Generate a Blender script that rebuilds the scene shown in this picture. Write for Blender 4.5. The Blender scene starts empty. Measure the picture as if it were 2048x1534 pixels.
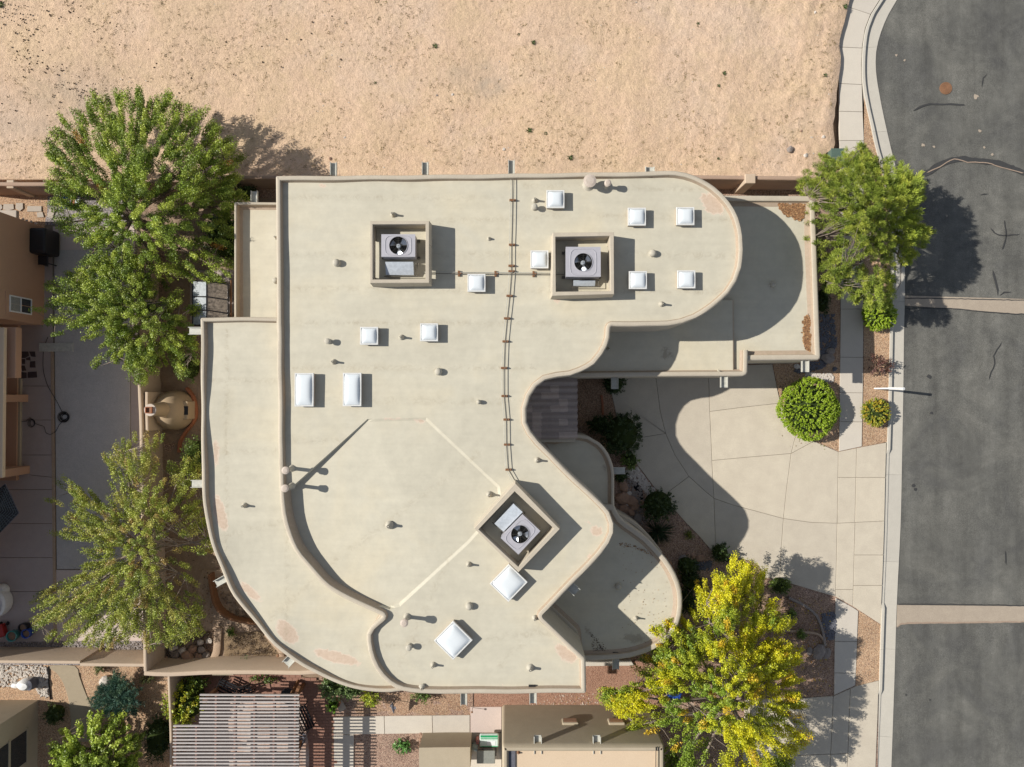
import bpy, bmesh, math, random
import numpy as np
from mathutils import Vector, Matrix
from mathutils.geometry import delaunay_2d_cdt
random.seed(7); RNG = np.random.default_rng(7)
SC = bpy.context.scene; COL = SC.collection

# ------------------------------------------------------------------ camera
CAMH = 34.0; FOC = 1365.0; TILT = math.radians(0.9)
cam_d = bpy.data.cameras.new('camera'); cam = bpy.data.objects.new('camera', cam_d); COL.objects.link(cam)
cam.location = (0, 0, CAMH); cam.rotation_euler = (TILT, 0, 0)
cam_d.sensor_fit = 'HORIZONTAL'; cam_d.sensor_width = 36.0; cam_d.lens = 36.0*FOC/2048
cam_d.clip_start = 0.1; cam_d.clip_end = 2000
SC.camera = cam
SC.render.resolution_x = 1024; SC.render.resolution_y = 767

# ------------------------------------------------------------------ light
SUNEL = math.atan(0.75); sdir = Vector((-1.0, 0.12, 0.755)).normalized()      # towards the sun
w = bpy.data.worlds.new('World'); SC.world = w; w.use_nodes = True
nt = w.node_tree; bg = nt.nodes['Background']
sky = nt.nodes.new('ShaderNodeTexSky'); sky.sky_type = 'NISHITA'; sky.sun_disc = False
sky.sun_elevation = SUNEL; sky.sun_rotation = math.atan2(sdir.x, sdir.y) % (2*math.pi)
sky.altitude = 1600; sky.air_density = 1.0; sky.dust_density = 0.3
hs = nt.nodes.new('ShaderNodeHueSaturation'); hs.inputs['Saturation'].default_value = .5
nt.links.new(sky.outputs[0], hs.inputs['Color']); nt.links.new(hs.outputs[0], bg.inputs[0]); bg.inputs[1].default_value = 0.095
sl = bpy.data.lights.new('sun', 'SUN'); sl.energy = 4.65; sl.angle = math.radians(0.5); sl.color = (1.0, 0.95, 0.87)
so = bpy.data.objects.new('sun', sl); COL.objects.link(so); so.rotation_euler = sdir.to_track_quat('Z', 'Y').to_euler()
so.location = (-30, 4, 40)
SC.view_settings.view_transform = 'Standard'; SC.view_settings.look = 'None'
SC.view_settings.exposure = 0.36; SC.view_settings.gamma = 1.0; SC.view_settings.use_curve_mapping = False
SC.render.engine = 'CYCLES'
SC.cycles.max_bounces = 6

# ------------------------------------------------------------------ helpers
_R = Matrix.Rotation(TILT, 3, 'X')
_Rn = np.array(_R)
def P(px, py, z=0.0):
    """photo pixel -> world point at height z"""
    d = _R @ Vector(((px-1024)/FOC, (767-py)/FOC, -1.0))
    t = (z-CAMH)/d.z
    return Vector((d.x*t, d.y*t, z))
def PP(pts, z=0.0): return [(P(p[0], p[1], z).x, P(p[0], p[1], z).y) for p in pts]
def Pn(px, py, z):
    d = np.stack([(px-1024)/FOC, (767-py)/FOC, -np.ones_like(px)], 1) @ _Rn.T
    t = (z-CAMH)/d[:, 2]
    return d*t[:, None]+np.array([0, 0, CAMH])
WL = {}
def link(o, parent=None, loc=(0, 0, 0)):
    COL.objects.link(o); loc = Vector(loc)
    if parent is not None:
        o.parent = parent; o.location = loc-WL[parent.name]
    else: o.location = loc
    WL[o.name] = loc.copy(); return o
def tag(o, label=None, cat=None, group=None, kind=None):
    if label: o['label'] = label
    if cat: o['category'] = cat
    if group: o['group'] = group
    if kind: o['kind'] = kind
    return o
def thing(name, label, cat, loc=(0, 0, 0), group=None):
    o = bpy.data.objects.new(name, None); o.empty_display_size = 0.2
    link(o, None, loc); return tag(o, label, cat, group)
def mesh_np(name, V, F, mat=None, smooth=False):
    V = np.asarray(V, dtype=np.float32); me = bpy.data.meshes.new(name)
    if isinstance(F, np.ndarray):
        k = F.shape[1]; n = F.shape[0]
        me.vertices.add(len(V)); me.vertices.foreach_set('co', V.ravel())
        me.loops.add(n*k); me.loops.foreach_set('vertex_index', F.astype(np.int32).ravel())
        me.polygons.add(n); me.polygons.foreach_set('loop_start', np.arange(0, n*k, k, dtype=np.int32))
        me.polygons.foreach_set('loop_total', np.full(n, k, dtype=np.int32))
        me.update(calc_edges=True)
    else:
        me.from_pydata(V.tolist(), [], F); me.update()
    if mat is not None: me.materials.append(mat)
    if smooth:
        me.polygons.foreach_set('use_smooth', np.ones(len(me.polygons), dtype=bool)); me.set_sharp_from_angle(angle=math.radians(35))
    return me
def mk(name, V, F, mat, parent=None, org=None, smooth=False):
    V = np.asarray(V, dtype=np.float64).reshape(-1, 3)
    if org is None:
        org = (V[:, 0].mean(), V[:, 1].mean(), V[:, 2].min())
    org = np.array(org, dtype=float)
    me = mesh_np(name, V-org, F, mat, smooth)
    o = bpy.data.objects.new(name, me); return link(o, parent, org)
def inst(name, me, parent, loc, rot=(0, 0, 0), sc=(1, 1, 1)):
    o = bpy.data.objects.new(name, me); link(o, parent, loc); o.rotation_euler = rot
    o.scale = sc if hasattr(sc, '__len__') else (sc,)*3
    return o
class MB:
    """collects simple shapes into one mesh"""
    def __init__(s): s.V = []; s.F = []
    def add(s, V, F):
        b = len(s.V); s.V += [tuple(v) for v in V]; s.F += [tuple(i+b for i in f) for f in F]; return s
    def box(s, c, size, rz=0.0, rot=None):
        M = rot if rot is not None else Matrix.Rotation(rz, 3, 'Z'); x, y, z = [k/2 for k in size]
        V = [Vector(c)+M @ Vector((a*x, b*y, d*z)) for a, b, d in ((-1,-1,-1),(1,-1,-1),(1,1,-1),(-1,1,-1),(-1,-1,1),(1,-1,1),(1,1,1),(-1,1,1))]
        return s.add(V, [(0,3,2,1),(4,5,6,7),(0,1,5,4),(1,2,6,5),(2,3,7,6),(3,0,4,7)])
    def tube(s, pts, r, n=8, cap=True):
        pts = [Vector(p) for p in pts]; rs = r if hasattr(r, '__len__') else [r]*len(pts)
        V = []; F = []
        for i, p in enumerate(pts):
            t = (pts[min(i+1, len(pts)-1)]-pts[max(i-1, 0)])
            t = t.normalized() if t.length > 1e-9 else Vector((0, 0, 1))
            a = t.orthogonal().normalized() if abs(t.z) < .9 else Vector((1, 0, 0)).cross(t).normalized()
            b = t.cross(a)
            for k in range(n):
                q = 2*math.pi*k/n; V.append(p+(a*math.cos(q)+b*math.sin(q))*rs[i])
        for i in range(len(pts)-1):
            for k in range(n):
                F.append((i*n+k, i*n+(k+1) % n, (i+1)*n+(k+1) % n, (i+1)*n+k))
        if cap: F.append(tuple(reversed(range(n)))); F.append(tuple((len(pts)-1)*n+k for k in range(n)))
        return s.add(V, F)
    def lathe(s, c, prof, n=16, sx=1, sy=1, rz=0, cap=True):
        c = Vector(c); V = []; F = []
        for r, z in prof:
            for k in range(n):
                q = 2*math.pi*k/n+rz; V.append(c+Vector((r*math.cos(q)*sx, r*math.sin(q)*sy, z)))
        m = len(prof)
        for i in range(m-1):
            for k in range(n): F.append((i*n+k, i*n+(k+1) % n, (i+1)*n+(k+1) % n, (i+1)*n+k))
        if cap and prof[0][0] > 1e-4: F.append(tuple(reversed(range(n))))
        if cap and prof[-1][0] > 1e-4: F.append(tuple((m-1)*n+k for k in range(n)))
        return s.add(V, F)
    def build(s, name, mat, parent=None, org=None, smooth=False): return mk(name, s.V, s.F, mat, parent, org, smooth)
def bevel(o, wd=0.02, seg=2):
    bm = bmesh.new(); bm.from_mesh(o.data)
    bmesh.ops.bevel(bm, geom=list(bm.edges), offset=wd, segments=seg, affect='EDGES', profile=.5, clamp_overlap=True)
    bm.to_mesh(o.data); bm.free(); return o

def area(p): return 0.5*sum(p[i][0]*p[(i+1) % len(p)][1]-p[(i+1) % len(p)][0]*p[i][1] for i in range(len(p)))
def ccw(p): return list(p) if area(p) > 0 else list(reversed(p))
def spline(pts, step=0.3, closed=True):
    """Catmull-Rom through (x,y[, 'c']) points; 'c' marks a sharp corner"""
    n = len(pts); out = []
    rng = range(n) if closed else range(n-1)
    for i in rng:
        p1 = pts[i]; p2 = pts[(i+1) % n]
        p0 = pts[(i-1) % n] if (closed or i > 0) else p1
        p3 = pts[(i+2) % n] if (closed or i+2 < n) else p2
        if len(p1) > 2: p0 = p1
        if len(p2) > 2: p3 = p2
        L = math.hypot(p2[0]-p1[0], p2[1]-p1[1])
        straight = len(p1) > 2 and len(p2) > 2
        k = 1 if straight else max(1, int(L/step))
        for j in range(k):
            t = j/k
            def f(a): return 0.5*((2*p1[a])+(-p0[a]+p2[a])*t+(2*p0[a]-5*p1[a]+4*p2[a]-p3[a])*t*t+(-p0[a]+3*p1[a]-3*p2[a]+p3[a])*t**3)
            out.append((f(0), f(1)))
    if not closed: out.append((pts[-1][0], pts[-1][1]))
    return out
def wpts(pts, z):
    r = []
    for p in pts:
        q = P(p[0], p[1], z); r.append((q.x, q.y, 'c') if len(p) > 2 else (q.x, q.y))
    return r
def offset(poly, d, closed=True):
    """move a ccw polygon inwards by d"""
    n = len(poly); out = []
    for i in range(n):
        a = poly[(i-1) % n] if (closed or i) else poly[i]; b = poly[i]; c = poly[(i+1) % n] if (closed or i < n-1) else poly[i]
        def nm(p, q):
            dx, dy = q[0]-p[0], q[1]-p[1]; L = math.hypot(dx, dy)
            return (-dy/L, dx/L) if L > 1e-9 else None
        n1 = nm(a, b); n2 = nm(b, c)
        n1 = n1 or n2; n2 = n2 or n1
        mx, my = n1[0]+n2[0], n1[1]+n2[1]; L = math.hypot(mx, my)
        if L < 1e-6: mx, my = n1; L = 1
        mx /= L; my /= L; k = 1/max(0.45, mx*n1[0]+my*n1[1])
        out.append((b[0]+mx*d*k, b[1]+my*d*k))
    return out
def roundc(poly, r=0.12):
    """cut sharp corners into small arcs"""
    out = []; n = len(poly)
    for i in range(n):
        a = Vector(poly[i-1]); b = Vector(poly[i]); c = Vector(poly[(i+1) % n])
        u = (a-b); v = (c-b)
        if u.length < 1e-6 or v.length < 1e-6: continue
        if u.angle(v) > math.radians(150): out.append(tuple(b)); continue
        ra = min(r, u.length*.45); rb = min(r, v.length*.45)
        A = b+u.normalized()*ra; B = b+v.normalized()*rb
        for t in (0, .25, .5, .75, 1): out.append(tuple(A*(1-t)**2+b*2*t*(1-t)+B*t*t))
    return out
def sweep(poly, prof, closed=True):
    """prof: (inset, z). returns V, F"""
    V = []; F = []; n = len(poly)
    for d, z in prof:
        q = offset(poly, d, closed) if abs(d) > 1e-9 else poly
        V += [(x, y, z) for x, y in q]
    for i in range(len(prof)-1):
        for k in range(n if closed else n-1):
            F.append((i*n+k, i*n+(k+1) % n, (i+1)*n+(k+1) % n, (i+1)*n+k))
    return V, F
def inside(poly, X, Y):
    r = np.zeros(len(X), bool); n = len(poly)
    for i in range(n):
        x1, y1 = poly[i][:2]; x2, y2 = poly[(i+1) % n][:2]
        if y1 == y2: continue
        c = ((y1 > Y) != (y2 > Y)) & (X < (x2-x1)*(Y-y1)/(y2-y1)+x1); r ^= c
    return r
def pdist(poly, X, Y, closed=True):
    D = np.full(len(X), 1e9); n = len(poly)
    for i in range(n if closed else n-1):
        x1, y1 = poly[i][:2]; x2, y2 = poly[(i+1) % n][:2]; dx, dy = x2-x1, y2-y1; L = dx*dx+dy*dy+1e-12
        t = np.clip(((X-x1)*dx+(Y-y1)*dy)/L, 0, 1); D = np.minimum(D, np.hypot(X-x1-t*dx, Y-y1-t*dy))
    return D
def nz(X, Y, s=1.0, seed=0):
    """cheap smooth noise, about -1..1"""
    r = np.random.default_rng(seed+11); out = np.zeros_like(X)
    for k in range(9):
        a = r.uniform(0, 2*math.pi); f = s*r.uniform(.5, 2.2); ph = r.uniform(0, 6.28)
        out = out+np.sin((X*math.cos(a)+Y*math.sin(a))*f+ph+1.7*np.sin((X*math.sin(a*2)-Y*math.cos(a*2))*f*.6+ph*2))/3.2
    return out
def sheet(name, poly, z, mat, parent=None, step=None, zf=None, skirt=None, kind=None, label=None, jit=0.25):
    """a polygon as a (gridded) sheet with relief zf and an optional skirt down to z=skirt"""
    poly = ccw(poly); n = len(poly)
    vs = [Vector(p[:2]) for p in poly]
    if step:
        a = np.array([p[:2] for p in poly]); x0, y0 = a.min(0); x1, y1 = a.max(0)
        gx, gy = np.meshgrid(np.arange(x0, x1, step), np.arange(y0, y1, step)); gx = gx.ravel(); gy = gy.ravel()
        gx = gx+RNG.uniform(-jit, jit, len(gx))*step; gy = gy+RNG.uniform(-jit, jit, len(gy))*step
        m = inside(poly, gx, gy); gx = gx[m]; gy = gy[m]; m = pdist(poly, gx, gy) > step*.3; gx = gx[m]; gy = gy[m]
        vs += [Vector((float(x), float(y))) for x, y in zip(gx, gy)]
    r = delaunay_2d_cdt(vs, [(i, (i+1) % n) for i in range(n)], [], 1, 1e-6)
    V2 = np.array([tuple(v) for v in r[0]]); F = [tuple(f) for f in r[2]]
    Z = np.full(len(V2), float(z))
    if zf is not None: Z = Z+zf(V2[:, 0], V2[:, 1])
    V = np.column_stack([V2, Z]).tolist()
    if skirt is not None:
        if zf is None: zz = [z]*n
        else:
            a = np.array([p[:2] for p in poly]); zz = z+zf(a[:, 0], a[:, 1])
        b = len(V); V += [(p[0], p[1], float(q)) for p, q in zip(poly, zz)]+[(p[0], p[1], skirt) for p in poly]
        F += [(b+n+i, b+n+(i+1) % n, b+(i+1) % n, b+i) for i in range(n)]
    F = [f if len(f) > 3 else f for f in F]
    o = mk(name, V, F, mat, parent, org=(0, 0, 0) if parent is None else None, smooth=False)
    if zf is not None: o.data.polygons.foreach_set('use_smooth', np.ones(len(o.data.polygons), bool))
    return tag(o, label, None, None, kind)
def pieces(poly, cuts, gap=0.012):
    """split a polygon by polylines; returns loops shrunk by gap"""
    poly = ccw(poly); n = len(poly); vs = [Vector(p[:2]) for p in poly]; es = [(i, (i+1) % n) for i in range(n)]
    for c in cuts:
        b = len(vs); vs += [Vector(p[:2]) for p in c]; es += [(b+i, b+i+1) for i in range(len(c)-1)]
    r = delaunay_2d_cdt(vs, es, [], 1, 1e-5)
    V, E, F, oe = r[0], r[1], r[2], r[4]
    con = set()
    for e, src in zip(E, oe):
        if len(src): con.add((min(e), max(e)))
    em = {}
    for i, f in enumerate(F):
        for k in range(len(f)):
            e = (f[k], f[(k+1) % len(f)]); em.setdefault((min(e), max(e)), []).append(i)
    reg = [-1]*len(F); loops = []
    for i in range(len(F)):
        if reg[i] >= 0: continue
        cx = sum(V[k].x for k in F[i])/3; cy = sum(V[k].y for k in F[i])/3
        st = [i]; reg[i] = i; fs = []
        while st:
            j = st.pop(); fs.append(j); f = F[j]
            for k in range(len(f)):
                e = (f[k], f[(k+1) % len(f)]); e = (min(e), max(e))
                if e in con: continue
                for q in em[e]:
                    if reg[q] < 0: reg[q] = i; st.append(q)
        if not inside(poly, np.array([cx]), np.array([cy]))[0]: continue
        nxt = {}
        fset = set(fs)
        for j in fs:
            f = F[j]
            for k in range(len(f)):
                a, b = f[k], f[(k+1) % len(f)]
                o = [q for q in em[(min(a, b), max(a, b))] if q != j and q in fset]
                if not o: nxt[a] = b
        if not nxt: continue
        s = next(iter(nxt)); lp = [s]; c = nxt[s]
        while c != s and c in nxt and len(lp) < 5000: lp.append(c); c = nxt[c]
        lp = [tuple(V[k]) for k in lp]
        if len(lp) >= 3 and abs(area(lp)) > 0.01: loops.append(offset(ccw(lp), gap))
    return loops
def slab(name, loop, z0, z1, mat, parent):
    """a slab with a slightly eased edge"""
    loop = ccw(loop); n = len(loop); q = offset(loop, 0.008)
    V = [(x, y, z0) for x, y in loop]+[(x, y, z1-.006) for x, y in loop]+[(x, y, z1) for x, y in q]
    F = [(i, (i+1) % n, n+(i+1) % n, n+i) for i in range(n)]+[(n+i, n+(i+1) % n, 2*n+(i+1) % n, 2*n+i) for i in range(n)]
    r = delaunay_2d_cdt([Vector(p) for p in q], [(i, (i+1) % n) for i in range(n)], [], 1, 1e-7)
    if len(r[0]) == n: 
        idx = [src[0] if len(src) else 0 for src in r[3]]
        F += [tuple(2*n+idx[k] for k in f) for f in r[2]]
    else: F.append(tuple(2*n+i for i in range(n)))
    return mk(name, V, F, mat, parent)

# ------------------------------------------------------------------ materials
def _m(name):
    m = bpy.data.materials.new(name); m.use_nodes = True; nt = m.node_tree
    return m, nt, nt.nodes['Principled BSDF'], nt.nodes, nt.links
def noise(nt, sc, det=4, rough=.6, vec=None, dist=0):
    n = nt.nodes.new('ShaderNodeTexNoise'); n.inputs['Scale'].default_value = sc; n.inputs['Detail'].default_value = det
    n.inputs['Roughness'].default_value = rough; n.inputs['Distortion'].default_value = dist
    if vec: nt.links.new(vec, n.inputs['Vector'])
    return n.outputs['Fac']
def ramp(nt, fac, stops):
    r = nt.nodes.new('ShaderNodeValToRGB'); e = r.color_ramp.elements
    while len(e) < len(stops): e.new(.5)
    for k, (p, c) in enumerate(stops): e[k].position = p; e[k].color = (*c, 1) if len(c) == 3 else c
    nt.links.new(fac, r.inputs[0]); return r.outputs[0]
def mixc(nt, fac, a, b, mode='MIX'):
    m = nt.nodes.new('ShaderNodeMix'); m.data_type = 'RGBA'; m.blend_type = mode
    for s, v in ((m.inputs[0], fac), (m.inputs[6], a), (m.inputs[7], b)):
        if hasattr(v, 'links'): nt.links.new(v, s)
        elif isinstance(v, (int, float)): s.default_value = v
        else: s.default_value = (*v, 1)
    return m.outputs[2]
def wpos(nt):
    g = nt.nodes.new('ShaderNodeNewGeometry'); return g.outputs['Position']
def G(v): return (v, v, v)
def surf(name, c1, c2=None, rough=.85, big=.35, mid=3.0, fine=40.0, amt=.5, bump=.15, bsc=60, bdist=.01, spec=.3, metal=0, speck=0, speckc=(1,1,1), objvar=0):
    """colour varied at three sizes in world space, plus fine bump"""
    m, nt, b, N, L = _m(name); c2 = c2 or tuple(k*.78 for k in c1); v = wpos(nt)
    n1 = noise(nt, big, 5, .6, v, .6); n2 = noise(nt, mid, 6, .65, v); n3 = noise(nt, fine, 3, .6, v)
    f1 = ramp(nt, n1, [(.35, G(0)), (.68, G(1))]); f2 = ramp(nt, n2, [(.3, G(0)), (.72, G(1))])
    col = mixc(nt, f1, c1, tuple(a*(1-amt*.5)+bb*amt*.5 for a, bb in zip(c1, c2)))
    col = mixc(nt, f2, col, tuple(a*(1-amt)+bb*amt for a, bb in zip(c1, c2)))
    f3 = ramp(nt, n3, [(.3, G(1-.35*amt)), (.7, G(1+.0))]); col = mixc(nt, 1.0, col, f3, 'MULTIPLY')
    if speck:
        s = ramp(nt, noise(nt, fine*1.7, 2, .5, v), [(.62, G(0)), (.75, G(1))]); ms = nt.nodes.new('ShaderNodeMath'); ms.operation = 'MULTIPLY'; ms.inputs[1].default_value = speck
        L.new(s, ms.inputs[0]); col = mixc(nt, ms.outputs[0], col, speckc)
    if objvar:
        oi = N.new('ShaderNodeObjectInfo'); col = mixc(nt, 1.0, col, ramp(nt, oi.outputs['Random'], [(0, (1-objvar, 1-objvar, 1-objvar*.8)), (1, (1+objvar*.3, 1+objvar*.25, 1+objvar*.2))]), 'MULTIPLY')
    L.new(col, b.inputs['Base Color']); b.inputs['Roughness'].default_value = rough
    b.inputs['Specular IOR Level'].default_value = spec; b.inputs['Metallic'].default_value = metal
    bn = N.new('ShaderNodeBump'); bn.inputs['Strength'].default_value = bump; bn.inputs['Distance'].default_value = bdist
    L.new(noise(nt, bsc, 5, .6, v), bn.inputs['Height']); L.new(bn.outputs[0], b.inputs['Normal'])
    return m
def gravel(name, cols, sc=28, bump=1.0, rough=.9, bd=.02):
    """crushed stone: voronoi cells, each stone its own colour and relief"""
    m, nt, b, N, L = _m(name); v = wpos(nt)
    vo = N.new('ShaderNodeTexVoronoi'); vo.inputs['Scale'].default_value = sc; L.new(v, vo.inputs['Vector'])
    sep = N.new('ShaderNodeSeparateColor'); L.new(vo.outputs['Color'], sep.inputs[0])
    k = len(cols); col = ramp(nt, sep.outputs[0], [(i/(k-1), c) for i, c in enumerate(cols)])
    d = ramp(nt, vo.outputs['Distance'], [(.35, G(1)), (.8, G(.35))]); col = mixc(nt, .8, col, d, 'MULTIPLY')
    big = ramp(nt, noise(nt, .8, 4, .6, v), [(.3, G(.86)), (.7, G(1.06))]); col = mixc(nt, 1.0, col, big, 'MULTIPLY')
    L.new(col, b.inputs['Base Color']); b.inputs['Roughness'].default_value = rough; b.inputs['Specular IOR Level'].default_value = .25
    inv = N.new('ShaderNodeMath'); inv.operation = 'SUBTRACT'; inv.inputs[0].default_value = 1; L.new(vo.outputs['Distance'], inv.inputs[1])
    add = N.new('ShaderNodeMath'); add.operation = 'ADD'; L.new(inv.outputs[0], add.inputs[0]); L.new(sep.outputs[1], add.inputs[1])
    bn = N.new('ShaderNodeBump'); bn.inputs['Strength'].default_value = bump; bn.inputs['Distance'].default_value = bd
    L.new(add.outputs[0], bn.inputs['Height']); L.new(bn.outputs[0], b.inputs['Normal']); return m
def plain(name, c, rough=.5, metal=0, spec=.4, var=.08, emit=None, trans=0, coat=0):
    m, nt, b, N, L = _m(name); v = wpos(nt)
    f = ramp(nt, noise(nt, 9, 4, .6, v), [(.3, G(1-var*2)), (.7, G(1+var*.3))])
    L.new(mixc(nt, 1.0, c, f, 'MULTIPLY'), b.inputs['Base Color'])
    b.inputs['Roughness'].default_value = rough; b.inputs['Metallic'].default_value = metal; b.inputs['Specular IOR Level'].default_value = spec
    if coat: b.inputs['Coat Weight'].default_value = coat; b.inputs['Coat Roughness'].default_value = .08
    return m
def leafmat(name, rough=.5, trans=.25, bright=1.0):
    """colour comes from the per-leaf attribute 'tint' (the leaf's own colour)"""
    m, nt, b, N, L = _m(name); a = N.new('ShaderNodeAttribute'); a.attribute_name = 'tint'
    col = a.outputs['Color']
    if bright != 1: col = mixc(nt, 1.0, col, G(bright), 'MULTIPLY')
    L.new(col, b.inputs['Base Color']); b.inputs['Roughness'].default_value = rough; b.inputs['Specular IOR Level'].default_value = .35
    t = N.new('ShaderNodeBsdfTranslucent'); L.new(col, t.inputs['Color'])
    mx = N.new('ShaderNodeMixShader'); mx.inputs[0].default_value = trans*.6
    L.new(b.outputs[0], mx.inputs[1]); L.new(t.outputs[0], mx.inputs[2])
    L.new(mx.outputs[0], N['Material Output'].inputs['Surface']); return m
M = {}
M['dirt'] = surf('sandy_dirt', (.56,.385,.250), (.43,.30,.19), .95, .12, 1.1, 14, .75, .6, 9, .05, .1, speck=.25, speckc=(.36,.27,.16))
M['soil'] = surf('brown_soil', (.33,.22,.15), (.20,.13,.085), .95, .8, 4, 30, .8, .6, 25, .03, .1)
M['asphalt'] = None
M['conc'] = surf('driveway_concrete', (.68,.61,.485), (.56,.495,.395), .85, .35, 1.6, 35, .9, .1, 70, .01, .25, objvar=.07)
M['walkconc'] = surf('sidewalk_concrete', (.64,.585,.495), (.55,.50,.43), .85, .3, 2.5, 40, .6, .1, 70, .01, .25, objvar=.1)
M['gutter'] = surf('gutter_concrete', (.57,.535,.46), (.48,.45,.39), .85, .4, 3, 40, .6, .1, 70, .01, .25, objvar=.06)
M['valley'] = surf('stained_gutter_concrete', (.44,.37,.29), (.35,.29,.23), .88, .5, 3, 40, .7, .12, 60, .01, .2)
M['joint'] = plain('joint_filler', (.24,.20,.16), .95, 0, .1)
M['tar'] = plain('crack_tar', (.05,.05,.05), .7, 0, .3)
M['tarlight'] = plain('old_crack_filler', (.33,.25,.19), .9, 0, .2)
M['gorange'] = gravel('orange_gravel', [(.62,.40,.24),(.72,.52,.34),(.50,.29,.17),(.66,.46,.30),(.42,.27,.19)], 26)
M['gpink'] = gravel('pink_gravel', [(.46,.29,.21),(.60,.44,.33),(.36,.22,.165),(.53,.37,.28),(.28,.18,.14)], 24)
M['gred'] = gravel('red_gravel', [(.42,.23,.16),(.50,.31,.22),(.35,.18,.12),(.46,.27,.19)], 34, .6)
M['ggrey'] = gravel('grey_gravel', [(.30,.27,.27),(.45,.41,.40),(.20,.18,.19),(.38,.33,.32),(.52,.46,.43)], 20)
M['gbrown'] = gravel('brown_gravel', [(.48,.29,.18),(.58,.41,.28),(.38,.23,.15),(.54,.36,.24)], 24)
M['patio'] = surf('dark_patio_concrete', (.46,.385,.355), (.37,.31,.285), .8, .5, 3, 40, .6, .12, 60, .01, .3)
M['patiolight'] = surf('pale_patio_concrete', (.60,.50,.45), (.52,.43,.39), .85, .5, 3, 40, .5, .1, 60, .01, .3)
M['cover'] = surf('blue_grey_brushed_concrete', (.53,.50,.475), (.43,.41,.395), .8, .7, 2.0, 30, .8, .25, 12, .02, .3)
M['stucco'] = surf('tan_stucco', (.50,.40,.315), (.43,.34,.265), .92, .5, 3, 60, .4, .35, 90, .008, .15)
M['stucco_or'] = surf('orange_brown_stucco', (.50,.31,.21), (.44,.27,.18), .92, .5, 3, 60, .4, .35, 90, .008, .15)
M['stucco_kh'] = surf('khaki_stucco', (.47,.40,.295), (.39,.33,.24), .92, .4, 2, 60, .6, .35, 90, .008, .15)
M['stucco_wall'] = surf('beige_stucco', (.56,.445,.335), (.48,.375,.28), .92, .4, 2.5, 60, .5, .35, 90, .008, .15)
M['stucco_br'] = surf('brown_stucco', (.42,.30,.225), (.34,.24,.18), .92, .4, 2, 60, .5, .35, 90, .008, .15)
M['creamroof'] = surf('cream_roof', (.66,.52,.37), (.60,.46,.32), .9, .4, 2, 40, .5, .1, 50, .01, .2)
M['white'] = plain('white_paint', (.78,.78,.76), .5)
M['canale'] = plain('white_canale_metal', (.50,.495,.44), .55, 0, .4, .12)
M['vent'] = surf('painted_vent_pipe', (.50,.47,.39), (.40,.36,.29), .7, 2, 12, 60, .6, .1, 60, .005, .3)
M['rustcap'] = surf('weathered_vent_cap', (.60,.53,.46), (.45,.35,.27), .6, 4, 16, 60, .7, .1, 60, .005, .4)
M['dome'] = plain('white_acrylic_dome', (.66,.70,.72), .3, 0, .5, .01, coat=.4)
M['alu'] = plain('white_aluminium_frame', (.64,.64,.62), .4, .0, .5, .05)
M['acgrey'] = plain('lavender_grey_enamel', (.40,.39,.42), .45, .0, .5, .04)
M['steel'] = plain('galvanised_steel', (.60,.65,.70), .38, .35, .5, .1)
M['blade'] = plain('polished_blade', (.62,.66,.72), .28, .9, .5, .05)
M['black'] = plain('black_paint', (.015,.015,.017), .5, 0, .4)
M['blackmetal'] = plain('black_metal', (.02,.02,.023), .35, .3, .5)
M['pipe'] = plain('grey_gas_pipe', (.14,.13,.11), .6, .3, .4)
M['wood'] = surf('weathered_wood', (.26,.13,.065), (.17,.085,.045), .8, 3, 14, 60, .8, .3, 60, .005, .2)
M['slatwood'] = surf('faded_pergola_wood', (.58,.545,.52), (.43,.385,.36), .85, 2, 9, 60, .8, .3, 60, .005, .2)
M['pergwood'] = surf('red_brown_pergola_wood', (.30,.175,.14), (.22,.12,.095), .85, 2, 9, 60, .8, .3, 60, .005, .2)
M['terra'] = surf('terracotta_edging', (.42,.17,.09), (.33,.13,.07), .85, 2, 9, 60, .6, .3, 60, .005, .2)
M['kiva'] = surf('kiva_stucco', (.46,.35,.23), (.40,.30,.195), .92, .5, 3, 60, .4, .35, 70, .008, .15)
M['rockm'] = surf('pink_rock', (.46,.29,.20), (.30,.20,.15), .9, 3, 8, 40, .8, .6, 20, .02, .2)
M['rockg'] = surf('grey_rock', (.34,.29,.26), (.22,.19,.17), .9, 3, 8, 40, .8, .6, 20, .02, .2)
M['rockw'] = surf('white_rock', (.66,.60,.53), (.48,.43,.38), .9, 3, 8, 40, .7, .6, 20, .02, .2)
M['rockd'] = surf('slate_rock', (.16,.165,.19), (.10,.10,.12), .8, 3, 8, 40, .7, .6, 20, .02, .2)
M['bark'] = surf('tree_bark', (.24,.18,.135), (.15,.11,.08), .95, 4, 12, 60, .8, .6, 40, .01, .1)
M['barkpale'] = surf('pale_bark', (.36,.30,.25), (.24,.19,.155), .95, 4, 12, 60, .8, .6, 40, .01, .1)
M['litter'] = surf('brown_needle_litter', (.30,.155,.075), (.16,.08,.04), .95, 4, 12, 60, .8, .6, 40, .01, .1)
M['leaf'] = leafmat('leaf', .45, .22)
M['needle'] = leafmat('needle', .6, .12)
M['dryweed'] = leafmat('dry_weed', .8, .1)
M['glass'] = plain('dark_window_glass', (.03,.035,.04), .06, 0, .8, .02)
M['flag'] = surf('grey_flagstone', (.50,.44,.37), (.40,.35,.30), .85, 2, 6, 40, .6, .2, 40, .01, .2)
M['darkstone'] = surf('dark_slate_paver', (.09,.065,.065), (.05,.035,.035), .8, 2, 6, 40, .6, .2, 40, .01, .3)
M['tile'] = surf('mixed_concrete_roof_tile', (.38,.32,.29), (.27,.23,.215), .8, 1.2, 5, 40, .7, .2, 60, .008, .25)
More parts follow.
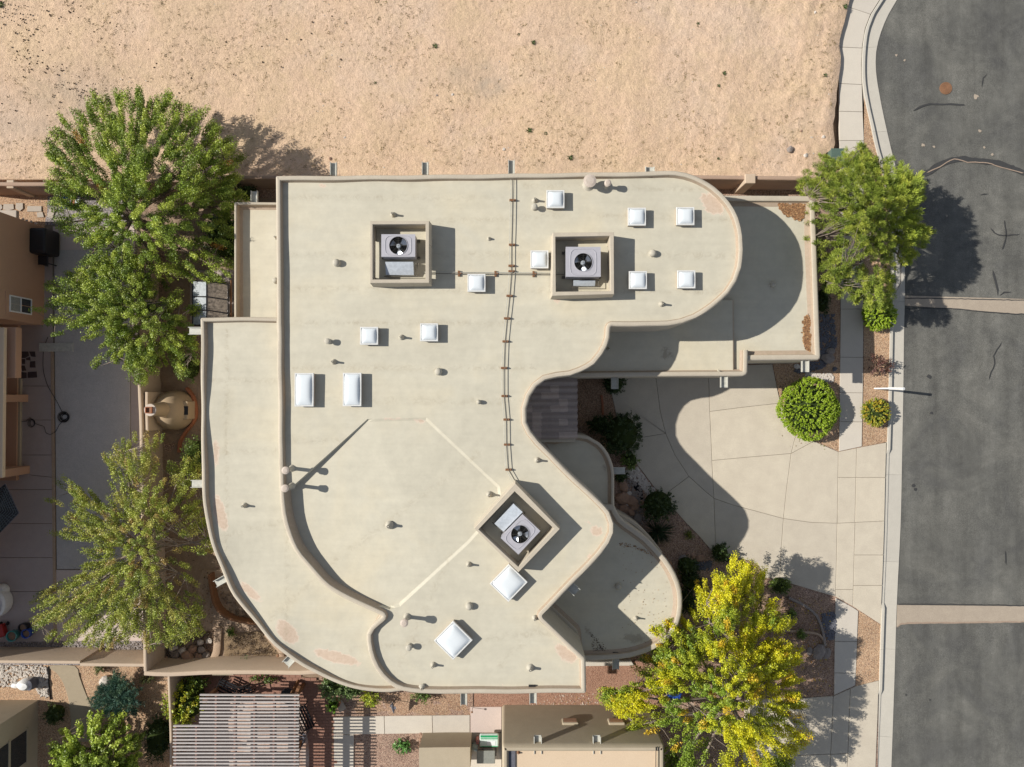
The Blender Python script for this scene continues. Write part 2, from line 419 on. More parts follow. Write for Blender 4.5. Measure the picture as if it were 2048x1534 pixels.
M['tile2'] = surf('pale_concrete_roof_tile', (.52,.43,.38), (.40,.33,.30), .8, 1.2, 5, 40, .7, .2, 60, .008, .25)
M['greenbox'] = plain('green_enamel', (.09,.135,.11), .5)
M['rust'] = surf('rusty_iron', (.30,.16,.085), (.21,.105,.06), .75, 4, 20, 80, .8, .4, 60, .005, .3)
M['blue'] = plain('blue_plastic', (.02,.07,.36), .35)
M['teal'] = plain('teal_glaze', (.05,.22,.20), .2)
M['red'] = plain('red_paint', (.35,.02,.015), .5)
M['brickpath'] = surf('brick_paver', (.36,.20,.15), (.28,.15,.11), .9, 2, 7, 50, .7, .2, 50, .006, .15)
# ================================================================== GROUND
def asphalt():
    m, nt, b, N, L = _m('worn_asphalt'); v = wpos(nt)
    mp = N.new('ShaderNodeMapping'); mp.inputs['Scale'].default_value = (1, .12, 1); L.new(v, mp.inputs['Vector'])
    st = ramp(nt, noise(nt, 1.1, 5, .65, mp.outputs[0]), [(.25, G(.72)), (.75, G(1.24))])
    bl = ramp(nt, noise(nt, .35, 6, .65, v, .8), [(.28, (.080,.079,.075)), (.5, (.112,.110,.099)), (.74, (.158,.153,.135))])
    fi = ramp(nt, noise(nt, 2.2, 8, .75, v), [(.3, G(.8)), (.7, G(1.16))])
    col = mixc(nt, 1, bl, st, 'MULTIPLY'); col = mixc(nt, 1, col, fi, 'MULTIPLY')
    g = ramp(nt, noise(nt, 45, 2, .6, v), [(.3, G(.60)), (.7, G(1.45))]); col = mixc(nt, 1, col, g, 'MULTIPLY')
    s = ramp(nt, noise(nt, 22, 3, .7, v), [(.66, G(0)), (.74, G(.7))]); col = mixc(nt, s, col, (.33,.31,.27))
    L.new(col, b.inputs['Base Color']); b.inputs['Roughness'].default_value = .85; b.inputs['Specular IOR Level'].default_value = .3
    bn = N.new('ShaderNodeBump'); bn.inputs['Strength'].default_value = .35; bn.inputs['Distance'].default_value = .01
    L.new(noise(nt, 60, 3, .6, v), bn.inputs['Height']); L.new(bn.outputs[0], b.inputs['Normal']); return m
M['asphalt'] = asphalt()
def dirtmat():
    m, nt, b, N, L = _m('sandy_lot_dirt'); v = wpos(nt)
    c = ramp(nt, noise(nt, .16, 5, .6, v, .5), [(.3, (.68,.505,.335)), (.5, (.68,.49,.345)), (.7, (.69,.525,.40))])
    yel = ramp(nt, noise(nt, .5, 6, .7, v, 1.0), [(.45, G(0)), (.7, G(.5))]); c = mixc(nt, yel, c, (.62,.47,.29))
    f = ramp(nt, noise(nt, 3.2, 9, .8, v, .4), [(.30, G(.70)), (.45, G(.95)), (.66, G(1.06))]); c = mixc(nt, 1, c, f, 'MULTIPLY')
    d = ramp(nt, noise(nt, 9, 5, .7, v, 1.5), [(.54, G(0)), (.70, G(.7))]); c = mixc(nt, d, c, (.40,.30,.18))
    f = ramp(nt, noise(nt, 22, 4, .8, v), [(.3, G(.72)), (.7, G(1.14))]); c = mixc(nt, 1, c, f, 'MULTIPLY')
    a = N.new('ShaderNodeAttribute'); a.attribute_name = 'stain'
    c = mixc(nt, a.outputs['Fac'], c, (.36,.30,.235))
    L.new(c, b.inputs['Base Color']); b.inputs['Roughness'].default_value = .97; b.inputs['Specular IOR Level'].default_value = .08
    bn = N.new('ShaderNodeBump'); bn.inputs['Strength'].default_value = 1.0; bn.inputs['Distance'].default_value = .09
    L.new(noise(nt, 4, 9, .75, v), bn.inputs['Height']); L.new(bn.outputs[0], b.inputs['Normal']); return m
M['lot'] = dirtmat()
def ground_big():
    V = [(-400,-400,-.32),(400,-400,-.32),(400,400,-.32),(-400,400,-.32)]
    tag(mk('ground', V, [(0,1,2,3)], M['dirt'], org=(0,0,-.32)), kind='structure')
ground_big()

# kerb line (road side of the kerb) and asphalt edge, in photo pixels
KERB = [(1800,-60),(1767,0),(1748.6,29),(1738,57),(1732.5,91),(1730.4,130),(1731.7,167),(1738,206),(1748.6,253),(1759,300),(1772,345),(1781,400),(1786,470),(1788,550),(1786.5,650),(1784.5,760),(1783,832),(1780.5,911),(1778,1000),(1775,1100),(1770,1214),(1767,1300),(1764.5,1378),(1762,1440),(1758,1534),(1753,1640)]
ASPH = [(1826,-60),(1794,0),(1777,29),(1762,65),(1752.5,104),(1752.5,146),(1759,188),(1767,229),(1777,274),(1787,316),(1798,360),(1805,420),(1809,500),(1810,590),(1808.5,650),(1807,780),(1804.5,911),(1801.5,1050),(1794,1208),(1789,1365),(1783,1534),(1778,1640)]
kw = spline(wpts(KERB, 0), .4, False); aw = spline(wpts(ASPH, -.1), .4, False)
RZ = -.12
# road
rp = [(x-.12, y) for x, y in aw]+[(90, aw[-1][1]), (90, aw[0][1])]
road = sheet('road', rp, RZ, M['asphalt'], None, 1.0, lambda X, Y: .012*nz(X, Y, .6, 3), kind='structure')
# gutter pan with kerb: cross-section swept along the kerb line
def lerp_edges(a, b, n):
    def rs(p):
        p = np.array(p); d = np.r_[0, np.cumsum(np.hypot(*np.diff(p, axis=0).T))]; t = np.linspace(0, d[-1], n)
        return np.column_stack([np.interp(t, d, p[:, 0]), np.interp(t, d, p[:, 1])])
    return rs(a), rs(b)
A, B = lerp_edges(kw, aw, 170)
nv = (B-A)/np.linalg.norm(B-A, axis=1)[:, None]
kerb_root = tag(thing('kerb', None, None, (A[85][0], A[85][1], RZ)), kind='structure')
# where the driveways are, the kerb is rolled down
def kh(y):                      # kerb height above gutter along the street
    h = .13
    for p0, p1 in ((905, 1214), (1385, 1660)):
        ya = P(1780, p0, 0).y; yb = P(1775, p1, 0).y
        if yb-.01 < y < ya+.01: h = .035
    return h
seg = 17
for s in range(0, 170-1, seg):
    e = min(s+seg, 169); V = []; F = []
    for i in range(s, e+1):
        a = A[i]; b = B[i]; n_ = nv[i]
        if i == s: a = a+(A[i+1]-A[i])*.03; b = b+(B[i+1]-B[i])*.03
        h = kh(a[1]); z0 = RZ+.025
        prof = [(a-n_*.17, -.3), (a-n_*.17, z0+h-.01), (a-n_*.155, z0+h), (a-n_*.03, z0+h), (a-n_*.0, z0+h-.02), (a+n_*.025, z0), (b-n_*.01, RZ+.022), (b, RZ+.012), (b, -.3)]
        V += [(p[0], p[1], z) for p, z in prof]
    k = len(prof)
    for i in range(e-s):
        for j in range(k-1): F.append((i*k+j, (i+1)*k+j, (i+1)*k+j+1, i*k+j+1))
    F.append(tuple(range(k))); F.append(tuple(reversed([(e-s)*k+j for j in range(k)])))
    mk('kerb_section', V, F, M['gutter'], kerb_root)
# concrete valley gutters across the road
def strip(name, pts, z, mat, parent, th=.02):
    V = [(*p, z) for p in ccw(PP(pts, z))]; n = len(V); V += [(x, y, z-th) for x, y, _ in V]
    return mk(name, V, [tuple(range(n))]+[(i, n+i, n+(i+1) % n, (i+1) % n) for i in range(n)], mat, parent)
WL['road'] = Vector((0, 0, 0))
def wob(pts, amp, step, z):
    s = spline([(P(*p, z).x, P(*p, z).y) for p in pts], step, False)
    return [(x+RNG.normal(0, amp), y+RNG.normal(0, amp)) for x, y in s]
def band(name, pts, wpx, z, mat, parent, amp=.01):
    c = wob(pts, amp, .18, z); ww = wpx/40/2*.75
    L_ = offset(c, ww, False); R_ = offset(c, -ww, False)
    L_ = [(x+RNG.normal(0, ww*.18), y+RNG.normal(0, ww*.18)) for x, y in L_]; n = len(c)
    L_[0] = L_[-1] = None
    L_[0] = c[0]; L_[-1] = c[-1]; R_[0] = (c[0][0]+.01, c[0][1]+.005); R_[-1] = (c[-1][0]+.01, c[-1][1]+.005)
    V = [(x, y, z) for x, y in L_]+[(x, y, z) for x, y in R_]
    return mk(name, V, [(i, i+1, n+i+1, n+i) for i in range(n-1)], mat, parent)
for c in ([(1810.5,591),(2048,598),(2400,606),(2400,638),(2048,628.5),(1900,617),(1809.5,611)], [(1795.5,1210),(2048,1212.5),(2400,1214),(2400,1243),(2048,1244),(1830,1246),(1798,1250),(1794,1254)]):
    strip('valley_gutter', c, RZ+.035, M['valley'], road, .05)
for c, w_, mt in ((((1842,352),(1860,343),(1880,330),(1905,320),(1930,318),(1960,322),(1990,325),(2020,335),(2060,348),(2200,380)), 15, 'tar'),
                  (((1826,222),(1842,213),(1860,208),(1900,209),(1931,210)), 5, 'tar'), (((1975,147),(1966,155),(1963,175)), 3, 'tar'),
                  (((1985,540),(1990,560),(1996,580),(1996,592)), 5, 'tar'), (((1998,592),(2008,585),(2024,584)), 3, 'tar'),
                  (((2004,683),(1994,700),(1987,712),(1990,728),(1982,745),(1978,760)), 2.5, 'tar'), (((1958,390),(1978,387)), 3, 'tar'),
                  (((1808,596),(1930,598),(2060,601),(2200,604)), 2.5, 'tar'), (((1810,617),(1900,617),(2000,626),(2100,632)), 2.5, 'tar'),
                  (((1795,1209),(1900,1209),(2060,1212)), 2.5, 'tar'), (((1794,1256),(1800,1249),(1830,1246),(1950,1245),(2060,1243)), 4, 'tarlight'),
                  (((1852,346),(1880,333),(1908,318),(1935,324),(1975,326),(2005,335),(2048,346)), 2.6, 'tarlight'), (((2010,1100),(2012,1130)), 2, 'tar'),
                  (((2008,440),(2012,470),(2004,500)), 3, 'tar'), (((1980,455),(1998,470),(2040,468)), 3, 'tar')):
    if len(c) < 2: continue
    band('crack_seal', list(c), w_, RZ+.03+(.010 if w_ < 5 else 0), M[mt], road)
for (x, y, r) in ((1952,193,6),(1846,290,4),(1868,293,3),(1960,262,4),(1968,295,3),(1984,309,3),(1793,110,3),(1809,120,3)):
    V = []; c = P(x, y, RZ+.03)
    for k in range(9): q = k*.7; rr = r/40*RNG.uniform(.5, 1.1); V.append((c.x+rr*math.cos(q), c.y+rr*math.sin(q), c.z))
    mk('pale_spot', V, [tuple(range(9))], M['valley'], road)
for (x, y, r) in ((1858,753,5),(1863,826,3.5),(1827,971,4),(1831,979,4),(1812,1390,2),(1860,1400,2)):
    V = []; c = P(x, y, RZ+.03)
    for k in range(10): q = k*.628; rr = r/40*RNG.uniform(.6, 1.1); V.append((c.x+rr*math.cos(q), c.y+rr*math.sin(q), c.z))
    mk('oil_spot', V, [tuple(range(10))], M['tar'], road)
# manhole
def manhole():
    c = P(1891, 177, RZ); r = .31
    t = thing('manhole_cover', 'rusty orange round manhole cover with concentric rings in the grey asphalt', 'manhole', (c.x, c.y, RZ+.03))
    b = MB(); b.lathe(c, [(r, -.05), (r, .04), (r-.015, .045), (r-.04, .045), (r-.045, .034)], 32, cap=False); b.build('frame', M['rust'], t)
    b = MB(); b.lathe(c, [(r-.05, .03), (r-.055, .038)]+sum([[(q+.012, .038), (q+.010, .047), (q-.008, .047), (q-.012, .038)] for q in (.215, .17, .125, .08)], [])+[(.03, .038), (.028, .047), (.001, .047)], 32)
    b.build('lid', M['rust'], t)
manhole()

# ---- the vacant lot, about 0.3 m above the pavement
EDGE = [(1718,-60),(1702,0),(1695,20),(1689,45),(1681,90),(1683,130),(1678,167),(1673,200),(1672,230),(1668,260),(1671,285),(1668,300),(1655,304),(1650,330),(1640,356)]
ew = spline(wpts(EDGE, .3), .35, False); ew = [(x+.03*math.sin(y*3.1)+.02*math.sin(y*8.3), y) for x, y in ew]
fy = P(1024, 366, 0).y
lotp = ew+[(10.2, fy), (-60, fy+.15), (-60, 45), (ew[0][0], 45)]
def lotz(X, Y):
    r = np.minimum(1, pdist(ew, X, Y, False)/.5)
    sc_ = np.clip((X+4)/18, .35, 1)
    return (.045*nz(X, Y, .5, 1)+.028*nz(X, Y, 2.2, 2)*sc_+.020*nz(X, Y, 5.5, 4)*sc_+.012*nz(X, Y, 10, 5))*r-.10*(1-r)**2
lot = sheet('lot_ground', lotp, .3, M['lot'], None, .16, lotz, skirt=-.3, kind='structure')
me = lot.data; co = np.empty(len(me.vertices)*3, np.float32); me.vertices.foreach_get('co', co); co = co.reshape(-1, 3)
c1 = P(980, 172, .3); c2 = P(930, 150, .3); c3 = P(140, 200, .3); c4 = P(975, 135, .3)
st = np.zeros(len(co))
for c, rx, ry, a in ((c1, .75, .55, .8), (c4, .5, .5, .45), (c2, 1.4, .6, .35), (c3, 3.2, 1.8, .40), (P(90,250,.3), 3, 1, .35), (P(1060,330,.3), 5, .5, .2)):
    d = ((co[:, 0]-c.x)/rx)**2+((co[:, 1]-c.y)/ry)**2; st = np.maximum(st, a*np.exp(-d*1.2)*(1+.35*nz(co[:, 0], co[:, 1], 3, 9)))
d = np.hypot(co[:, 0]-c1.x-.05, co[:, 1]-c1.y+.02); st *= np.where(d < .32, np.clip(d/.32, .25, 1), 1)
at = me.attributes.new('stain', 'FLOAT', 'POINT'); at.data.foreach_set('value', np.clip(st, 0, 1).astype(np.float32))

def tuft_mesh(n, r, h, wd, cols, seed, flat=.35):
    """grass-like tuft: thin leaning blades"""
    rg = np.random.default_rng(seed); V = []; F = []; C = []
    for i in range(n):
        a = rg.uniform(0, 6.28); q = rg.uniform(0, r*.3); l = rg.uniform(.5, 1)*r; hh = rg.uniform(flat, 1)*h
        b = np.array([math.cos(a)*q, math.sin(a)*q, 0]); t = b+np.array([math.cos(a)*l, math.sin(a)*l, hh]); s = np.array([-math.sin(a), math.cos(a), 0])*wd/2
        k = len(V); V += [b-s, b+s, (b+t)/2+s+(0, 0, hh*.3), t, (b+t)/2-s+(0, 0, hh*.3)]; F.append((k, k+1, k+2, k+3, k+4)); c = cols[rg.integers(len(cols))]; C += [c]*5
    return np.array(V), F, np.array(C)
def settint(me, C):
    a = me.color_attributes.new('tint', 'FLOAT_COLOR', 'POINT'); C = np.column_stack([C, np.ones(len(C))]).astype(np.float32); a.data.foreach_set('color', C.ravel())
def scatter(name, proto, pts, mat, label, parent=None, smin=.6, smax=1.3, cj=.25):
    """joins many copies of prototypes (V,F,C) into one stuff mesh"""
    Vs = []; Fs = []; Cs = []; b = 0
    for p in pts:
        V, F, C = proto[RNG.integers(len(proto))]; a = RNG.uniform(0, 6.28); s = RNG.uniform(smin, smax)
        R2 = np.array([[math.cos(a), -math.sin(a), 0], [math.sin(a), math.cos(a), 0], [0, 0, 1]])
        Vs.append((V*s)@R2.T+np.array(p)); Fs += [tuple(i+b for i in f) for f in F]; Cs.append(C*RNG.uniform(1-cj, 1+cj)); b += len(V)
    V = np.concatenate(Vs); me = mesh_np(name, V, Fs, mat)
    if mat in (M['leaf'], M['needle'], M['dryweed']): settint(me, np.clip(np.concatenate(Cs), 0, 1))
    o = bpy.data.objects.new(name, me); link(o, parent, (0, 0, 0) if parent is None else WL[parent.name]*0)
    return tag(o, label, None, None, 'stuff')
def rpts(poly_px, n, z, dens=None):
    """random world points inside a photo polygon"""
    a = np.array(poly_px, float); x0, y0 = a.min(0); x1, y1 = a.max(0); out = []
    while len(out) < n:
        X = RNG.uniform(x0, x1, n*3); Y = RNG.uniform(y0, y1, n*3); m = inside(poly_px, X, Y)
        if dens is not None: m &= RNG.uniform(0, 1, len(X)) < dens(X, Y)
        X = X[m]; Y = Y[m]; W = Pn(X, Y, np.full(len(X), z)); out += W.tolist()
    return out[:n]
TAN = [(.34,.26,.13), (.28,.20,.10), (.42,.31,.16), (.17,.13,.065), (.22,.19,.08)]
GRN = [(.07,.12,.03), (.10,.15,.04), (.05,.09,.025)]
wp = [tuft_mesh(10, .10, .028, .010, TAN, s) for s in range(6)]
LOTPX = [(-60,-60),(1690,-60),(1672,80),(1660,250),(1640,340),(1300,338),(700,338),(500,345),(-60,360)]
def wd(X, Y): return np.clip(.12+.6*nz(X/110, Y/110, 1.6, 6)+.5*nz(X/28, Y/28, 1.6, 16)+.22*(X < 900)+.2*(Y > 285)+.2*(Y < 60), .01, 1)
pts = rpts(LOTPX, 8000, .3, wd); a = np.array(pts); a[:, 2] = .29+lotz(a[:, 0], a[:, 1])
scatter('dry_weeds', wp, a.tolist(), M['dryweed'], 'small dry tan weeds dotted over the sandy vacant lot', smin=.15, smax=1.2, cj=.4)
def clod(seed, c, fl=.6):
    rg = np.random.default_rng(seed); bm = bmesh.new(); bmesh.ops.create_icosphere(bm, subdivisions=1, radius=1)
    V = np.array([v.co[:] for v in bm.verts]); V *= rg.uniform(.7, 1.15, (len(V), 1)); V[:, 2] *= fl; V[:, 0] *= rg.uniform(1, 1.5)
    F = [tuple(v.index for v in f.verts) for f in bm.faces]; bm.free(); return V, F, np.tile(c, (len(V), 1))
def clods(s, cols, fl=.6): return [(V*s, F, C) for V, F, C in [clod(i, cols[i % len(cols)], fl) for i in range(8)]]
# little dark cones and droppings scattered in the north-west of the lot
pts = rpts([(-20,-20),(300,-20),(330,190),(150,200),(-20,170)], 230, .32, lambda X, Y: np.clip(.35+.8*nz(X/60, Y/60, 1.6, 21), .04, 1))
pts += rpts([(300,0),(700,0),(700,200),(300,200)], 25, .32)+rpts([(-20,170),(200,170),(120,345),(-20,345)], 35, .32)
M['cone'] = plain('dark_cone', (.07,.045,.03), .9, 0, .1)
scatter('dark_droppings', clods(.032, [(.1,.1,.1)]), pts, M['cone'], 'dark brown pellets scattered over the corner of the sandy lot', smin=.5, smax=1.5)
pts = rpts(LOTPX, 420, .31); scatter('pebbles', clods(.028, [(1,1,1)]), pts, M['rockw'], 'small pale pebbles strewn over the sandy lot', smin=.35, smax=1.3)
# green weeds one can pick out
gw = [tuft_mesh(26, .17, .1, .022, GRN, s) for s in range(40, 43)]
def weed(x, y, s, label, z=.3, protos=gw, name='weed', mat='leaf', cat='weed', group=None):
    V, F, C = protos[RNG.integers(len(protos))]; a = P(x, y, z); z2 = z+(float(lotz(np.array([a.x]), np.array([a.y]))[0]) if z == .3 else 0)
    o = mk(name, V*s+np.array([a.x, a.y, z2]), F, M[mat], None, (a.x, a.y, z2)); settint(o.data, C*RNG.uniform(.85, 1.15)); return tag(o, label, cat, group)
for x, y, s, l in ((1058,262,1.1,'spiky green weed on the sand between the middle and right roof spouts'), (1447,147,.8,'small green weed near the east edge of the sandy lot'),
                   (1437,172,.6,'tiny green sprout just below the small weed near the lot edge'), (1066,86,.9,'green weed pair in the upper middle of the sandy lot'),
                   (1037,70,.6,'small round green weed above the pair of weeds on the lot'), (1091,268,.6,'little green weed beside the spiky weed on the sand'),
                   (750,166,.6,'lone green weed in the left middle of the lot'), (1395,48,.6,'green sprout at the upper right of the sandy lot'),
                   (1436,318,.5,'dark green sprout on the sand north of the curved roof'), (1649,152,.7,'green weed on the lot edge beside the pavement'),
                   (1690,12,1.0,'green weed clump at the top corner of the lot by the pavement'), (0,8,1.4,'dark green weed cut by the upper left photo corner'),
                   (1140,316,1.1,'olive weed on the sand just north of the roof edge'), (870,94,1.0,'olive weed in the upper middle left of the lot')):
    weed(x, y, s, l)
# stones on the lot
def boulder(x, y, rp_, mat, label, z=0, name='rock', cat='rock', group=None, fl=.65, parent=None, sx=1, rz=None):
    s = int(x*7+y*3); rg = np.random.default_rng(s); bm = bmesh.new(); bmesh.ops.create_icosphere(bm, subdivisions=2, radius=1)
    V = np.array([v.co[:] for v in bm.verts]); F = [tuple(v.index for v in f.verts) for f in bm.faces]; bm.free()
    for k in range(9):
        n_ = rg.normal(size=3); n_ /= np.linalg.norm(n_); d = rg.uniform(.55, .85); h = V@n_; V -= np.outer(np.clip(h-d, 0, None), n_)
    V += rg.normal(0, .035, V.shape); V[:, 0] *= sx; V[:, 2] *= fl
    a = rg.uniform(0, 3.14) if rz is None else rz; R2 = np.array([[math.cos(a), -math.sin(a), 0], [math.sin(a), math.cos(a), 0], [0, 0, 1]]); V = V@R2.T
    c = P(x, y, z); r = rp_/40; o = mk(name, V*r+np.array([c.x, c.y, z+r*fl*.45]), F, M[mat], parent, (c.x, c.y, z))
    if parent is None: tag(o, label, cat, group)
    return o
for x, y, r, m_, l in ((1579,299,7,'rockg','pale grey rock on the sand near the lot corner'), (1611,311,5,'rockw','small whitish rock on the sand by the green utility box'),
                       (905,190,3.5,'rockw','white stone on the middle of the sandy lot'), (874,192,3,'rockg','brown stone left of the white stone on the lot'),
                       (1646,274,4,'rockw','white stone near the lot edge beside the pavement'), (1622,275,3,'rockw','pale stone left of the white stone at the lot edge'),
                       (1008,299,3.5,'rockw','white stone on the sand near the roof vents'), (1132,320,2.5,'rockw','tiny pale stone north of the roof edge'), (1630,25,3.5,'rockw','pale stone at the upper right of the lot'),
                       (661,318,4,'rockm','brown stone beside the left north roof spout'), (1602,262,3,'rockm','brown stone on the sand left of the lot edge'), (690,276,3,'rockw','pale stone at the edge of the tree shadow')):
    boulder(x, y, r, m_, l, .3)
# irrigation pit ring on lot is only a stain; the green utility box at the corner
c = P(1665, 318, 0); b = MB(); b.box((c.x, c.y, .27), (.62, .62, .5)); ub = thing('utility_box', 'green metal utility box at the corner of the sandy lot under the pine', 'utility box', (c.x, c.y, 0))
bevel(b.build('cabinet', M['greenbox'], ub), .03); b = MB(); b.box((c.x, c.y, .54), (.68, .68, .05)); bevel(b.build('lid', M['greenbox'], ub), .02)
b = MB(); b.box((c.x, c.y, .01), (.8, .8, .06)); b.build('pad', M['conc'], ub)

# ---- sidewalk
def flat(name, px, z, mat, kind='structure', zb=None):
    w_ = ccw(PP(px, z)); return sheet(name, w_, z, mat, None, .8 if zb is None else None, None, skirt=z-.12 if zb is None else zb, kind=kind)
yard = ccw([(-32, fy+.2), (P(1700,366,0).x, fy+.2), (P(1690,600,-.02).x, P(1690,600,-.02).y), (P(1770,640,0).x, P(1770,640,0).y), (P(1752,1640,0).x, -23.5), (-32, -23.5)])
sheet('yard_ground', yard, -.045, M['gpink'], None, 1.5, None, kind='structure')
# pavement north part: between the lot edge and the kerb; strip beyond the joint is gravel
kn = [(x-12*.0, y) for x, y in KERB]
def kerbx(y): 
    ys = [p[1] for p in KERB]; xs = [p[0] for p in KERB]; return float(np.interp(y, ys, xs))
SW = [(1722-6,-60)]+[(kerbx(y)-8, y) for y in (-60, 0, 30, 60, 90, 130, 167)][0:0]
swp = [(kerbx(y)-7.6, y) for y in (-60, -30, 0, 15, 29, 43, 57, 75, 91, 110, 130, 150, 167)]+[(1726,230),(1728,276),(1728,400),(1727,520),(1727,650),(1726.5,760),(1724,893),(1678,903),(1678.5,860),(1681,650),(1681.5,500),(1682,360),(1679,279),(1678,167),(1670,90),(1678,45),(1690,0),(1702,-60)]
swr = tag(thing('sidewalk', None, None, (16, 5, 0)), kind='structure')
cuts = [[(1660,y1),(1745,y2)] for y1, y2 in ((-30,-12),(93,97),(166,170),(222,224),(281,281),(337,337),(393,393),(450,450),(508,508),(562,562),(618,618),(714,715),(785,786),(843,844))]+[[(1680,8),(1758,34)]]
for lp in pieces(PP(swp, 0), [PP(c, 0) for c in cuts], .010): slab('slab', lp, -.12, 0, M['walkconc'], swr)
b = MB()
V = [(x, y, -.03) for x, y in offset(ccw(PP(swp, 0)), .03)]; mk('joint_base', V, [tuple(range(len(V)))], M['joint'], swr)
# gravel strips beside the street
def bed(name, px, mat, z=-.025, kind='structure', step=.35, amp=.012):
    return sheet(name, ccw(PP(px, z)), z, M[mat], None, step, lambda X, Y: amp*nz(X, Y, 4, 12)+amp*.6*nz(X, Y, 9, 13), kind=kind)
bed('verge_gravel', [(1728.5,172),(1733,182),(1745,240),(1754,290),(1765,330),(1775,380),(1779,450),(1780,560),(1779,700),(1777,800),(1773.5,884),(1724.5,893),(1727,760),(1728,500),(1728,276)], 'gorange')
bed('verge_gravel', [(1718,1222),(1763,1251),(1761,1300),(1758,1360),(1711,1372),(1714,1300)], 'gorange')

# ---- driveway of the house
DRV = [(1205,740),(1545,728),(1548,745),(1553,770),(1561,806),(1570,832),(1588,868),(1632,884),(1677,903.5),(1724,894),(1773,885),(1771,960),(1769,1050),(1766,1140),(1763,1210),(1763,1250),(1717,1220),(1706,1213),(1671,1193.5),(1631,1182),(1584,1168),(1552,1160),(1530,1155),(1518,1132),(1500,1122),(1460,1112),(1443,1108),(1422,1100),(1398,1072),(1373,1047),(1352,1023),(1330,996),(1308,974),(1290,950),(1276,932),(1262,905),(1245,868),(1232,828),(1224,791)]
CUT = [[(1416,700),(1417,753),(1419.7,823),(1422,870),(1424,921),(1428,1000),(1431,1091),(1432,1120)],
       [(1311,700),(1312,756),(1320,820),(1331,866),(1350,910),(1378,953),(1410,982),(1428.7,997),(1466,1010),(1504,1020),(1567,1037),(1624,1045),(1675,1046.5),(1707,1045),(1790,1041)],
       [(1210,884),(1288,874),(1331,867),(1361,862),(1420,853.5)], [(1419.7,823),(1490,814),(1572,805)], [(1424,921),(1500,914),(1582.5,907)],
       [(1582.5,907),(1627,883),(1640,876)], [(1600,860),(1590,877),(1582.5,907),(1573,980),(1567,1037),(1564,1080),(1561,1113),(1560,1170)],
       [(1300,1010),(1333.7,986),(1378,953),(1422,932)], [(1677,895),(1676,960),(1674.5,1046),(1673,1120),(1671,1210)], [(1713.6,890),(1712,960),(1710,1045),(1708,1130),(1705.5,1225)],
       [(1674,955),(1790,955)], [(1674,1000),(1711,1000)], [(1672,1098),(1708,1098)], [(1708,1110),(1790,1110)], [(1670,1179),(1707,1179)], [(1706,1171),(1790,1171)], [(1500,1018),(1500,1019)]]
drv = tag(thing('driveway', None, None, (11, -6, 0)), kind='structure')
for lp in pieces(PP(DRV, 0), [PP(c, 0) for c in CUT], .010): slab('slab', lp, -.12, 0, M['conc'], drv)
V = [(x, y, -.028) for x, y in offset(ccw(PP(DRV, 0)), .03)]; r = delaunay_2d_cdt([Vector(v[:2]) for v in V], [(i, (i+1) % len(V)) for i in range(len(V))], [], 1, 1e-6)
mk('joint_base', [(v.x, v.y, -.028) for v in r[0]], [tuple(f) for f in r[2]], M['joint'], drv)
# lower footpath and the neighbour's driveway
LP = [(1671,1195),(1706,1214.5),(1717,1222),(1714,1300),(1711,1371),(1668,1391),(1669,1300)]
for lp in pieces(PP(LP, 0), [PP([(1600,1282),(1760,1284)], 0), PP([(1600,1345),(1760,1347)], 0)], .013): slab('slab', lp, -.12, 0, M['walkconc'], swr)
V = [(x, y, -.03) for x, y in offset(ccw(PP(LP, 0)), .03)]; mk('joint_base', V, [tuple(range(len(V)))], M['joint'], swr)
drv2 = tag(thing('driveway', None, None, (14, -18, 0)), kind='structure')
D2 = [(1490,1396),(1603,1396),(1667,1392),(1711,1372.5),(1758,1361),(1755.5,1440),(1753,1500),(1748,1640),(1480,1640)]
for lp in pieces(PP(D2, 0), [PP(c, 0) for c in ([(1667,1380),(1664,1460),(1660,1534),(1656,1660)], [(1701,1370),(1698,1450),(1695,1534),(1690,1660)], [(1697,1503),(1790,1500)], [(1660,1509),(1697,1507)], [(1700,1448),(1790,1445)], [(1580,1512),(1663,1508)], [(1590,1370),(1590,1660)], [(1665,1447),(1700,1449)])], .014): slab('slab', lp, -.12, 0, M['conc'], drv2)
V = [(x, y, -.028) for x, y in offset(ccw(PP(D2, 0)), .03)]; mk('joint_base', V, [tuple(range(len(V)))], M['joint'], drv2)
M['gmulch'] = gravel('tan_pink_gravel', [(.42,.27,.19),(.54,.38,.28),(.33,.21,.15),(.47,.32,.23),(.27,.18,.13)], 24)
# planting beds in front of the house
bed('bed_gravel', [(1546,724),(1680,724),(1680,902),(1677,902),(1632,883),(1589,867),(1571,831),(1562,806),(1554,770),(1549,745)], 'gorange', -.02)
bed('bed_gravel', [(1636,560),(1680.5,560),(1680.5,724),(1600,724)], 'gbrown', -.022)
bed('bed_gravel', [(1222,905),(1262,906),(1276,933),(1308,975),(1330,997),(1352,1024),(1373,1048),(1398,1073),(1421,1101),(1500,1123),(1517,1133),(1528,1156),(1500,1180),(1330,1180),(1220,1000)], 'gpink', -.02)
bed('bed_gravel', [(1330,1180),(1528,1157),(1584,1170),(1631,1184),(1670,1196),(1668,1391),(1603,1394.5),(1480,1395),(1380,1400)], 'gmulch', -.015, amp=.03)
bed('court_paving', [(1130,745),(1222,745),(1223,791),(1231,828),(1244,868),(1261,904),(1130,904)], 'gbrown', -.03)
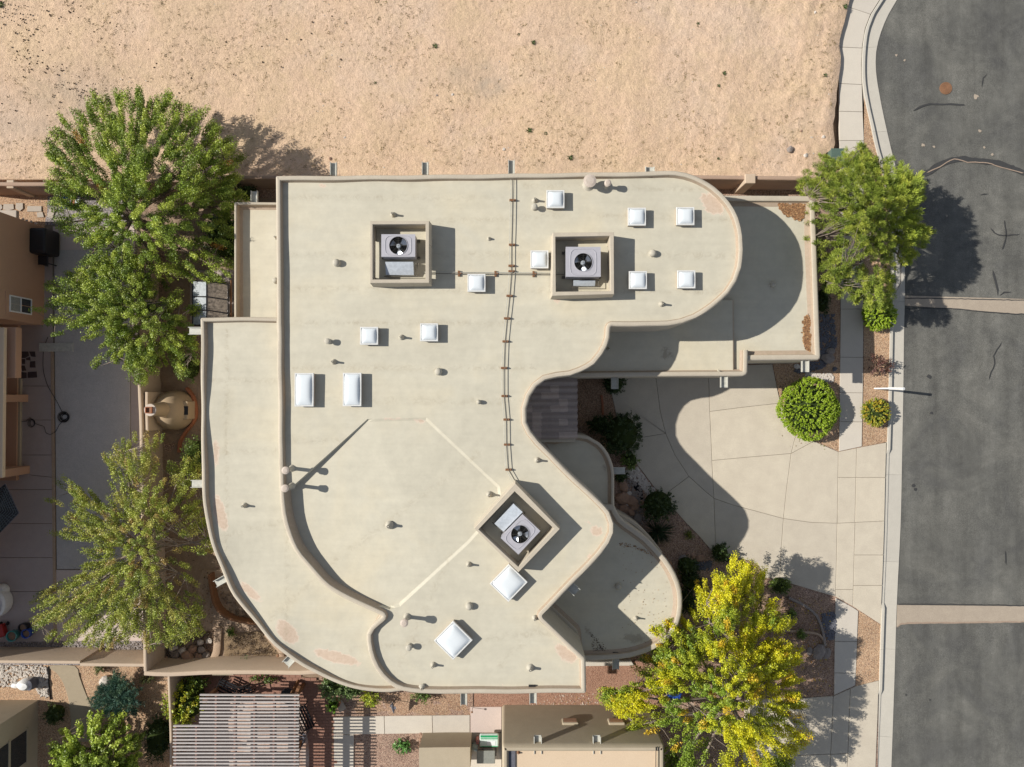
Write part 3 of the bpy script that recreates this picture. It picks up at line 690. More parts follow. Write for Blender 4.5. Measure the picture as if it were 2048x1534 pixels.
# ================================================================== THE HOUSE
def membrane(name='cream_roof_membrane', c=(.525,.49,.39)):
    m, nt, b, N, L = _m(name); v = wpos(nt)
    col = ramp(nt, noise(nt, .22, 5, .6, v, .7), [(.3, tuple(k*.93 for k in c)), (.5, c), (.7, (c[0]*1.06, c[1]*1.03, c[2]*.98))])
    f = ramp(nt, noise(nt, 2.2, 7, .7, v), [(.3, G(.91)), (.65, G(1.02))]); col = mixc(nt, 1, col, f, 'MULTIPLY')
    mp = N.new('ShaderNodeMapping'); mp.inputs['Scale'].default_value = (.12, 1.6, 1); L.new(v, mp.inputs['Vector'])
    f = ramp(nt, noise(nt, 2.2, 5, .6, mp.outputs[0]), [(.35, G(.97)), (.65, G(1.02))]); col = mixc(nt, 1, col, f, 'MULTIPLY')
    f = ramp(nt, noise(nt, 7, 5, .75, v, 1.2), [(.66, G(0)), (.80, G(.35))]); col = mixc(nt, f, col, (.36,.29,.20))
    a = N.new('ShaderNodeAttribute'); a.attribute_name = 'stain'; s2 = N.new('ShaderNodeSeparateColor'); L.new(a.outputs['Color'], s2.inputs[0])
    nn = noise(nt, 2.6, 8, .75, v, 1.2)
    def edge(src, lo, hi):
        ad = N.new('ShaderNodeMath'); ad.operation = 'ADD'; L.new(src, ad.inputs[0]); sb = N.new('ShaderNodeMath'); sb.operation = 'MULTIPLY_ADD'
        L.new(nn, sb.inputs[0]); sb.inputs[1].default_value = 1.5; sb.inputs[2].default_value = -.75; L.new(sb.outputs[0], ad.inputs[1])
        return ramp(nt, ad.outputs[0], [(lo, G(0)), (hi, G(1))])
    body = edge(s2.outputs[0], .42, .55); rim = edge(s2.outputs[0], .30, .40)
    colr = mixc(nt, rim, col, (.60,.50,.40)); mmf = N.new('ShaderNodeMath'); mmf.operation = 'MULTIPLY'; mmf.inputs[1].default_value = .62; L.new(body, mmf.inputs[0])
    pk = ramp(nt, noise(nt, 9, 5, .7, v), [(.3, (.40,.28,.19)), (.7, (.54,.42,.32))]); col = mixc(nt, mmf.outputs[0], colr, pk)
    gr = edge(s2.outputs[1], .40, .62); mg = N.new('ShaderNodeMath'); mg.operation = 'MULTIPLY'; mg.inputs[1].default_value = .45; L.new(gr, mg.inputs[0]); col = mixc(nt, mg.outputs[0], col, (.22,.17,.12))
    sm = ramp(nt, s2.outputs[2], [(.0, G(0)), (1, G(1))]); nb = ramp(nt, noise(nt, 3.5, 4, .8, v, 1), [(.45, G(0)), (.72, G(.65))])
    mb = N.new('ShaderNodeMath'); mb.operation = 'MULTIPLY'; L.new(sm, mb.inputs[0]); L.new(nb, mb.inputs[1]); col = mixc(nt, mb.outputs[0], col, (.30,.25,.17))
    L.new(col, b.inputs['Base Color']); b.inputs['Roughness'].default_value = .62; b.inputs['Specular IOR Level'].default_value = .3
    bn = N.new('ShaderNodeBump'); bn.inputs['Strength'].default_value = .25; bn.inputs['Distance'].default_value = .02
    L.new(noise(nt, 2.5, 6, .6, v), bn.inputs['Height']); L.new(bn.outputs[0], b.inputs['Normal']); return m
M['mem'] = membrane()
M['parapet'] = surf('painted_parapet_stucco', (.565,.50,.40), (.48,.42,.33), .85, .6, 2.5, 60, .8, .3, 70, .008, .2)
hx = P(1000, 800, 0)
H = thing('adobe_house', 'large tan adobe house with a sweeping curved cream flat roof, and skylights', 'house', (hx.x, hx.y, 0))
# stains: (px, py, rx, ry, rot, channel, amount); channel 0 pink clay, 1 grey grime
ST = [(1425,408,24,15,.7,0,1),(441,1028,10,34,-.25,0,1),(433,905,6,32,0,0,.75),(500,1182,8,28,-.85,0,.8),(575,1262,26,14,.9,0,1),(672,1314,42,10,.25,0,1),(1132,1306,24,14,.7,0,.85),
      (1212,702,24,14,.3,0,0),(645,372,12,7,.1,0,.55),(1113,602,9,5,.2,0,.75),(1193,1062,12,10,.2,0,.8),(1179,1111,6,6,0,0,.55),(1175,1045,5,4,0,0,.6),(1112,1195,10,5,-.7,0,.6),
      (1178,1266,13,11,.4,1,1),(1268,1276,24,12,-.2,1,.95),(1335,706,20,12,.1,1,1),(1195,728,10,7,0,1,.8),(1193,880,14,8,.2,1,.9),(1205,930,6,14,-.5,1,.9),(790,838,30,3,0,0,.45),(840,842,12,4,0,0,.5),
      (1060,735,24,10,-.1,1,.45),(1010,1370,9,3,0,0,.4),(1240,1200,10,8,0,1,.3)]
SEAM = [((560,645),(1200,648)),((560,800),(1040,803)),((560,395),(1000,397)),((1050,372),(1400,378)),((580,880),(690,882)),((700,1300),(1160,1260)),((900,1110),(780,1370)),((405,760),(550,762)),((405,900),(555,902)),((430,1080),(570,1040)),((540,1240),(640,1150)),((560,510),(1480,510)),((560,578),(1480,582)),((860,445),(1120,430)),((1180,430),(1460,440)),((560,735),(1050,735)),((960,905),(660,1130)),((1240,670),(1470,675)),((1300,510),(1480,515)),((1480,545),(1605,548)),((1120,1215),(1000,1330)),((455,660),(452,1200)),((575,1000),(575,1300)),((1340,1120),(1345,1250))]
def roof_sheet(poly, z, parent, step=.16, zf=None, extra=(), name='roof_membrane'):
    poly = ccw(poly); n = len(poly); vs = [Vector(p[:2]) for p in poly]; es = [(i, (i+1) % n) for i in range(n)]
    for c in extra:
        b = len(vs); k = len(c); vs += [Vector(p) for p in c]; es += [(b+i, b+(i+1) % k) for i in range(k)]
    a = np.array(poly); x0, y0 = a.min(0); x1, y1 = a.max(0)
    gx, gy = np.meshgrid(np.arange(x0, x1, step), np.arange(y0, y1, step)); gx = gx.ravel(); gy = gy.ravel(); m = inside(poly, gx, gy); gx = gx[m]; gy = gy[m]
    m = pdist(poly, gx, gy) > step*.3
    for c in extra: m &= pdist(c, gx, gy) > .045
    vs += [Vector((float(x), float(y))) for x, y in zip(gx[m], gy[m])]
    r = delaunay_2d_cdt(vs, es, [], 1, 1e-5); V2 = np.array([tuple(v) for v in r[0]]); F = [tuple(f) for f in r[2]]
    cen = np.array([V2[list(f)].mean(0) for f in F]); ins = inside(poly, cen[:, 0], cen[:, 1]); F = [f for f, k in zip(F, ins) if k]
    X, Y = V2[:, 0], V2[:, 1]; Z = np.full(len(X), z)+(zf(X, Y) if zf else 0)+.007*nz(X, Y, .9, 31)
    o = mk(name, np.column_stack([X, Y, Z]), F, M['mem'], parent)
    o.data.polygons.foreach_set('use_smooth', np.ones(len(F), bool)); o.data.set_sharp_from_angle(angle=math.radians(16))
    C = np.zeros((len(X), 4), np.float32); C[:, 3] = 1
    for px, py, rx, ry, rot, ch, am in ST:
        if not am: continue
        c = P(px, py, z); dx = X-c.x; dy = -(Y-c.y); u = (dx*math.cos(rot)+dy*math.sin(rot))/(rx/46); v = (-dx*math.sin(rot)+dy*math.cos(rot))/(ry/46)
        d = np.sqrt(u*u+v*v); C[:, ch] = np.maximum(C[:, ch], am*np.clip(1.35-.9*d, 0, 1))
    for p, q in SEAM:
        p, q = P(*p, z), P(*q, z); s = [(p.x, p.y), (q.x, q.y)]; C[:, 2] = np.maximum(C[:, 2], np.clip(1-pdist(s, X, Y, False)/.17, 0, 1))
    at = o.data.color_attributes.new('stain', 'FLOAT_COLOR', 'POINT'); at.data.foreach_set('color', C.ravel()); return o
def volume(px, ztop, zmem, wd=.2, zbase=-.1, cove=.14, zf=None, extra=(), rc=.1, parent=None, wall='parapet', step=.3, rs=.16, mem=True):
    parent = parent or H
    pts = wpts(px, ztop); 
    if area([p[:2] for p in pts]) < 0:
        pts = list(reversed(pts))
    poly = roundc(spline(pts, step), rc)
    amp = .012
    poly = [(x+amp*math.sin(x*1.7+y*2.3), y+amp*math.sin(x*2.1-y*1.9)) for x, y in poly]
    V, F = sweep(poly, [(0, zbase), (0, ztop-.10), (.012, ztop-.05), (.045, ztop-.012), (.09, ztop), (wd-.06, ztop), (wd-.02, ztop-.012), (wd, ztop-.04)])
    n = len(poly); V = np.array(V); k = 4*n
    V[k:, 2] += .010*nz(V[k:, 0], V[k:, 1], 1.3, 51)
    mk('wall', V, F, M[wall], parent, smooth=True)
    lo = zmem-.35 if zf else zmem-.03
    V, F = sweep(poly, [(wd-.002, ztop-.038), (wd+.02, zmem+.06), (wd+cove*.6, zmem+.012), (wd+cove, zmem-.03)]) if not zf else sweep(poly, [(wd-.002, ztop-.038), (wd+.025, zmem+.05), (wd+cove*.6, zmem-.12), (wd+cove, lo)])
    mk('roof_flashing', V, F, M['mem'], parent, smooth=True).data.color_attributes.new('stain', 'FLOAT_COLOR', 'POINT')
    if mem: roof_sheet(offset(poly, wd-.01 if not zf else wd+.0), zmem, parent, rs, zf, extra)
    return poly
ZM, ZT = 5.52, 5.75
MAIN = [(551,351,'c'),(700,350),(900,348),(1100,345),(1200,343.5),(1300,342),(1352,341),(1391,350),(1430,373),(1459,402),(1477,434),(1486,472),(1488,500),(1484,535),(1474,562),(1459,586),(1428,614),(1391,637),(1365,647),(1339,652),(1300,652.5),(1221.5,652.5,'c'),(1220.5,675),(1215,692),(1206,708),(1189,728),(1163,743),(1141,751.5),(1115,755),(1091,761),(1073,774),(1060,794),(1053.5,818),(1054.5,844),(1063,862),(1078,882),(1104,908.5),(1156,960.5),(1198,999.8),(1219,1023),(1227.5,1047),(1227.5,1067),(1219,1088),(1204,1109),(1165,1150),(1084,1233.5,'c'),(1172.3,1317,'c'),(1172,1387,'c'),(1080,1388),(940,1389),(839,1388,'c'),(804,1383.5),(775,1368),(749,1338),(736,1303),(733,1268),(741,1253),(764,1233,'c'),(733,1218.5),(692,1200.5),(653,1176),(618,1140.5),(586,1100),(566,1045),(559,990),(556,930),(556,880),(553,640,'c')]
TRAY = [(735,838),(853,835),(1000,973),(1004,1012),(962,1060),(938,1087),(800,1213),(780,1219),(735,1206),(690,1188),(632,1144),(598,1094),(574,1030),(569,1000),(569,987)]
tw = ccw(PP(TRAY, ZM)); n_ = len(tw)
tden = []
for i in range(n_):
    a, b_ = tw[i], tw[(i+1) % n_]; k = max(1, int(math.hypot(b_[0]-a[0], b_[1]-a[1])/.2))
    tden += [(a[0]+(b_[0]-a[0])*j/k, a[1]+(b_[1]-a[1])*j/k) for j in range(k)]
tin = offset(tden, .12); tin0 = offset(tden, .04)
s0 = 1365/(CAMH-ZM)
p1, p2 = P(735, 838, ZM), P(571, 985, ZM)
NWL = [(p1.x, p1.y), (p2.x, p2.y)]
SWL = PP([(569,987),(569,1000),(574,1030),(598,1094),(632,1144),(690,1188),(735,1206),(780,1219)], ZM)
def mainz(X, Y):
    ins = inside(tw, X, Y); d = pdist(tw, X, Y)
    px = X*s0+1024; py = 788-Y*s0
    dep = np.clip(.06-.00105*(px-735)+.000395*(py-838), .05, .30)
    nw = (pdist(NWL, X, Y, False) <= d+.02) | (pdist(SWL, X, Y, False) <= d+.02)
    k = np.where(nw, np.clip(d/.04, 0, 1), np.clip(d/.12, 0, 1))
    z = -dep*k*ins
    # shallow saddles (crickets) along the parapets so water runs to the spouts
    for cx, cy, r, h in ((760,352,60,.05),(935,349,60,.05),(1105,346,50,.05),(1250,344,40,.04),(562,870,50,.0)):
        c = P(cx, cy, ZM); z = z+h*np.exp(-(((X-c.x)/(r/47))**2+((Y-c.y)/.55)**2))
    return z
mainpoly = volume(MAIN, ZT, ZM, .2, zf=mainz, extra=(tden, tin0, tin))
# narrower main sheet uses zf; west wing
WING = [(400,634.5,'c'),(470,634),(560,634,'c'),(570,800),(575,985),(585,1050),(605,1095),(640,1140),(680,1175),(740,1205),(775,1222,'c'),(752,1258),(748,1300),(762,1335),(785,1360),(830,1378,'c'),(781,1386),(722,1381),(678,1370),(634,1349),(590.5,1326),(546.5,1291),(512,1250),(476,1206),(458,1179),(440.5,1138),(420.5,1088),(408,1026),(402.5,976),(401.5,900),(400.5,760)]
def wingz(X, Y):
    z = 0*X
    for cx, cy, r, h in ((408,830,62,.13),(425,1100,50,.10),(540,1280,55,.10),(700,1378,60,.09),(404,700,30,-.02)):
        c = P(cx, cy, 5.1); z = z+h*np.exp(-(((X-c.x)/(r/47*.9))**2+((Y-c.y)/(r/47))**2)*.9)
    return z
WT, WM = 5.4, 5.15
volume(WING, WT, WM, .17, zf=wingz)
# small lower north-west room
volume([(468,403.5,'c'),(560,403.5,'c'),(560,650,'c'),(468,650,'c')], 3.75, 3.38, .13, cove=.2, rc=.06, rs=.4)
# garage: lower east roof and the slightly higher west half
def open_volume(px, ztop, zmem, wd, cove, sheet_px, skirt=None):
    pts = spline(wpts(px, ztop), .4, False)                      # ordered so that the roof lies on the left
    q = roundc(pts, .12); q = [pts[0]]+q[5:-5]+[pts[-1]] if False else pts
    V, F = sweep(q, [(0, -.1), (0, ztop-.10), (.012, ztop-.05), (.045, ztop-.012), (.09, ztop), (wd-.06, ztop), (wd-.02, ztop-.012), (wd, ztop-.04)], False)
    n = len(q); F += [tuple(i*n for i in range(8)), tuple(i*n+n-1 for i in reversed(range(8)))]
    mk('wall', V, F, M['parapet'], H, smooth=True)
    V, F = sweep(q, [(wd-.002, ztop-.038), (wd+.02, zmem+.05), (wd+cove*.6, zmem+.012), (wd+cove, zmem-.03)], False)
    mk('roof_flashing', V, F, M['mem'], H, smooth=True).data.color_attributes.new('stain', 'FLOAT_COLOR', 'POINT')
    roof_sheet(PP(sheet_px, zmem), zmem, H, .4)
    if skirt:
        a = PP(skirt, zmem); V = []
        for x, y in a: V += [(x, y, zmem+.004), (x+.05, y, zmem-.02), (x+.06, y, zmem-.3)]
        mk('roof_flashing', V, [(k*3+i, k*3+i+1, k*3+3+i+1, k*3+3+i) for k in range(len(a)-1) for i in range(2)], M['mem'], H).data.color_attributes.new('stain', 'FLOAT_COLOR', 'POINT')
open_volume([(1497,723,'c'),(1500,721.5,'c'),(1636,720.5,'c'),(1641,717),(1642,711,'c'),(1641,690,'c'),(1638,600),(1634,480),(1631,400,'c'),(1628,393),(1620,391,'c'),(1540,390.5),(1430,390,'c')], 3.15, 2.93, .26, .28,
            [(1492,712),(1634,712),(1630,600),(1626,400),(1430,398),(1430,746),(1492,746)])
open_volume([(1100,756,'c'),(1300,753.5),(1486,752.5,'c'),(1493,750),(1496,744,'c'),(1497,715,'c'),(1497,700,'c')], 3.3, 3.08, .22, .10,
            [(1100,749),(1300,747),(1466,746),(1465,600),(1120,600)], [(1466,746),(1465,600)])
# small curved entry roof and the south-east bay
volume([(1080,886),(1110,878),(1153,868),(1177,872),(1199,885.5),(1216,907),(1227,934),(1229.5,962),(1229,1000),(1229,1030,'c'),(1150,1010,'c')], 3.1, 2.9, .16, cove=.16, rc=.08, rs=.4)
volume([(1130,1010,'c'),(1228,1010,'c'),(1242,1037),(1268,1056),(1292,1074),(1316,1099),(1333,1117),(1352,1147),(1364,1180),(1366,1213),(1358,1248),(1338,1280),(1308,1300),(1276,1312.5),(1238,1320),(1150,1322,'c'),(1146,1266,'c'),(1075,1200,'c'),(1080,1150,'c')], 3.3, 3.05, .24, cove=.2, rc=.08, rs=.4)
# thin curved planter wall beside the entry (two tiers)
def curb_wall(px, ztop, zb, th, mat, parent, name='wall'):
    c = spline(wpts(px, ztop), .25, False); a = offset(c, th/2, False); b_ = offset(c, -th/2, False); n = len(c); V = []; F = []
    for (xa, ya), (xb, yb) in zip(a, b_):
        ia = (xa+(xb-xa)*.15, ya+(yb-ya)*.15); ib = (xb+(xa-xb)*.15, yb+(ya-yb)*.15)
        V += [(xa, ya, zb), (xa, ya, ztop-.04), (*ia, ztop), (*ib, ztop), (xb, yb, ztop-.04), (xb, yb, zb)]
    for i in range(n-1):
        for j in range(5): F.append((i*6+j, (i+1)*6+j, (i+1)*6+j+1, i*6+j+1))
    F.append((5,4,3,2,1,0)); F.append(tuple((n-1)*6+j for j in range(6)))
    return mk(name, V, F, M[mat], parent)
curb_wall([(1236,1030),(1262,1044),(1286,1062),(1305,1084),(1322,1106)], 2.2, -.1, .16, 'parapet', H)

# ---- canales (roof spouts)
def canale(p0, p1, wpx, z, out=True):
    a = P(*p0, z); b_ = P(*p1, z); d = (b_-a); L = d.length; d.normalize(); s = Vector((-d.y, d.x, 0)); hw = wpx/1365*(CAMH-z)/2; a = a-d*.12
    rot = Matrix((d, s, Vector((0, 0, 1)))).transposed(); L += .12; b = MB(); m = a+d*L/2
    b.box(m, (L, hw*2, .025), rot=rot); b.box(m+s*(hw-.012)+Vector((0, 0, .075)), (L, .022, .13), rot=rot); b.box(m-s*(hw-.012)+Vector((0, 0, .075)), (L, .022, .13), rot=rot)
    b.build('canale', M['canale'], H)
for p0, p1, w_, z in (((668,346),(668,326),13,5.3),((851,344),(851,325),13,5.3),((1023,343),(1023,321),13,5.3),((1299,340),(1299,334.5),18,5.3),((510,402),(510,383),13,3.3),
        ((402,662),(379,662),15,4.95),((403,967),(384,967),15,4.95),((450,1157),(432,1167),14,4.95),((592,1307),(572,1328),18,4.9),((928,1388),(928,1409),13,5.2),((1066,1388),(1066,1406),14,5.2),
        ((1231,1320),(1231,1338),13,2.9),((1447,752),(1447,775),14,3.0),((1609,721),(1609,744),14,2.85),((1229,755),(1229,778),14,2.9),((1228,941),(1250,941),13,2.85),((1136,1167),(1154,1184),18,5.2)):
    canale(p0, p1, w_, z)
# dark scupper mouths inside the parapets
for x, y, w_, hh, z in ((668,361,14,2,ZM+.05),(852,358,14,2,ZM+.05),(1024,356.5,14,2,ZM+.05),(1298,353.5,14,2,ZM+.05),(928,1376.5,13,2,ZM+.05),(1064,1371.5,13,2,ZM+.05),(1231,1306,12,3,3.1)):
    c = P(x, y, z); b = MB(); b.box(c, (w_/47, hh/47*1.5, .07)); b.build('scupper', M['black'], H)

# ---- skylights
def dome_v(hx, hy, h, n=14):
    V = []; F = []
    for i in range(n+1):
        for j in range(n+1):
            u = 2*i/n-1; v = 2*j/n-1; V.append((u*hx, v*hy, h*((1-abs(u)**3.2)*(1-abs(v)**3.2))**.62))
    for i in range(n):
        for j in range(n): a = i*(n+1)+j; F.append((a, a+n+1, a+n+2, a+1))
    return V, F
def skylight(px, py, wp_, hp, rz=0, z=ZM, dark=False):
    hgt = .30; c = P(px, py, z+hgt); sc_ = (CAMH-z-hgt)/1365; hx, hy = wp_*sc_/2, hp*sc_/2; Mr = Matrix.Rotation(rz, 3, 'Z')
    s = bpy.data.objects.new('skylight', None); s.empty_display_size = .2; link(s, H, (c.x, c.y, z))
    b = MB(); b.box((c.x, c.y, z+hgt/2-.05), (hx*2-.05, hy*2-.05, hgt), rz); b.build('curb', M['mem'], s).data.color_attributes.new('stain', 'FLOAT_COLOR', 'POINT')
    V = []; 
    for sx, zz in ((1, hgt-.09), (1, hgt-.01), (.985, hgt)):
        V += [(-hx*sx, -hy*sx, zz), (hx*sx, -hy*sx, zz), (hx*sx, hy*sx, zz), (-hx*sx, hy*sx, zz)]
    t = .055; V += [(-hx+t, -hy+t, hgt), (hx-t, -hy+t, hgt), (hx-t, hy-t, hgt), (-hx+t, hy-t, hgt), (-hx+t, -hy+t, hgt-.05), (hx-t, -hy+t, hgt-.05), (hx-t, hy-t, hgt-.05), (-hx+t, hy-t, hgt-.05)]
    F = [(r_*4+k, r_*4+(k+1) % 4, r_*4+4+(k+1) % 4, r_*4+4+k) for r_ in range(4) for k in range(4)]
    V = [Mr @ Vector(v)+Vector((c.x, c.y, z)) for v in V]; mk('frame', V, F, M['alu'], s)
    V, F = dome_v(hx-t-.005, hy-t-.005, .12); V = [Mr @ Vector(v)+Vector((c.x, c.y, z+hgt-.02)) for v in V]; mk('dome', V, F, M['dome'], s, smooth=True)
for x, y in ((1111,398),(1274,433),(1371,432),(1276,560),(1373,558.5),(1079,518.5),(953,565.5),(738,671.5),(858,664.5)): skylight(x, y, 36, 36)
skylight(608, 779.5, 38, 67); skylight(704, 779, 37, 67)
skylight(1017.5, 1166, 55, 52, math.radians(46)); skylight(906.5, 1281, 55, 54, math.radians(45.5))

# ---- roof vents: part of the house
def vent(kind, px, py, sz=1.0, z=ZM):
    """px,py: the top of the vent as seen"""
    h = {'flue': .85, 'big': .62, 'ball': .24, 'pipe': .30, 'hood': .33, 'short': .16}[kind]*(sz if kind in ('flue',) else 1)
    if kind == 'flue': h = .85
    c0 = P(px, py, z+h); c = Vector((c0.x, c0.y, z)); 
    v = bpy.data.objects.new('flue' if kind in ('flue', 'big') else 'vent', None); v.empty_display_size = .1; link(v, H, c)
    if kind in ('flue', 'big'):
        r = .10*sz; b = MB(); b.lathe(c, [(r*2.2, -.03), (r*1.7, .03), (r*1.05, .12), (r, .16), (r, h-.16)], 14); b.build('pipe', M['vent'], v, smooth=True)
        b = MB(); b.lathe(c, [(r*1.1, h-.22), (r*1.75, h-.19), (r*1.85, h-.14), (r*1.2, h-.13), (r*1.2, h-.07), (r*2.0, h-.06), (r*2.0, h-.035), (r*1.2, h-.005), (.004, h)], 18); b.build('cap', M['rustcap'], v)
    elif kind == 'ball':
        r = .135*sz; b = MB(); b.lathe(c, [(r*1.4, -.03), (r*1.05, .03), (r*.95, .08)], 14); b.build('collar', M['vent'], v, smooth=True)
        b = MB(); b.lathe(c, [(r*.8, .06), (r*1.12, .09), (r*1.12, .14), (r*.9, .2), (r*.5, .235), (.004, h)], 16); b.build('cap', M['vent'], v, smooth=True)
    elif kind == 'hood':
        r = .06; b = MB(); b.lathe(c, [(r*2.2, -.03), (r*1.8, .04), (r, .14), (r, h-.12)], 10); b.build('pipe', M['vent'], v, smooth=True)
        b = MB(); b.lathe(c, [(r*1.2, h-.14), (r*2.1, h-.12), (r*2.2, h-.05), (r*1.2, h-.01), (.004, h)], 14); b.build('cap', M['vent'], v)
    elif kind == 'short':
        b = MB(); b.lathe(c, [(.13*sz, -.03), (.07*sz, .06), (.045*sz, .14), (.035*sz, .15), (.03*sz, .1)], 10); b.build('pipe', M['vent'], v, smooth=True)
    else:
        r = .042*sz; b = MB(); b.lathe(c, [(r*3.2, -.03), (r*2.7, .03), (r*1.4, .13), (r*1.15, .16), (r, h)], 10); b.build('boot', M['vent'], v, smooth=True)
        b = MB(); b.lathe(c, [(r*.93, h-.1), (r*1.0, h-.1), (r*1.0, h+.004), (r*.7, h+.004), (r*.68, h-.09)], 10); b.build('pipe', M['blackmetal'], v)
vent('big', 1180, 361, 1.35); vent('big', 1216, 365, .72); vent('flue', 570, 941, .78); vent('flue', 569, 977, .78); vent('flue', 808, 1247, .82)
for x, y in ((671,524),(1307,505),(876,743),(938,1215),(957,804)): vent('ball', x, y, 1 if x != 957 else .6)
for x, y in ((784,426),(801,673.5),(664,723),(978,991),(937,1132),(1075,921.5),(1326,606.5),(1070,397),(865,1335),(484,1013)): vent('pipe', x, y, 1, ZM if x > 500 else WM)
for x, y in ((776,1053),(1061,1341)): vent('pipe', x, y, 1.35)
for x, y in ((654,682),(1069,412),(817,1297)): vent('hood', x, y)
vent('pipe', 1070, 1240, 1.0); vent('short', 978, 476, .8); vent('short', 843, 1379, 1.2, ZM+.1)
vent('ball', 1237, 1175, .9, 3.05); vent('pipe', 1274, 1240, .8, 3.05); vent('pipe', 1218, 697, .7, 3.06); vent('ball', 1548, 568, .8, 2.93); vent('pipe', 1440, 742, .6, 3.06)
vent('pipe', 549, 473, .8, 3.38); vent('ball', 549, 560, .9, 3.38)

# ---- walled wells round the rooftop units: part of the house
WTOP = ZM+.76
def well(corners, inner, slots):
    """corners NW, NE, SE, SW of the wall tops; slots: side -> [(t0, t1, height)]"""
    o = [P(*p, WTOP) for p in corners]; i_ = [P(*p, WTOP) for p in inner]
    w_ = bpy.data.objects.new('screen_wall', None); cc = sum((Vector(q) for q in o), Vector())/4; link(w_, H, (cc.x, cc.y, ZM))
    for k in range(4):
        a, b_, c, d = o[k], o[(k+1) % 4], i_[(k+1) % 4], i_[k]
        ts = [0]; cuts_ = slots.get(k, [])
        for t0, t1, hh in cuts_: ts += [t0, t1]
        ts.append(1); V = []; F = []
        for q in range(len(ts)-1):
            z0 = ZM-.3
            for t0, t1, hh in cuts_:
                if abs(ts[q]-t0) < 1e-6: z0 = ZM+hh
            for t in (ts[q], ts[q+1]):
                O = a.lerp(b_, t); I = d.lerp(c, t); ou = (O-I).normalized()*.02
                bt = (O-I).normalized()*.055
                V += [(O.x+bt.x, O.y+bt.y, z0), (O.x, O.y, WTOP-.04), (O.x-ou.x, O.y-ou.y, WTOP), (I.x+ou.x, I.y+ou.y, WTOP), (I.x, I.y, WTOP-.04), (I.x, I.y, z0)]
            bse = len(V)-12
            for j in range(5): F.append((bse+j, bse+6+j, bse+7+j, bse+j+1))
            F.append((bse+5, bse+11, bse+6, bse)); F.append(tuple(bse+5-j for j in range(6))); F.append(tuple(bse+6+j for j in range(6)))
        mk('wall_panel', V, F, M['parapet'], w_)
well([(740,441.5),(858.5,441.5),(858.5,566),(740,566.5)], [(745.5,449),(851,448.5),(851,558.5),(745.5,558.5)], {1: [(.24,.37,.24), (.74,.92,.24)], 3: [(.08,.76,.19)], 2: [(.30,.52,.2)]})
well([(1106,465),(1228,464),(1228.5,588.5),(1104,592)], [(1111,474),(1219.5,472),(1221.5,582),(1112,583)], {1: [(.12,.30,.2)], 3: [(.10,.77,.09)], 2: [(.2,.7,.12)]})
well([(948,1057),(1030.5,966),(1120,1058),(1037,1145)], [(957.5,1059),(1029.5,983),(1107.5,1057),(1037,1133.5)], {1: [(.30,.62,.26)], 3: [(.2,.85,.15)]})

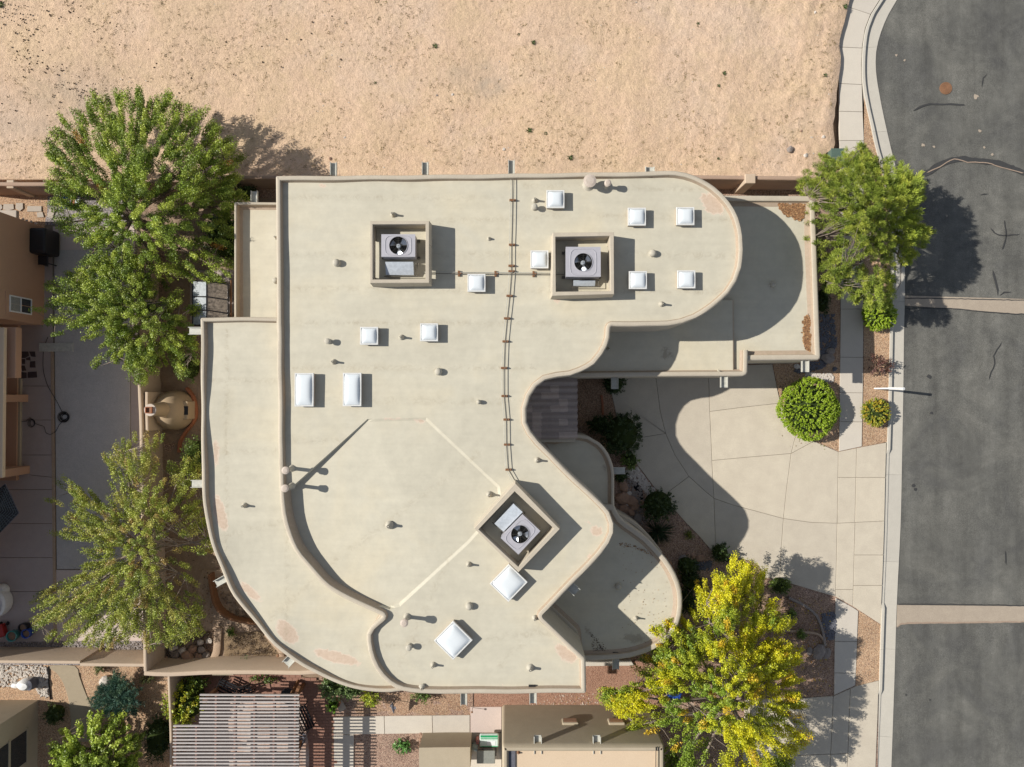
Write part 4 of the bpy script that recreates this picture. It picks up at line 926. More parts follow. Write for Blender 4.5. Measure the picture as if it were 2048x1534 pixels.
# ---- rooftop air conditioners: things standing on the roof
def ac(label, c, size, rz, fan_off, duct, seed):
    c = Vector(c); t = thing('air_conditioner', label, 'air conditioner', (c.x, c.y, ZM), 'rooftop air conditioning units')
    sx, sy, h = size; R3 = Matrix.Rotation(rz, 3, 'Z'); zt = ZM+.14+h
    def W(p): return R3 @ Vector(p)+Vector((c.x, c.y, 0))
    b = MB()
    for sgn in (-1, 1): b.box(W((0, sgn*(sy/2-.1), ZM+.06)), (sx*1.15, .09, .12), rz)
    b.build('skid', M['pipe'], t)
    # casing with round fan opening in the top
    fx, fy_ = fan_off; r = .375; b = MB(); N_ = 32; V = []; F = []
    for k in range(N_):
        q = 2*math.pi*(k+.5)/N_; V.append(W((fx+r*math.cos(q), fy_+r*math.sin(q), zt)))
    for k in range(N_):
        q = 2*math.pi*(k+.5)/N_; cx, cy = math.cos(q), math.sin(q); s = min((((sx/2-fx*(1 if cx > 0 else -1)))/abs(cx)), ((sy/2-fy_*(1 if cy > 0 else -1))/abs(cy))); V.append(W((fx+cx*s, fy_+cy*s, zt)))
    for k in range(N_): F.append((N_+k, N_+(k+1) % N_, (k+1) % N_, k))
    cr = [(-sx/2, -sy/2), (sx/2, -sy/2), (sx/2, sy/2), (-sx/2, sy/2)]
    # corner filler triangles
    base = len(V)
    for x_, y_ in cr: V.append(W((x_, y_, zt)))
    for j, (x_, y_) in enumerate(cr):
        a_ = math.atan2(y_-fy_, x_-fx) % (2*math.pi); k = int((a_*N_/(2*math.pi)-.5)//1) % N_; F.append((N_+k, base+j, N_+(k+1) % N_))
    b.add(V, F); V = []
    for x_, y_ in cr: V += [W((x_, y_, zt)), W((x_, y_, zt-.05)), W((x_*.975, y_*.975, zt-.055)), W((x_*.975, y_*.975, ZM+.12))]
    b.add(V, [(j*4+i, j*4+i+1, ((j+1) % 4)*4+i+1, ((j+1) % 4)*4+i) for j in range(4) for i in range(3)])
    b.box(W((0, 0, ZM+.13)), (sx*.97, sy*.97, .03), rz)
    cas = b.build('casing', M['acgrey'], t)
    # pressed rim round the fan
    b = MB(); V = []; F = []; mm = 28; hx, hy = min(sx/2-.1, r+.17), sy/2-.05
    for k in range(mm):
        q = 2*math.pi*k/mm; cx, cy = math.cos(q), math.sin(q); e = (abs(cx)**5+abs(cy)**5)**(-.2)
        for rr, zz in ((1.0, .002), (.985, .016), (.955, .016), (.94, .002)): V.append(W((fx+cx*e*hx*rr, fy_+cy*e*hy*rr, zt+zz)))
    F = [(k*4+i, ((k+1) % mm)*4+i, ((k+1) % mm)*4+i+1, k*4+i+1) for k in range(mm) for i in range(3)]
    b.add(V, F); b.build('pressed_rim', M['acgrey'], t, smooth=True)
    fc = W((fx, fy_, 0))
    b = MB(); b.lathe((fc.x, fc.y, 0), [(r+.012, zt-.01), (r+.012, zt+.022), (r-.008, zt+.022), (r-.008, zt-.02)], 36, cap=False); b.build('fan_ring', M['acgrey'], t, smooth=True)
    b = MB(); b.lathe((fc.x, fc.y, 0), [(.002, zt-.33), (r-.01, zt-.33), (r-.01, zt-.02)], 32, cap=False); b.build('fan_shroud', M['black'], t, smooth=True)
    f = bpy.data.objects.new('fan', None); link(f, t, (fc.x, fc.y, zt-.12))
    b = MB(); b.lathe((fc.x, fc.y, 0), [(.09, zt-.2), (.09, zt-.06), (.075, zt-.045), (.002, zt-.045)], 16); b.build('hub', M['steel'], f, smooth=True)
    for k in range(3):
        q0 = seed+k*2.094-math.pi/2; V = []; F = []
        for i in range(6):
            rr = .08+.265*i/5; hw = (.26+.36*(i/5)**.7)*.72
            for j in range(5):
                u = j/4*2-1; V.append(W((fx+rr*math.cos(q0+u*hw), fy_+rr*math.sin(q0+u*hw), zt-.11+.05*u)))
        F = [(i*5+j, (i+1)*5+j, (i+1)*5+j+1, i*5+j+1) for i in range(5) for j in range(4)]; mk('fan_blade', V, F, M['blade'], f, smooth=True)
    b = MB()
    for rr in (.07, .14, .21, .28, .345):
        pts = [W((fx+rr*math.cos(q*.2618), fy_+rr*math.sin(q*.2618), zt+.012)) for q in range(25)]; b.tube(pts, .0028, 4, False)
    for q in range(4):
        a_ = q*math.pi/4+rz*0; b.tube([W((fx+r*math.cos(a_), fy_+r*math.sin(a_), zt+.008)), W((fx-r*math.cos(a_), fy_-r*math.sin(a_), zt+.008))], .004, 4, False)
    b.build('fan_guard', M['pipe'], t)
    # duct hood
    dx, dy, dw, dl, dh = duct; b = MB(); V = [W((dx-dw/2, dy-dl/2, ZM+dh*.7)), W((dx+dw/2, dy-dl/2, ZM+dh*.62)), W((dx+dw/2, dy+dl/2, ZM+dh)), W((dx-dw/2, dy+dl/2, ZM+dh))]
    V += [Vector((v.x, v.y, ZM+.02)) for v in V]; b.add(V, [(0,1,2,3),(4,5,1,0),(5,6,2,1),(6,7,3,2),(7,4,0,3)]); b.build('duct_hood', M['steel'], t)
    b = MB(); b.tube([W((dx-dw/2-.08, dy-dl/2-.05, ZM+.25)), W((dx+dw/2+.14, dy-dl/2-.05, ZM+.25)), W((dx+dw/2+.14, dy+dl/2, ZM+.25)), W((dx+dw/2+.14, dy+dl/2, ZM+.02))], .018, 6); b.build('pipe', M['pipe'], t)
zt = ZM+.8
c = P(796.5, 491, zt); ac('grey rooftop unit with a steel hood below its fan, in the left square well', c, (1.38, .92, .66), 0, (.0, -.0), (-.02, -.85, 1.15, .52, .42), .1)
c = P(1166.5, 523.5, zt); ac('grey rooftop unit filling the square well among the skylights on the right', c, (1.42, 1.22, .66), 0, (.0, -.02), (.1, -.78, .9, .22, .3), .12)
a3 = math.radians(-46); c = P(1041, 1069, zt); ac('tilted grey rooftop unit in the diamond shaped well', c, (.98, 1.3, .66), math.radians(47)-math.pi/2, (-.02, .0), (-.78, .12, .5, 1.15, .62), .1)
# ---- gas pipe lying on the roof on timber blocks
def roofpipe(label, pts, blocks, r=.014, z=ZM+.1, flip=False):
    W_ = [P(x, y, z) for x, y in pts]; t = thing('gas_pipe', label, 'gas pipe', W_[0], 'gas pipes on the roof'); b = MB(); b.tube(W_, r, 6); b.build('pipe', M['pipe'], t)
    b = MB(); b.tube([p+Vector((-.13 if not flip else 0, 0 if not flip else .07, -.03)) for p in W_], .010, 6); b.build('conduit', M['canale'], t)
    for x, y in blocks:
        p = P(x, y, ZM); d = (.26, .09, .085) if not flip else (.09, .24, .085); b = MB(); b.box((p.x, p.y, ZM+.04), d); bevel(b.build('pipe_support', M['wood'], t), .008)
        b = MB(); b.box((p.x+.08, p.y, ZM+.11), (.06, .05, .06)); b.build('clamp', M['rust'], t)
roofpipe('thin grey gas pipe running down the middle of the roof on timber blocks', [(1028,357),(1027,401),(1025,490),(1025,545),(1021,592),(1016,637),(1012,683),(1010,736),(1010,792),(1014,839),(1015,889),(1018,939),(1033,965),(1052,985),(1062,1003)],
         [(1025,401),(1024,490),(1023,532),(1023,543),(1019,592),(1014,637),(1011,683),(1008,736),(1009,792),(1013,839),(1014,889),(1017,939)])
roofpipe('thin grey gas pipe crossing the roof between the two square wells', [(846,547),(872,547),(920,547.5),(990,548),(1060,548.5),(1128,549)], [(918,547.5),(991,548),(1067,548.5)], flip=True)

# ---- tiled entry roof
def tiles():
    z0, z1 = 3.75, 3.15; x0 = 1046; x1 = 1152; y0 = 757; rows = 9; rh = 13.6
    def mesh(w_, l):
        V = []; F = []; n = 9
        for i in range(2):
            for j in range(n+1):
                u = j/n; yy = (u-.5)*w_; zz = .085*max(0, math.sin(u*math.pi*1.25)) if u < .8 else -.012*math.sin((u-.8)/.2*math.pi)
                V.append((i*l, yy, zz+(.0 if i else .028)-.0)); 
        for i in range(2):
            for j in range(n+1): x_, y_, zz = V[i*(n+1)+j]; V.append((x_, y_, zz-.02))
        m = n+1
        F += [(j, m+j, m+j+1, j+1) for j in range(n)]+[(2*m+j, 2*m+j+1, 3*m+j+1, 3*m+j) for j in range(n)]+[(m+j, 3*m+j, 3*m+j+1, m+j+1) for j in range(n)]+[(j, j+1, 2*m+j+1, 2*m+j) for j in range(n)]
        return V, F
    tp = bpy.data.objects.new('tile_roof', None); c = P(1100, 818, 3.4); link(tp, H, c)
    a = P(x0, y0, z0); b_ = P(x1, y0, z1); L = (b_-a).length; d = (b_-a).normalized(); s_ = (-a.y+P(x0, y0+rows*rh, z0).y)/rows; wd = abs(s_)
    V, F = mesh(wd*1.02, L/6+.05); ms = [mesh_np('roof_tile', V, F, M['tile'], True), mesh_np('roof_tile', V, F, M['tile2'], True)]
    pitch = math.atan2(a.z-b_.z, b_.x-a.x)
    for r_ in range(rows):
        for k in range(6):
            q = a+d*(L/6*k)+Vector((0, -wd*(r_+.5), 0)); inst('roof_tile', ms[1 if RNG.uniform() < .4 else 0], tp, (q.x, q.y, q.z+.012*(k % 2)*0+RNG.normal(0, .003)), (0, pitch-.045, RNG.normal(0, .01)))
    V = [P(x0-8, 752, z0-.04), P(x1-1, 752, z1-.06), P(x1-1, 884, z1-.06), P(x0-8, 884, z0-.04)]; V += [v-Vector((0, 0, .12)) for v in V]
    mk('roof_deck', V, [(0,3,2,1),(4,5,6,7),(0,1,5,4),(1,2,6,5),(2,3,7,6),(3,0,4,7)], M['parapet'], tp)
    b = MB()
    for y in (775, 862): q = P(1143, y, 0); b.box((q.x-.15, q.y, 1.45), (.3, .3, 3.0))
    b.build('post', M['parapet'], H)
tiles()
# needle litter caught on the garage roof
def litter(px, n, z, label, s=.035, mat='litter', parent=None, dens=None):
    pr = []
    for i in range(5):
        V, F, C = clod(i+60, ((.34,.18,.08), (.22,.11,.05), (.44,.27,.13), (.28,.16,.08), (.15,.08,.04))[i], .3); pr.append((V*s, F, C))
    if n > 1000: dens = lambda X, Y: np.clip((pdist(px, X, Y)-2-3*nz(X/9, Y/9, 1.5, 8))/4, .01, 1)
    return scatter('needle_litter', pr, rpts(px, n, z, dens), M['dryweed' if mat == 'litter' else mat], label, parent, .4, 1.5)
litter([(1606,632),(1617,628),(1623,634),(1624,672),(1622,702),(1614,706),(1606,690),(1602,668)], 1500, 2.965, 'mound of brown pine needles against the right parapet of the garage roof')
litter([(1547,405),(1560,402),(1612,404),(1611,436),(1600,443),(1580,438),(1560,425)], 1700, 2.965, 'mound of brown pine needles in the top corner of the garage roof')
litter([(1230,1080),(1330,1105),(1350,1150),(1355,1240),(1300,1300),(1240,1310),(1250,1180)], 150, 3.07, 'fallen leaves sprinkled over the rounded corner roof', .013)
litter([(1238,1084),(1262,1088),(1300,1104),(1306,1112),(1270,1098),(1240,1094)], 120, 3.07, 'line of fallen leaves along the parapet of the rounded corner roof', .016)
litter([(1328,1105),(1336,1118),(1344,1150),(1350,1158),(1346,1130)], 110, 3.09, 'orange leaves along the sunny parapet of the rounded corner roof', .018)
litter([(1178,1262),(1200,1280),(1222,1305),(1185,1302)], 130, 3.07, 'dark leaf bits in the grimy corner of the rounded corner roof', .015, 'cone')
# ================================================================== WALLS AND YARDS
def garden_wall(label, px, ztop, th=.2, mat='stucco_wall', steps=None, group='garden walls'):
    """px traces the centre of the wall top"""
    c = spline(wpts(px, ztop), .6, False); m = c[len(c)//2]
    t = thing('garden_wall', label, 'wall', (m[0], m[1], 0), group)
    n = len(c); k = max(1, n//1)
    a = offset(c, th/2, False); b_ = offset(c, -th/2, False); V = []; F = []
    for i, ((xa, ya), (xb, yb)) in enumerate(zip(a, b_)):
        zt = ztop+.012*math.sin(i*1.3)
        def L_(f): return (xa+(xb-xa)*f, ya+(yb-ya)*f)
        V += [(xa, ya, -.2), (xa, ya, zt-.05), (*L_(.12), zt-.012), (*L_(.3), zt), (*L_(.7), zt), (*L_(.88), zt-.012), (xb, yb, zt-.05), (xb, yb, -.2)]
    for i in range(n-1):
        for j in range(7): F.append((i*8+j, (i+1)*8+j, (i+1)*8+j+1, i*8+j+1))
    F.append(tuple(reversed(range(8)))); F.append(tuple((n-1)*8+j for j in range(8)))
    mk('wall', V, F, M[mat], t, smooth=True); return t
def pier(t, px, py, s, ztop, mat='stucco_wall'):
    c = P(px, py, ztop); b = MB(); b.box((c.x, c.y, ztop/2-.08), (s[0], s[1], ztop+.16)); bevel(b.build('pier', M[mat], t), .035)
t = garden_wall('low tan stucco wall along the sandy lot, left end under the big tree', [(-80,366.5),(100,368),(300,362),(420,357),(470,354.5),(556,354)], 1.55, mat='stucco_br')
pier(t, 20, 368, (.35, .4), 1.5)
t = garden_wall('low tan stucco wall with a square pier along the sandy lot, behind the garage', [(1380,354,'c'),(1500,355),(1640,357,'c')], 1.55, mat='stucco_br')
pier(t, 1501, 357, (.5, .45), 1.66)
t = garden_wall('tan wall between the shaded patio and the fireplace, running down the left side', [(272,480,'c'),(276,700),(281,845),(284,1000),(288,1180),(290,1343,'c')], 1.8, .17)
t = garden_wall('short double wall beside the chimney of the outdoor fireplace', [(293,784,'c'),(293,822),(294,862,'c')], 1.75, .16)
t = garden_wall('stepped cream wall under the gravel strip at the far left', [(-80,1323,'c'),(160,1325,'c')], 1.7, .16)
t = garden_wall('cream wall joining the gravel strip to the corner by the red rocks', [(160,1329.5,'c'),(288,1330.5,'c')], 1.72, .17)
t = garden_wall('cream wall with two window notches above the pergola', [(288,1347,'c'),(340,1349),(430,1345),(520,1345),(600,1346),(646,1343,'c')], 1.8, .22)
t = garden_wall('thin cream wall beside the yellow shrub, running down the photo', [(337,1350,'c'),(339,1400),(341,1470),(342,1660,'c')], 1.6, .13)
# niche in the wall
c = P(456, 1333, .9); b = MB(); b.box((c.x, c.y, 1.25), (1.0, .34, .5)); nb = b.build('wall_niche', M['stucco_kh'], None)
tag(nb, 'shallow box ledge on the wall above the black bench', 'ledge')

# ---- west yard of the house (between the long wall and the house)
M['wsoil'] = surf('dry_yard_soil', (.42,.31,.225), (.27,.19,.13), .95, .8, 4, 30, .8, .6, 25, .03, .1)
bed('west_yard', [(285,395),(560,395),(560,640),(410,640),(405,1000),(440,1130),(520,1240),(640,1350),(640,1362),(290,1362)], 'wsoil', -.02, amp=.03)
M['paleground'] = surf('pale_sandy_ground', (.50,.38,.28), (.38,.27,.19), .95, .8, 4, 30, .8, .6, 25, .03, .1)
bed('sandy_path', [(405,1140),(445,1140),(530,1255),(600,1318),(560,1310),(440,1262),(405,1262),(385,1200)], 'paleground', .0, amp=.02)
M['planter'] = surf('planter_soil', (.34,.25,.16), (.22,.155,.095), .95, 1.2, 6, 30, .9, .8, 22, .04, .1)
bed('planter_soil', [(447,1268),(520,1262),(560,1300),(552,1318),(449,1318)], 'planter', .05, amp=.05)
def low_edge(label, px, ztop, th, mat, cat='edging', name='garden_edging'):
    c = spline(wpts(px, ztop), .2, False); a = offset(c, th/2, False); b_ = offset(c, -th/2, False); V = []; F = []; n = len(c)
    for (xa, ya), (xb, yb) in zip(a, b_): V += [(xa, ya, -.1), (xa, ya, ztop-.02), (xa+(xb-xa)*.15, ya+(yb-ya)*.15, ztop), (xb+(xa-xb)*.15, yb+(ya-yb)*.15, ztop), (xb, yb, ztop-.02), (xb, yb, -.1)]
    for i in range(n-1):
        for j in range(5): F.append((i*6+j, (i+1)*6+j, (i+1)*6+j+1, i*6+j+1))
    F.append((5,4,3,2,1,0)); F.append(tuple((n-1)*6+j for j in range(6)))
    return tag(mk(name, V, F, M[mat], None, smooth=True), label, cat)
low_edge('curved terracotta edging round the outdoor fireplace', [(371,776),(382,790),(388,806),(390,828),(384,846),(368,866),(358,884),(356,905)], .22, .11, 'terra')
low_edge('curved dark brown retaining wall below the red-leafed tree', [(417,1150),(421,1180),(428,1210),(442,1228),(465,1240),(500,1247),(520,1249)], .55, .12, 'wood', 'retaining wall', 'retaining_wall')
low_edge('pale clay edging strip between the rocks and the planter', [(436,1256),(434,1280),(432,1305),(425,1320)], .12, .35, 'paleground')
low_edge('pink clay edging at the right side of the planter', [(532,1268),(548,1288),(562,1304),(563,1319)], .16, .25, 'paleground')
# kiva fireplace
def kiva():
    c = P(356, 820, 0); t = thing('outdoor_fireplace', 'rounded tan beehive fireplace with a round chimney against the long wall', 'fireplace', (c.x, c.y, 0))
    b = MB(); prof = [(.98, -.05), (1.0, .25), (.97, .6), (.86, .95), (.66, 1.25), (.45, 1.42), (.2, 1.5), (.001, 1.52)]
    b.lathe(c, prof, 36, .93, .98); b.build('body', M['kiva'], t, smooth=True)
    h = P(300.5, 820, 2.5); b = MB(); b.lathe((h.x, h.y, 0), [(.5, .4), (.40, 1.2), (.325, 1.75), (.30, 2.3), (.29, 2.47), (.26, 2.5), (.2, 2.5)], 28); b.build('chimney', M['kiva'], t, smooth=True)
    b = MB(); b.lathe((h.x, h.y, 0), [(.285, 2.505), (.27, 2.52), (.20, 2.52)], 24); ch = b.build('cap', M['rustcap'], t)
    b = MB(); q = .135
    for dx, dy, sx, sy in ((-q, 0, .03, .3), (q, 0, .03, .3), (0, q, .24, .03), (0, -q, .24, .03)): b.box((h.x+dx-.03, h.y+dy, 2.56), (sx, sy, .12))
    b.build('flue_liner', M['terra'], t); b = MB(); b.box((h.x-.03, h.y, 2.525), (.24, .24, .01)); b.build('flue', M['rust'], t)
    # connecting breast towards the chimney
    b = MB(); V = [(c.x-.1, c.y-.42, 0), (c.x-.1, c.y+.42, 0), (h.x, h.y+.40, 0), (h.x, h.y-.40, 0), (c.x+.15, c.y-.36, 1.50), (c.x+.15, c.y+.36, 1.50), (h.x, h.y+.32, 1.75), (h.x, h.y-.32, 1.75)]
    b.add(V, [(0,3,2,1),(4,5,6,7),(0,1,5,4),(1,2,6,5),(2,3,7,6),(3,0,4,7)]); bevel(b.build('breast', M['kiva'], t), .1, 3)
    o = P(363, 818, .9); b = MB(); b.box((c.x+.72, c.y, .45), (.44, .9, 1.0)); bevel(b.build('surround', M['kiva'], t), .06); b = MB(); b.box((c.x+.80, c.y, .96), (.3, .42, .04)); b.build('opening', M['black'], t)
kiva()
# red rocks pile
ROCKS = [(330,1322,11,'rockm'),(352,1308,9,'rockg'),(345,1298,7,'rockw'),(366,1300,8,'rockw'),(376,1312,13,'rockm'),(387,1298,9,'rockm'),(360,1320,8,'rockm'),(318,1324,8,'rockg'),(372,1326,5,'rockm'),(389,1326,5,'rockm'),(404,1298,8,'rockg'),(398,1314,8,'rockm'),(413,1310,8,'rockg'),(349,1283,7,'rockw'),(352,1292,6,'rockw'),(402,1284,7,'rockw'),(420,1281,7,'rockw'),(346,1330,5,'rockw'),(385,1316,5,'rockm')]
RL = ['long orange boulder standing upright at the left of the heap', 'grey boulder directly above the long orange one', 'pale boulder over the grey one at the left of the heap', 'pale boulder above the middle of the heap',
      'largest red boulder in the middle of the heap', 'red boulder above and right of the largest one', 'red boulder between the long orange one and the largest one', 'flat grey boulder among twigs at the far left of the heap', 'small red stone below the largest boulder',
      'small red stone at the bottom right of the heap', 'grey boulder at the upper right of the heap', 'red boulder right of the largest one', 'grey boulder nearest the clay strip at the right of the heap', 'white boulder at the very back left of the heap',
      'second white boulder from the back left of the heap', 'white boulder at the back right of the heap', 'rightmost white boulder at the back of the heap', 'small pale stone against the wall below the long orange boulder', 'small red stone touching the right side of the largest boulder']
for k, (x, y, r, m_) in enumerate(ROCKS):
    o = boulder(x, y, r*1.05, m_, RL[k], .02, 'boulder', 'boulder', 'boulders heaped in the wall corner', sx=1.15)

# ================================================================== LEFT NEIGHBOUR
def box_px(name, x0, y0, x1, y1, z0, z1, mat, parent, bev=.03, zr=None):
    """box whose base footprint is given by photo pixels at height zr"""
    zr = z0 if zr is None else zr; a = P(x0, y0, zr); b_ = P(x1, y1, zr); b = MB()
    b.box(((a.x+b_.x)/2, (a.y+b_.y)/2, (z0+z1)/2), (abs(b_.x-a.x), abs(b_.y-a.y), z1-z0)); o = b.build(name, M[mat], parent)
    return bevel(o, bev) if bev else o
# patio
pat = tag(thing('patio', None, None, (-22, 0, 0)), kind='structure')
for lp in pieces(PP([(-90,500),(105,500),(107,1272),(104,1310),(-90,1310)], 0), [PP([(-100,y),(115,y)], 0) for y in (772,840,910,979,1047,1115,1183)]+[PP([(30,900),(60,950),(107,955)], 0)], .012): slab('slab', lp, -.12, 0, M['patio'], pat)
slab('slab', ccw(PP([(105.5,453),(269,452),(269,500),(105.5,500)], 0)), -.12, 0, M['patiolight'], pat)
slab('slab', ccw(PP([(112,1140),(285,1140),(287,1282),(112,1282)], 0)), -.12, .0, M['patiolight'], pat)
slab('border', ccw(PP([(261,500),(274,500),(285,1138),(262,1138)], 0)), -.12, .0, M['patio'], pat)
slab('border', ccw(PP([(101,700),(107,700),(113,1282),(107,1282)], .02)), -.12, .03, M['paleground'], pat)
slab('board', ccw(PP([(78,686),(146,686),(146,703),(78,703)], .04)), .01, .05, M['canale'], pat)
ps = slab('panel', ccw(PP([(108,500),(260,500),(260,900),(261,1138),(113.5,1138)], .02)), -.12, .02, M['cover'], pat)
sheet('patio_base', ccw(PP([(-90,450),(274,450),(288,1300),(-90,1300)], -.03)), -.03, M['joint'], None, None, kind='structure')
# irregular slate pavers set in the patio
SL = [[(41,703),(56,703),(58,711),(50,716),(41,716)],[(58,703),(70,703),(71,714),(62,713)],[(43,718),(50,718),(50,728),(44,728)],[(60,723),(70,722),(71,735),(59,735)],[(52,716),(60,714),(61,721),(52,720)],[(42,731),(49,731),(52,741),(44,742)],[(41,744),(53,745),(53,756),(41,757)],[(55,744),(73,743),(74,755),(55,756)]]
for q in SL: slab('paver', ccw(PP(q, .015)), -.05, .015, M['darkstone'], pat)
# gravel strip by the wall
bed('wall_gravel', [(-90,1284),(288,1282),(288,1330),(-90,1330)], 'ggrey', .0)
sc_pts = rpts([(-20,1285),(285,1284),(285,1304),(-20,1304)], 700, .02); scatter('grey_pebbles', clods(.035, [(1,1,1)], .7), sc_pts, M['rockg'], 'grey pebbles in the strip along the neighbour wall')
# north-west corner: orange gravel with flagstones
bed('corner_gravel', [(-90,382),(96,384),(93,440),(88,470),(-90,470)], 'gorange', -.01)
bed('corner_pebbles', [(96,384),(270,384),(270,452),(90,450),(92,430)], 'ggrey', -.01)
fp = tag(thing('stepping_stones', None, None, (-23, 9, 0)), kind='structure')
for q in ([(-12,409),(3,409),(5,416),(1,420),(-12,420)],[(7,408),(27,408),(28,418),(17,421),(6,419)],[(32,406),(46,406),(46,417),(40,422),(31,417)],[(55,412),(83,412),(83,423),(54,423)],[(73,425),(85,424),(88,434),(75,435)],[(99,417),(110,420),(105,437),(94,434)],[(108,438),(120,433),(126,448),(110,450)]): slab('flagstone', ccw(PP(q, .02)), -.08, .025, M['flag'], fp)
# neighbour's house
nh = thing('brown_house', 'brown stucco house at the left edge with a white slider window and covered porch', 'house', (P(60,550,0).x, P(60,550,0).y, 0))
box_px('wall', -420, 455, 88, 650, -.1, 4.5, 'stucco_or', nh, .05, zr=0)
box_px('wall', -420, 651, 38, 960, -.1, .2, 'stucco_or', nh, 0, zr=0)
def wpanel(name, x, y0, y1, z0, z1, dx, mat, parent):
    b = MB(); b.box((x+dx/2, (y0+y1)/2, (z0+z1)/2), (dx, abs(y1-y0), z1-z0)); return b.build(name, M[mat], parent)
fx = P(88, 550, 0).x; yw0 = P(50, 586, 2).y; yw1 = P(50, 631, 2).y
wr = bpy.data.objects.new('window', None); link(wr, nh, (fx, (yw0+yw1)/2, 1.7))
wpanel('trim', fx-.02, yw0+.02, yw1-.02, .72, 2.62, .07, 'stucco_or', wr)
wpanel('pane', fx+.052, yw0-.19, (yw0+yw1)/2+.02, 1.0, 2.35, .01, 'glass', wr); wpanel('pane', fx+.052, (yw0+yw1)/2-.02, yw1+.19, 1.0, 2.35, .01, 'glass', wr)
ym = (yw0+yw1)/2
for a_, b_, z0, z1 in ((yw0-.14, yw0-.2, .95, 2.4), (yw1+.14, yw1+.2, .95, 2.4), (yw0-.2, yw1+.2, .95, 1.0), (yw0-.2, yw1+.2, 2.35, 2.4)): wpanel('frame', fx+.05, a_, b_, z0, z1, .045, 'white', wr)
b = MB(); b.box((fx+.075, ym, 1.68), (.045, yw0-yw1-.4, .05)); b.build('frame', M['white'], wr)
for k in range(14): wpanel('blind_slat', fx+.0635, yw0-.2, yw1+.2, 1.72+k*.045, 1.745+k*.045, .004, 'canale', wr)
# porch: low roofs, columns and beam
box_px('porch_roof', -420, 655, 8, 955, 2.85, 3.05, 'creamroof', nh, .03, zr=2.95)
up = ccw(PP([(-500,645),(45,645),(45,1140),(-155,1292),(-500,1292)], 0)); V, F = sweep(up, [(0, 3.08), (0, 4.55), (.03, 4.62), (.2, 4.62), (.22, 4.4)])
mk('unseen_upper_wall', V, F+[tuple(range(len(up)*4, len(up)*5)), tuple(reversed(range(len(up))))], M['stucco_or'], nh)  # added out of view; outline drawn to throw the shade across the patio
for x, y in ((-60,1120),(-190,1260),(-300,1120)): box_px('column', x-9, y-9, x+9, y+9, -.05, 3.1, 'stucco_or', nh, .03, zr=.6)  # unseen columns under that added block
box_px('beam', 3, 655, 37, 756, 2.2, 2.6, 'stucco_or', nh, .03, zr=2.4)
box_px('porch_slab', -420, 757, 40, 935, -.05, .12, 'stucco_kh', nh, .02, zr=.1)
box_px('column', -4, 789, 39, 804, -.05, 2.4, 'stucco_or', nh, .03, zr=.6)
box_px('column', -4, 934, 42, 950, -.05, 2.4, 'stucco_or', nh, .03, zr=.6)
box_px('doorway', -30, 833, 9, 907, .13, .16, 'black', nh, 0, zr=.14)
# small stone coping and pale stones beside the house
b = MB(); c = P(12, 428, 1.4); b.box((c.x-.6, c.y, 1.3), (2.2, .38, .2)); tag(bevel(b.build('step_ledge', M['flag'], None), .03), 'pale grey stone ledge at the top corner of the brown house', 'ledge')
for k, (x, y) in enumerate(((47,439),(54,442),(63,444.5),(72,447))): boulder(x, y, 3.4, 'rockw', ['leftmost','second','third','rightmost'][k]+' small white stone in the row beside the brown house', .35, 'white_stone', 'stone', 'white stones in a row by the brown house')
# black covered grill
t = thing('grill', 'black covered barbecue grill standing against the brown house', 'grill', P(104, 492, 0)); c = P(104, 492, 0)
b = MB(); b.box((c.x+.0, c.y+.05, .55), (.85, 1.25, 1.1)); bevel(b.build('cover', M['black'], t), .12, 3); b = MB(); b.box((c.x+.05, c.y-.85, .7), (.5, .45, .06)); bevel(b.build('side_shelf', M['blackmetal'], t), .02)
for dx, dy in ((-.2, -1.0), (.25, -1.0)): b = MB(); b.box((c.x+dx, c.y+dy, .33), (.05, .05, .68)); b.build('leg', M['blackmetal'], t)
# blue striped tub / cover
def striped():
    x0, y0, x1, y1 = 119, 393, 160, 417; cols = [('strip_blue', (.01,.10,.36)), ('strip_blue', (.01,.08,.28)), ('strip_violet', (.17,.13,.25)), ('strip_orange', (.42,.16,.08)), ('strip_white', (.62,.68,.70))]
    t = thing('beach_towel', 'blue, orange and white striped towel spread on pebbles under the big tree', 'towel', P(140, 405, .1)); xs = [x0, 127, 137, 143, 151, x1]
    for k, (n_, c_) in enumerate(cols):
        m_ = M.setdefault(n_, plain(n_, c_, .8)); q = [(xs[k], y0+k*.3), (xs[k+1]+.0, y0+(k+1)*.3), (xs[k+1]-1, y1), (xs[k]-1+(3 if k == 0 else 0), y1-(4 if k == 0 else 0))]
        slab('stripe', offset(ccw(PP(q, .1)), -.001), .04, .1+k*.004, m_, t)
striped()
# hose/cable and reel
def cable(label, px, r=.014, z=.03, name='garden_hose', cat='hose', mat='black'):
    c = spline([(P(*p, z).x, P(*p, z).y) for p in px], .12, False); b = MB(); b.tube([(x, y, z) for x, y in c], r, 5); return tag(b.build(name, M[mat], None), label, cat)
cable('thin black hose snaking across the shaded patio to the coil', [(96,674),(88,695),(86,720),(87,742),(94,768),(103,785),(112,800),(120,815),(126,828)])
cable('thin black hose looping from the porch to the coil', [(3,832),(14,838),(24,843),(30,837),(38,842),(52,843),(60,835),(68,845),(78,850),(88,853),(92,866),(100,869),(112,862),(118,850),(127,841)], .012)
cc = P(130, 834, 0); b = MB()
for k in range(9): 
    r = .14+.018*k; b.tube([(cc.x+r*math.cos(q*.35)+.02*math.sin(k*2), cc.y+r*.95*math.sin(q*.35)+.02*math.cos(k*3), .03+.012*k) for q in range(19)], .013, 5)
tag(b.build('hose_coil', M['black'], None), 'black coil of hose lying on the grey patio slab', 'hose coil')
cc = P(66, 846, 0); b = MB()
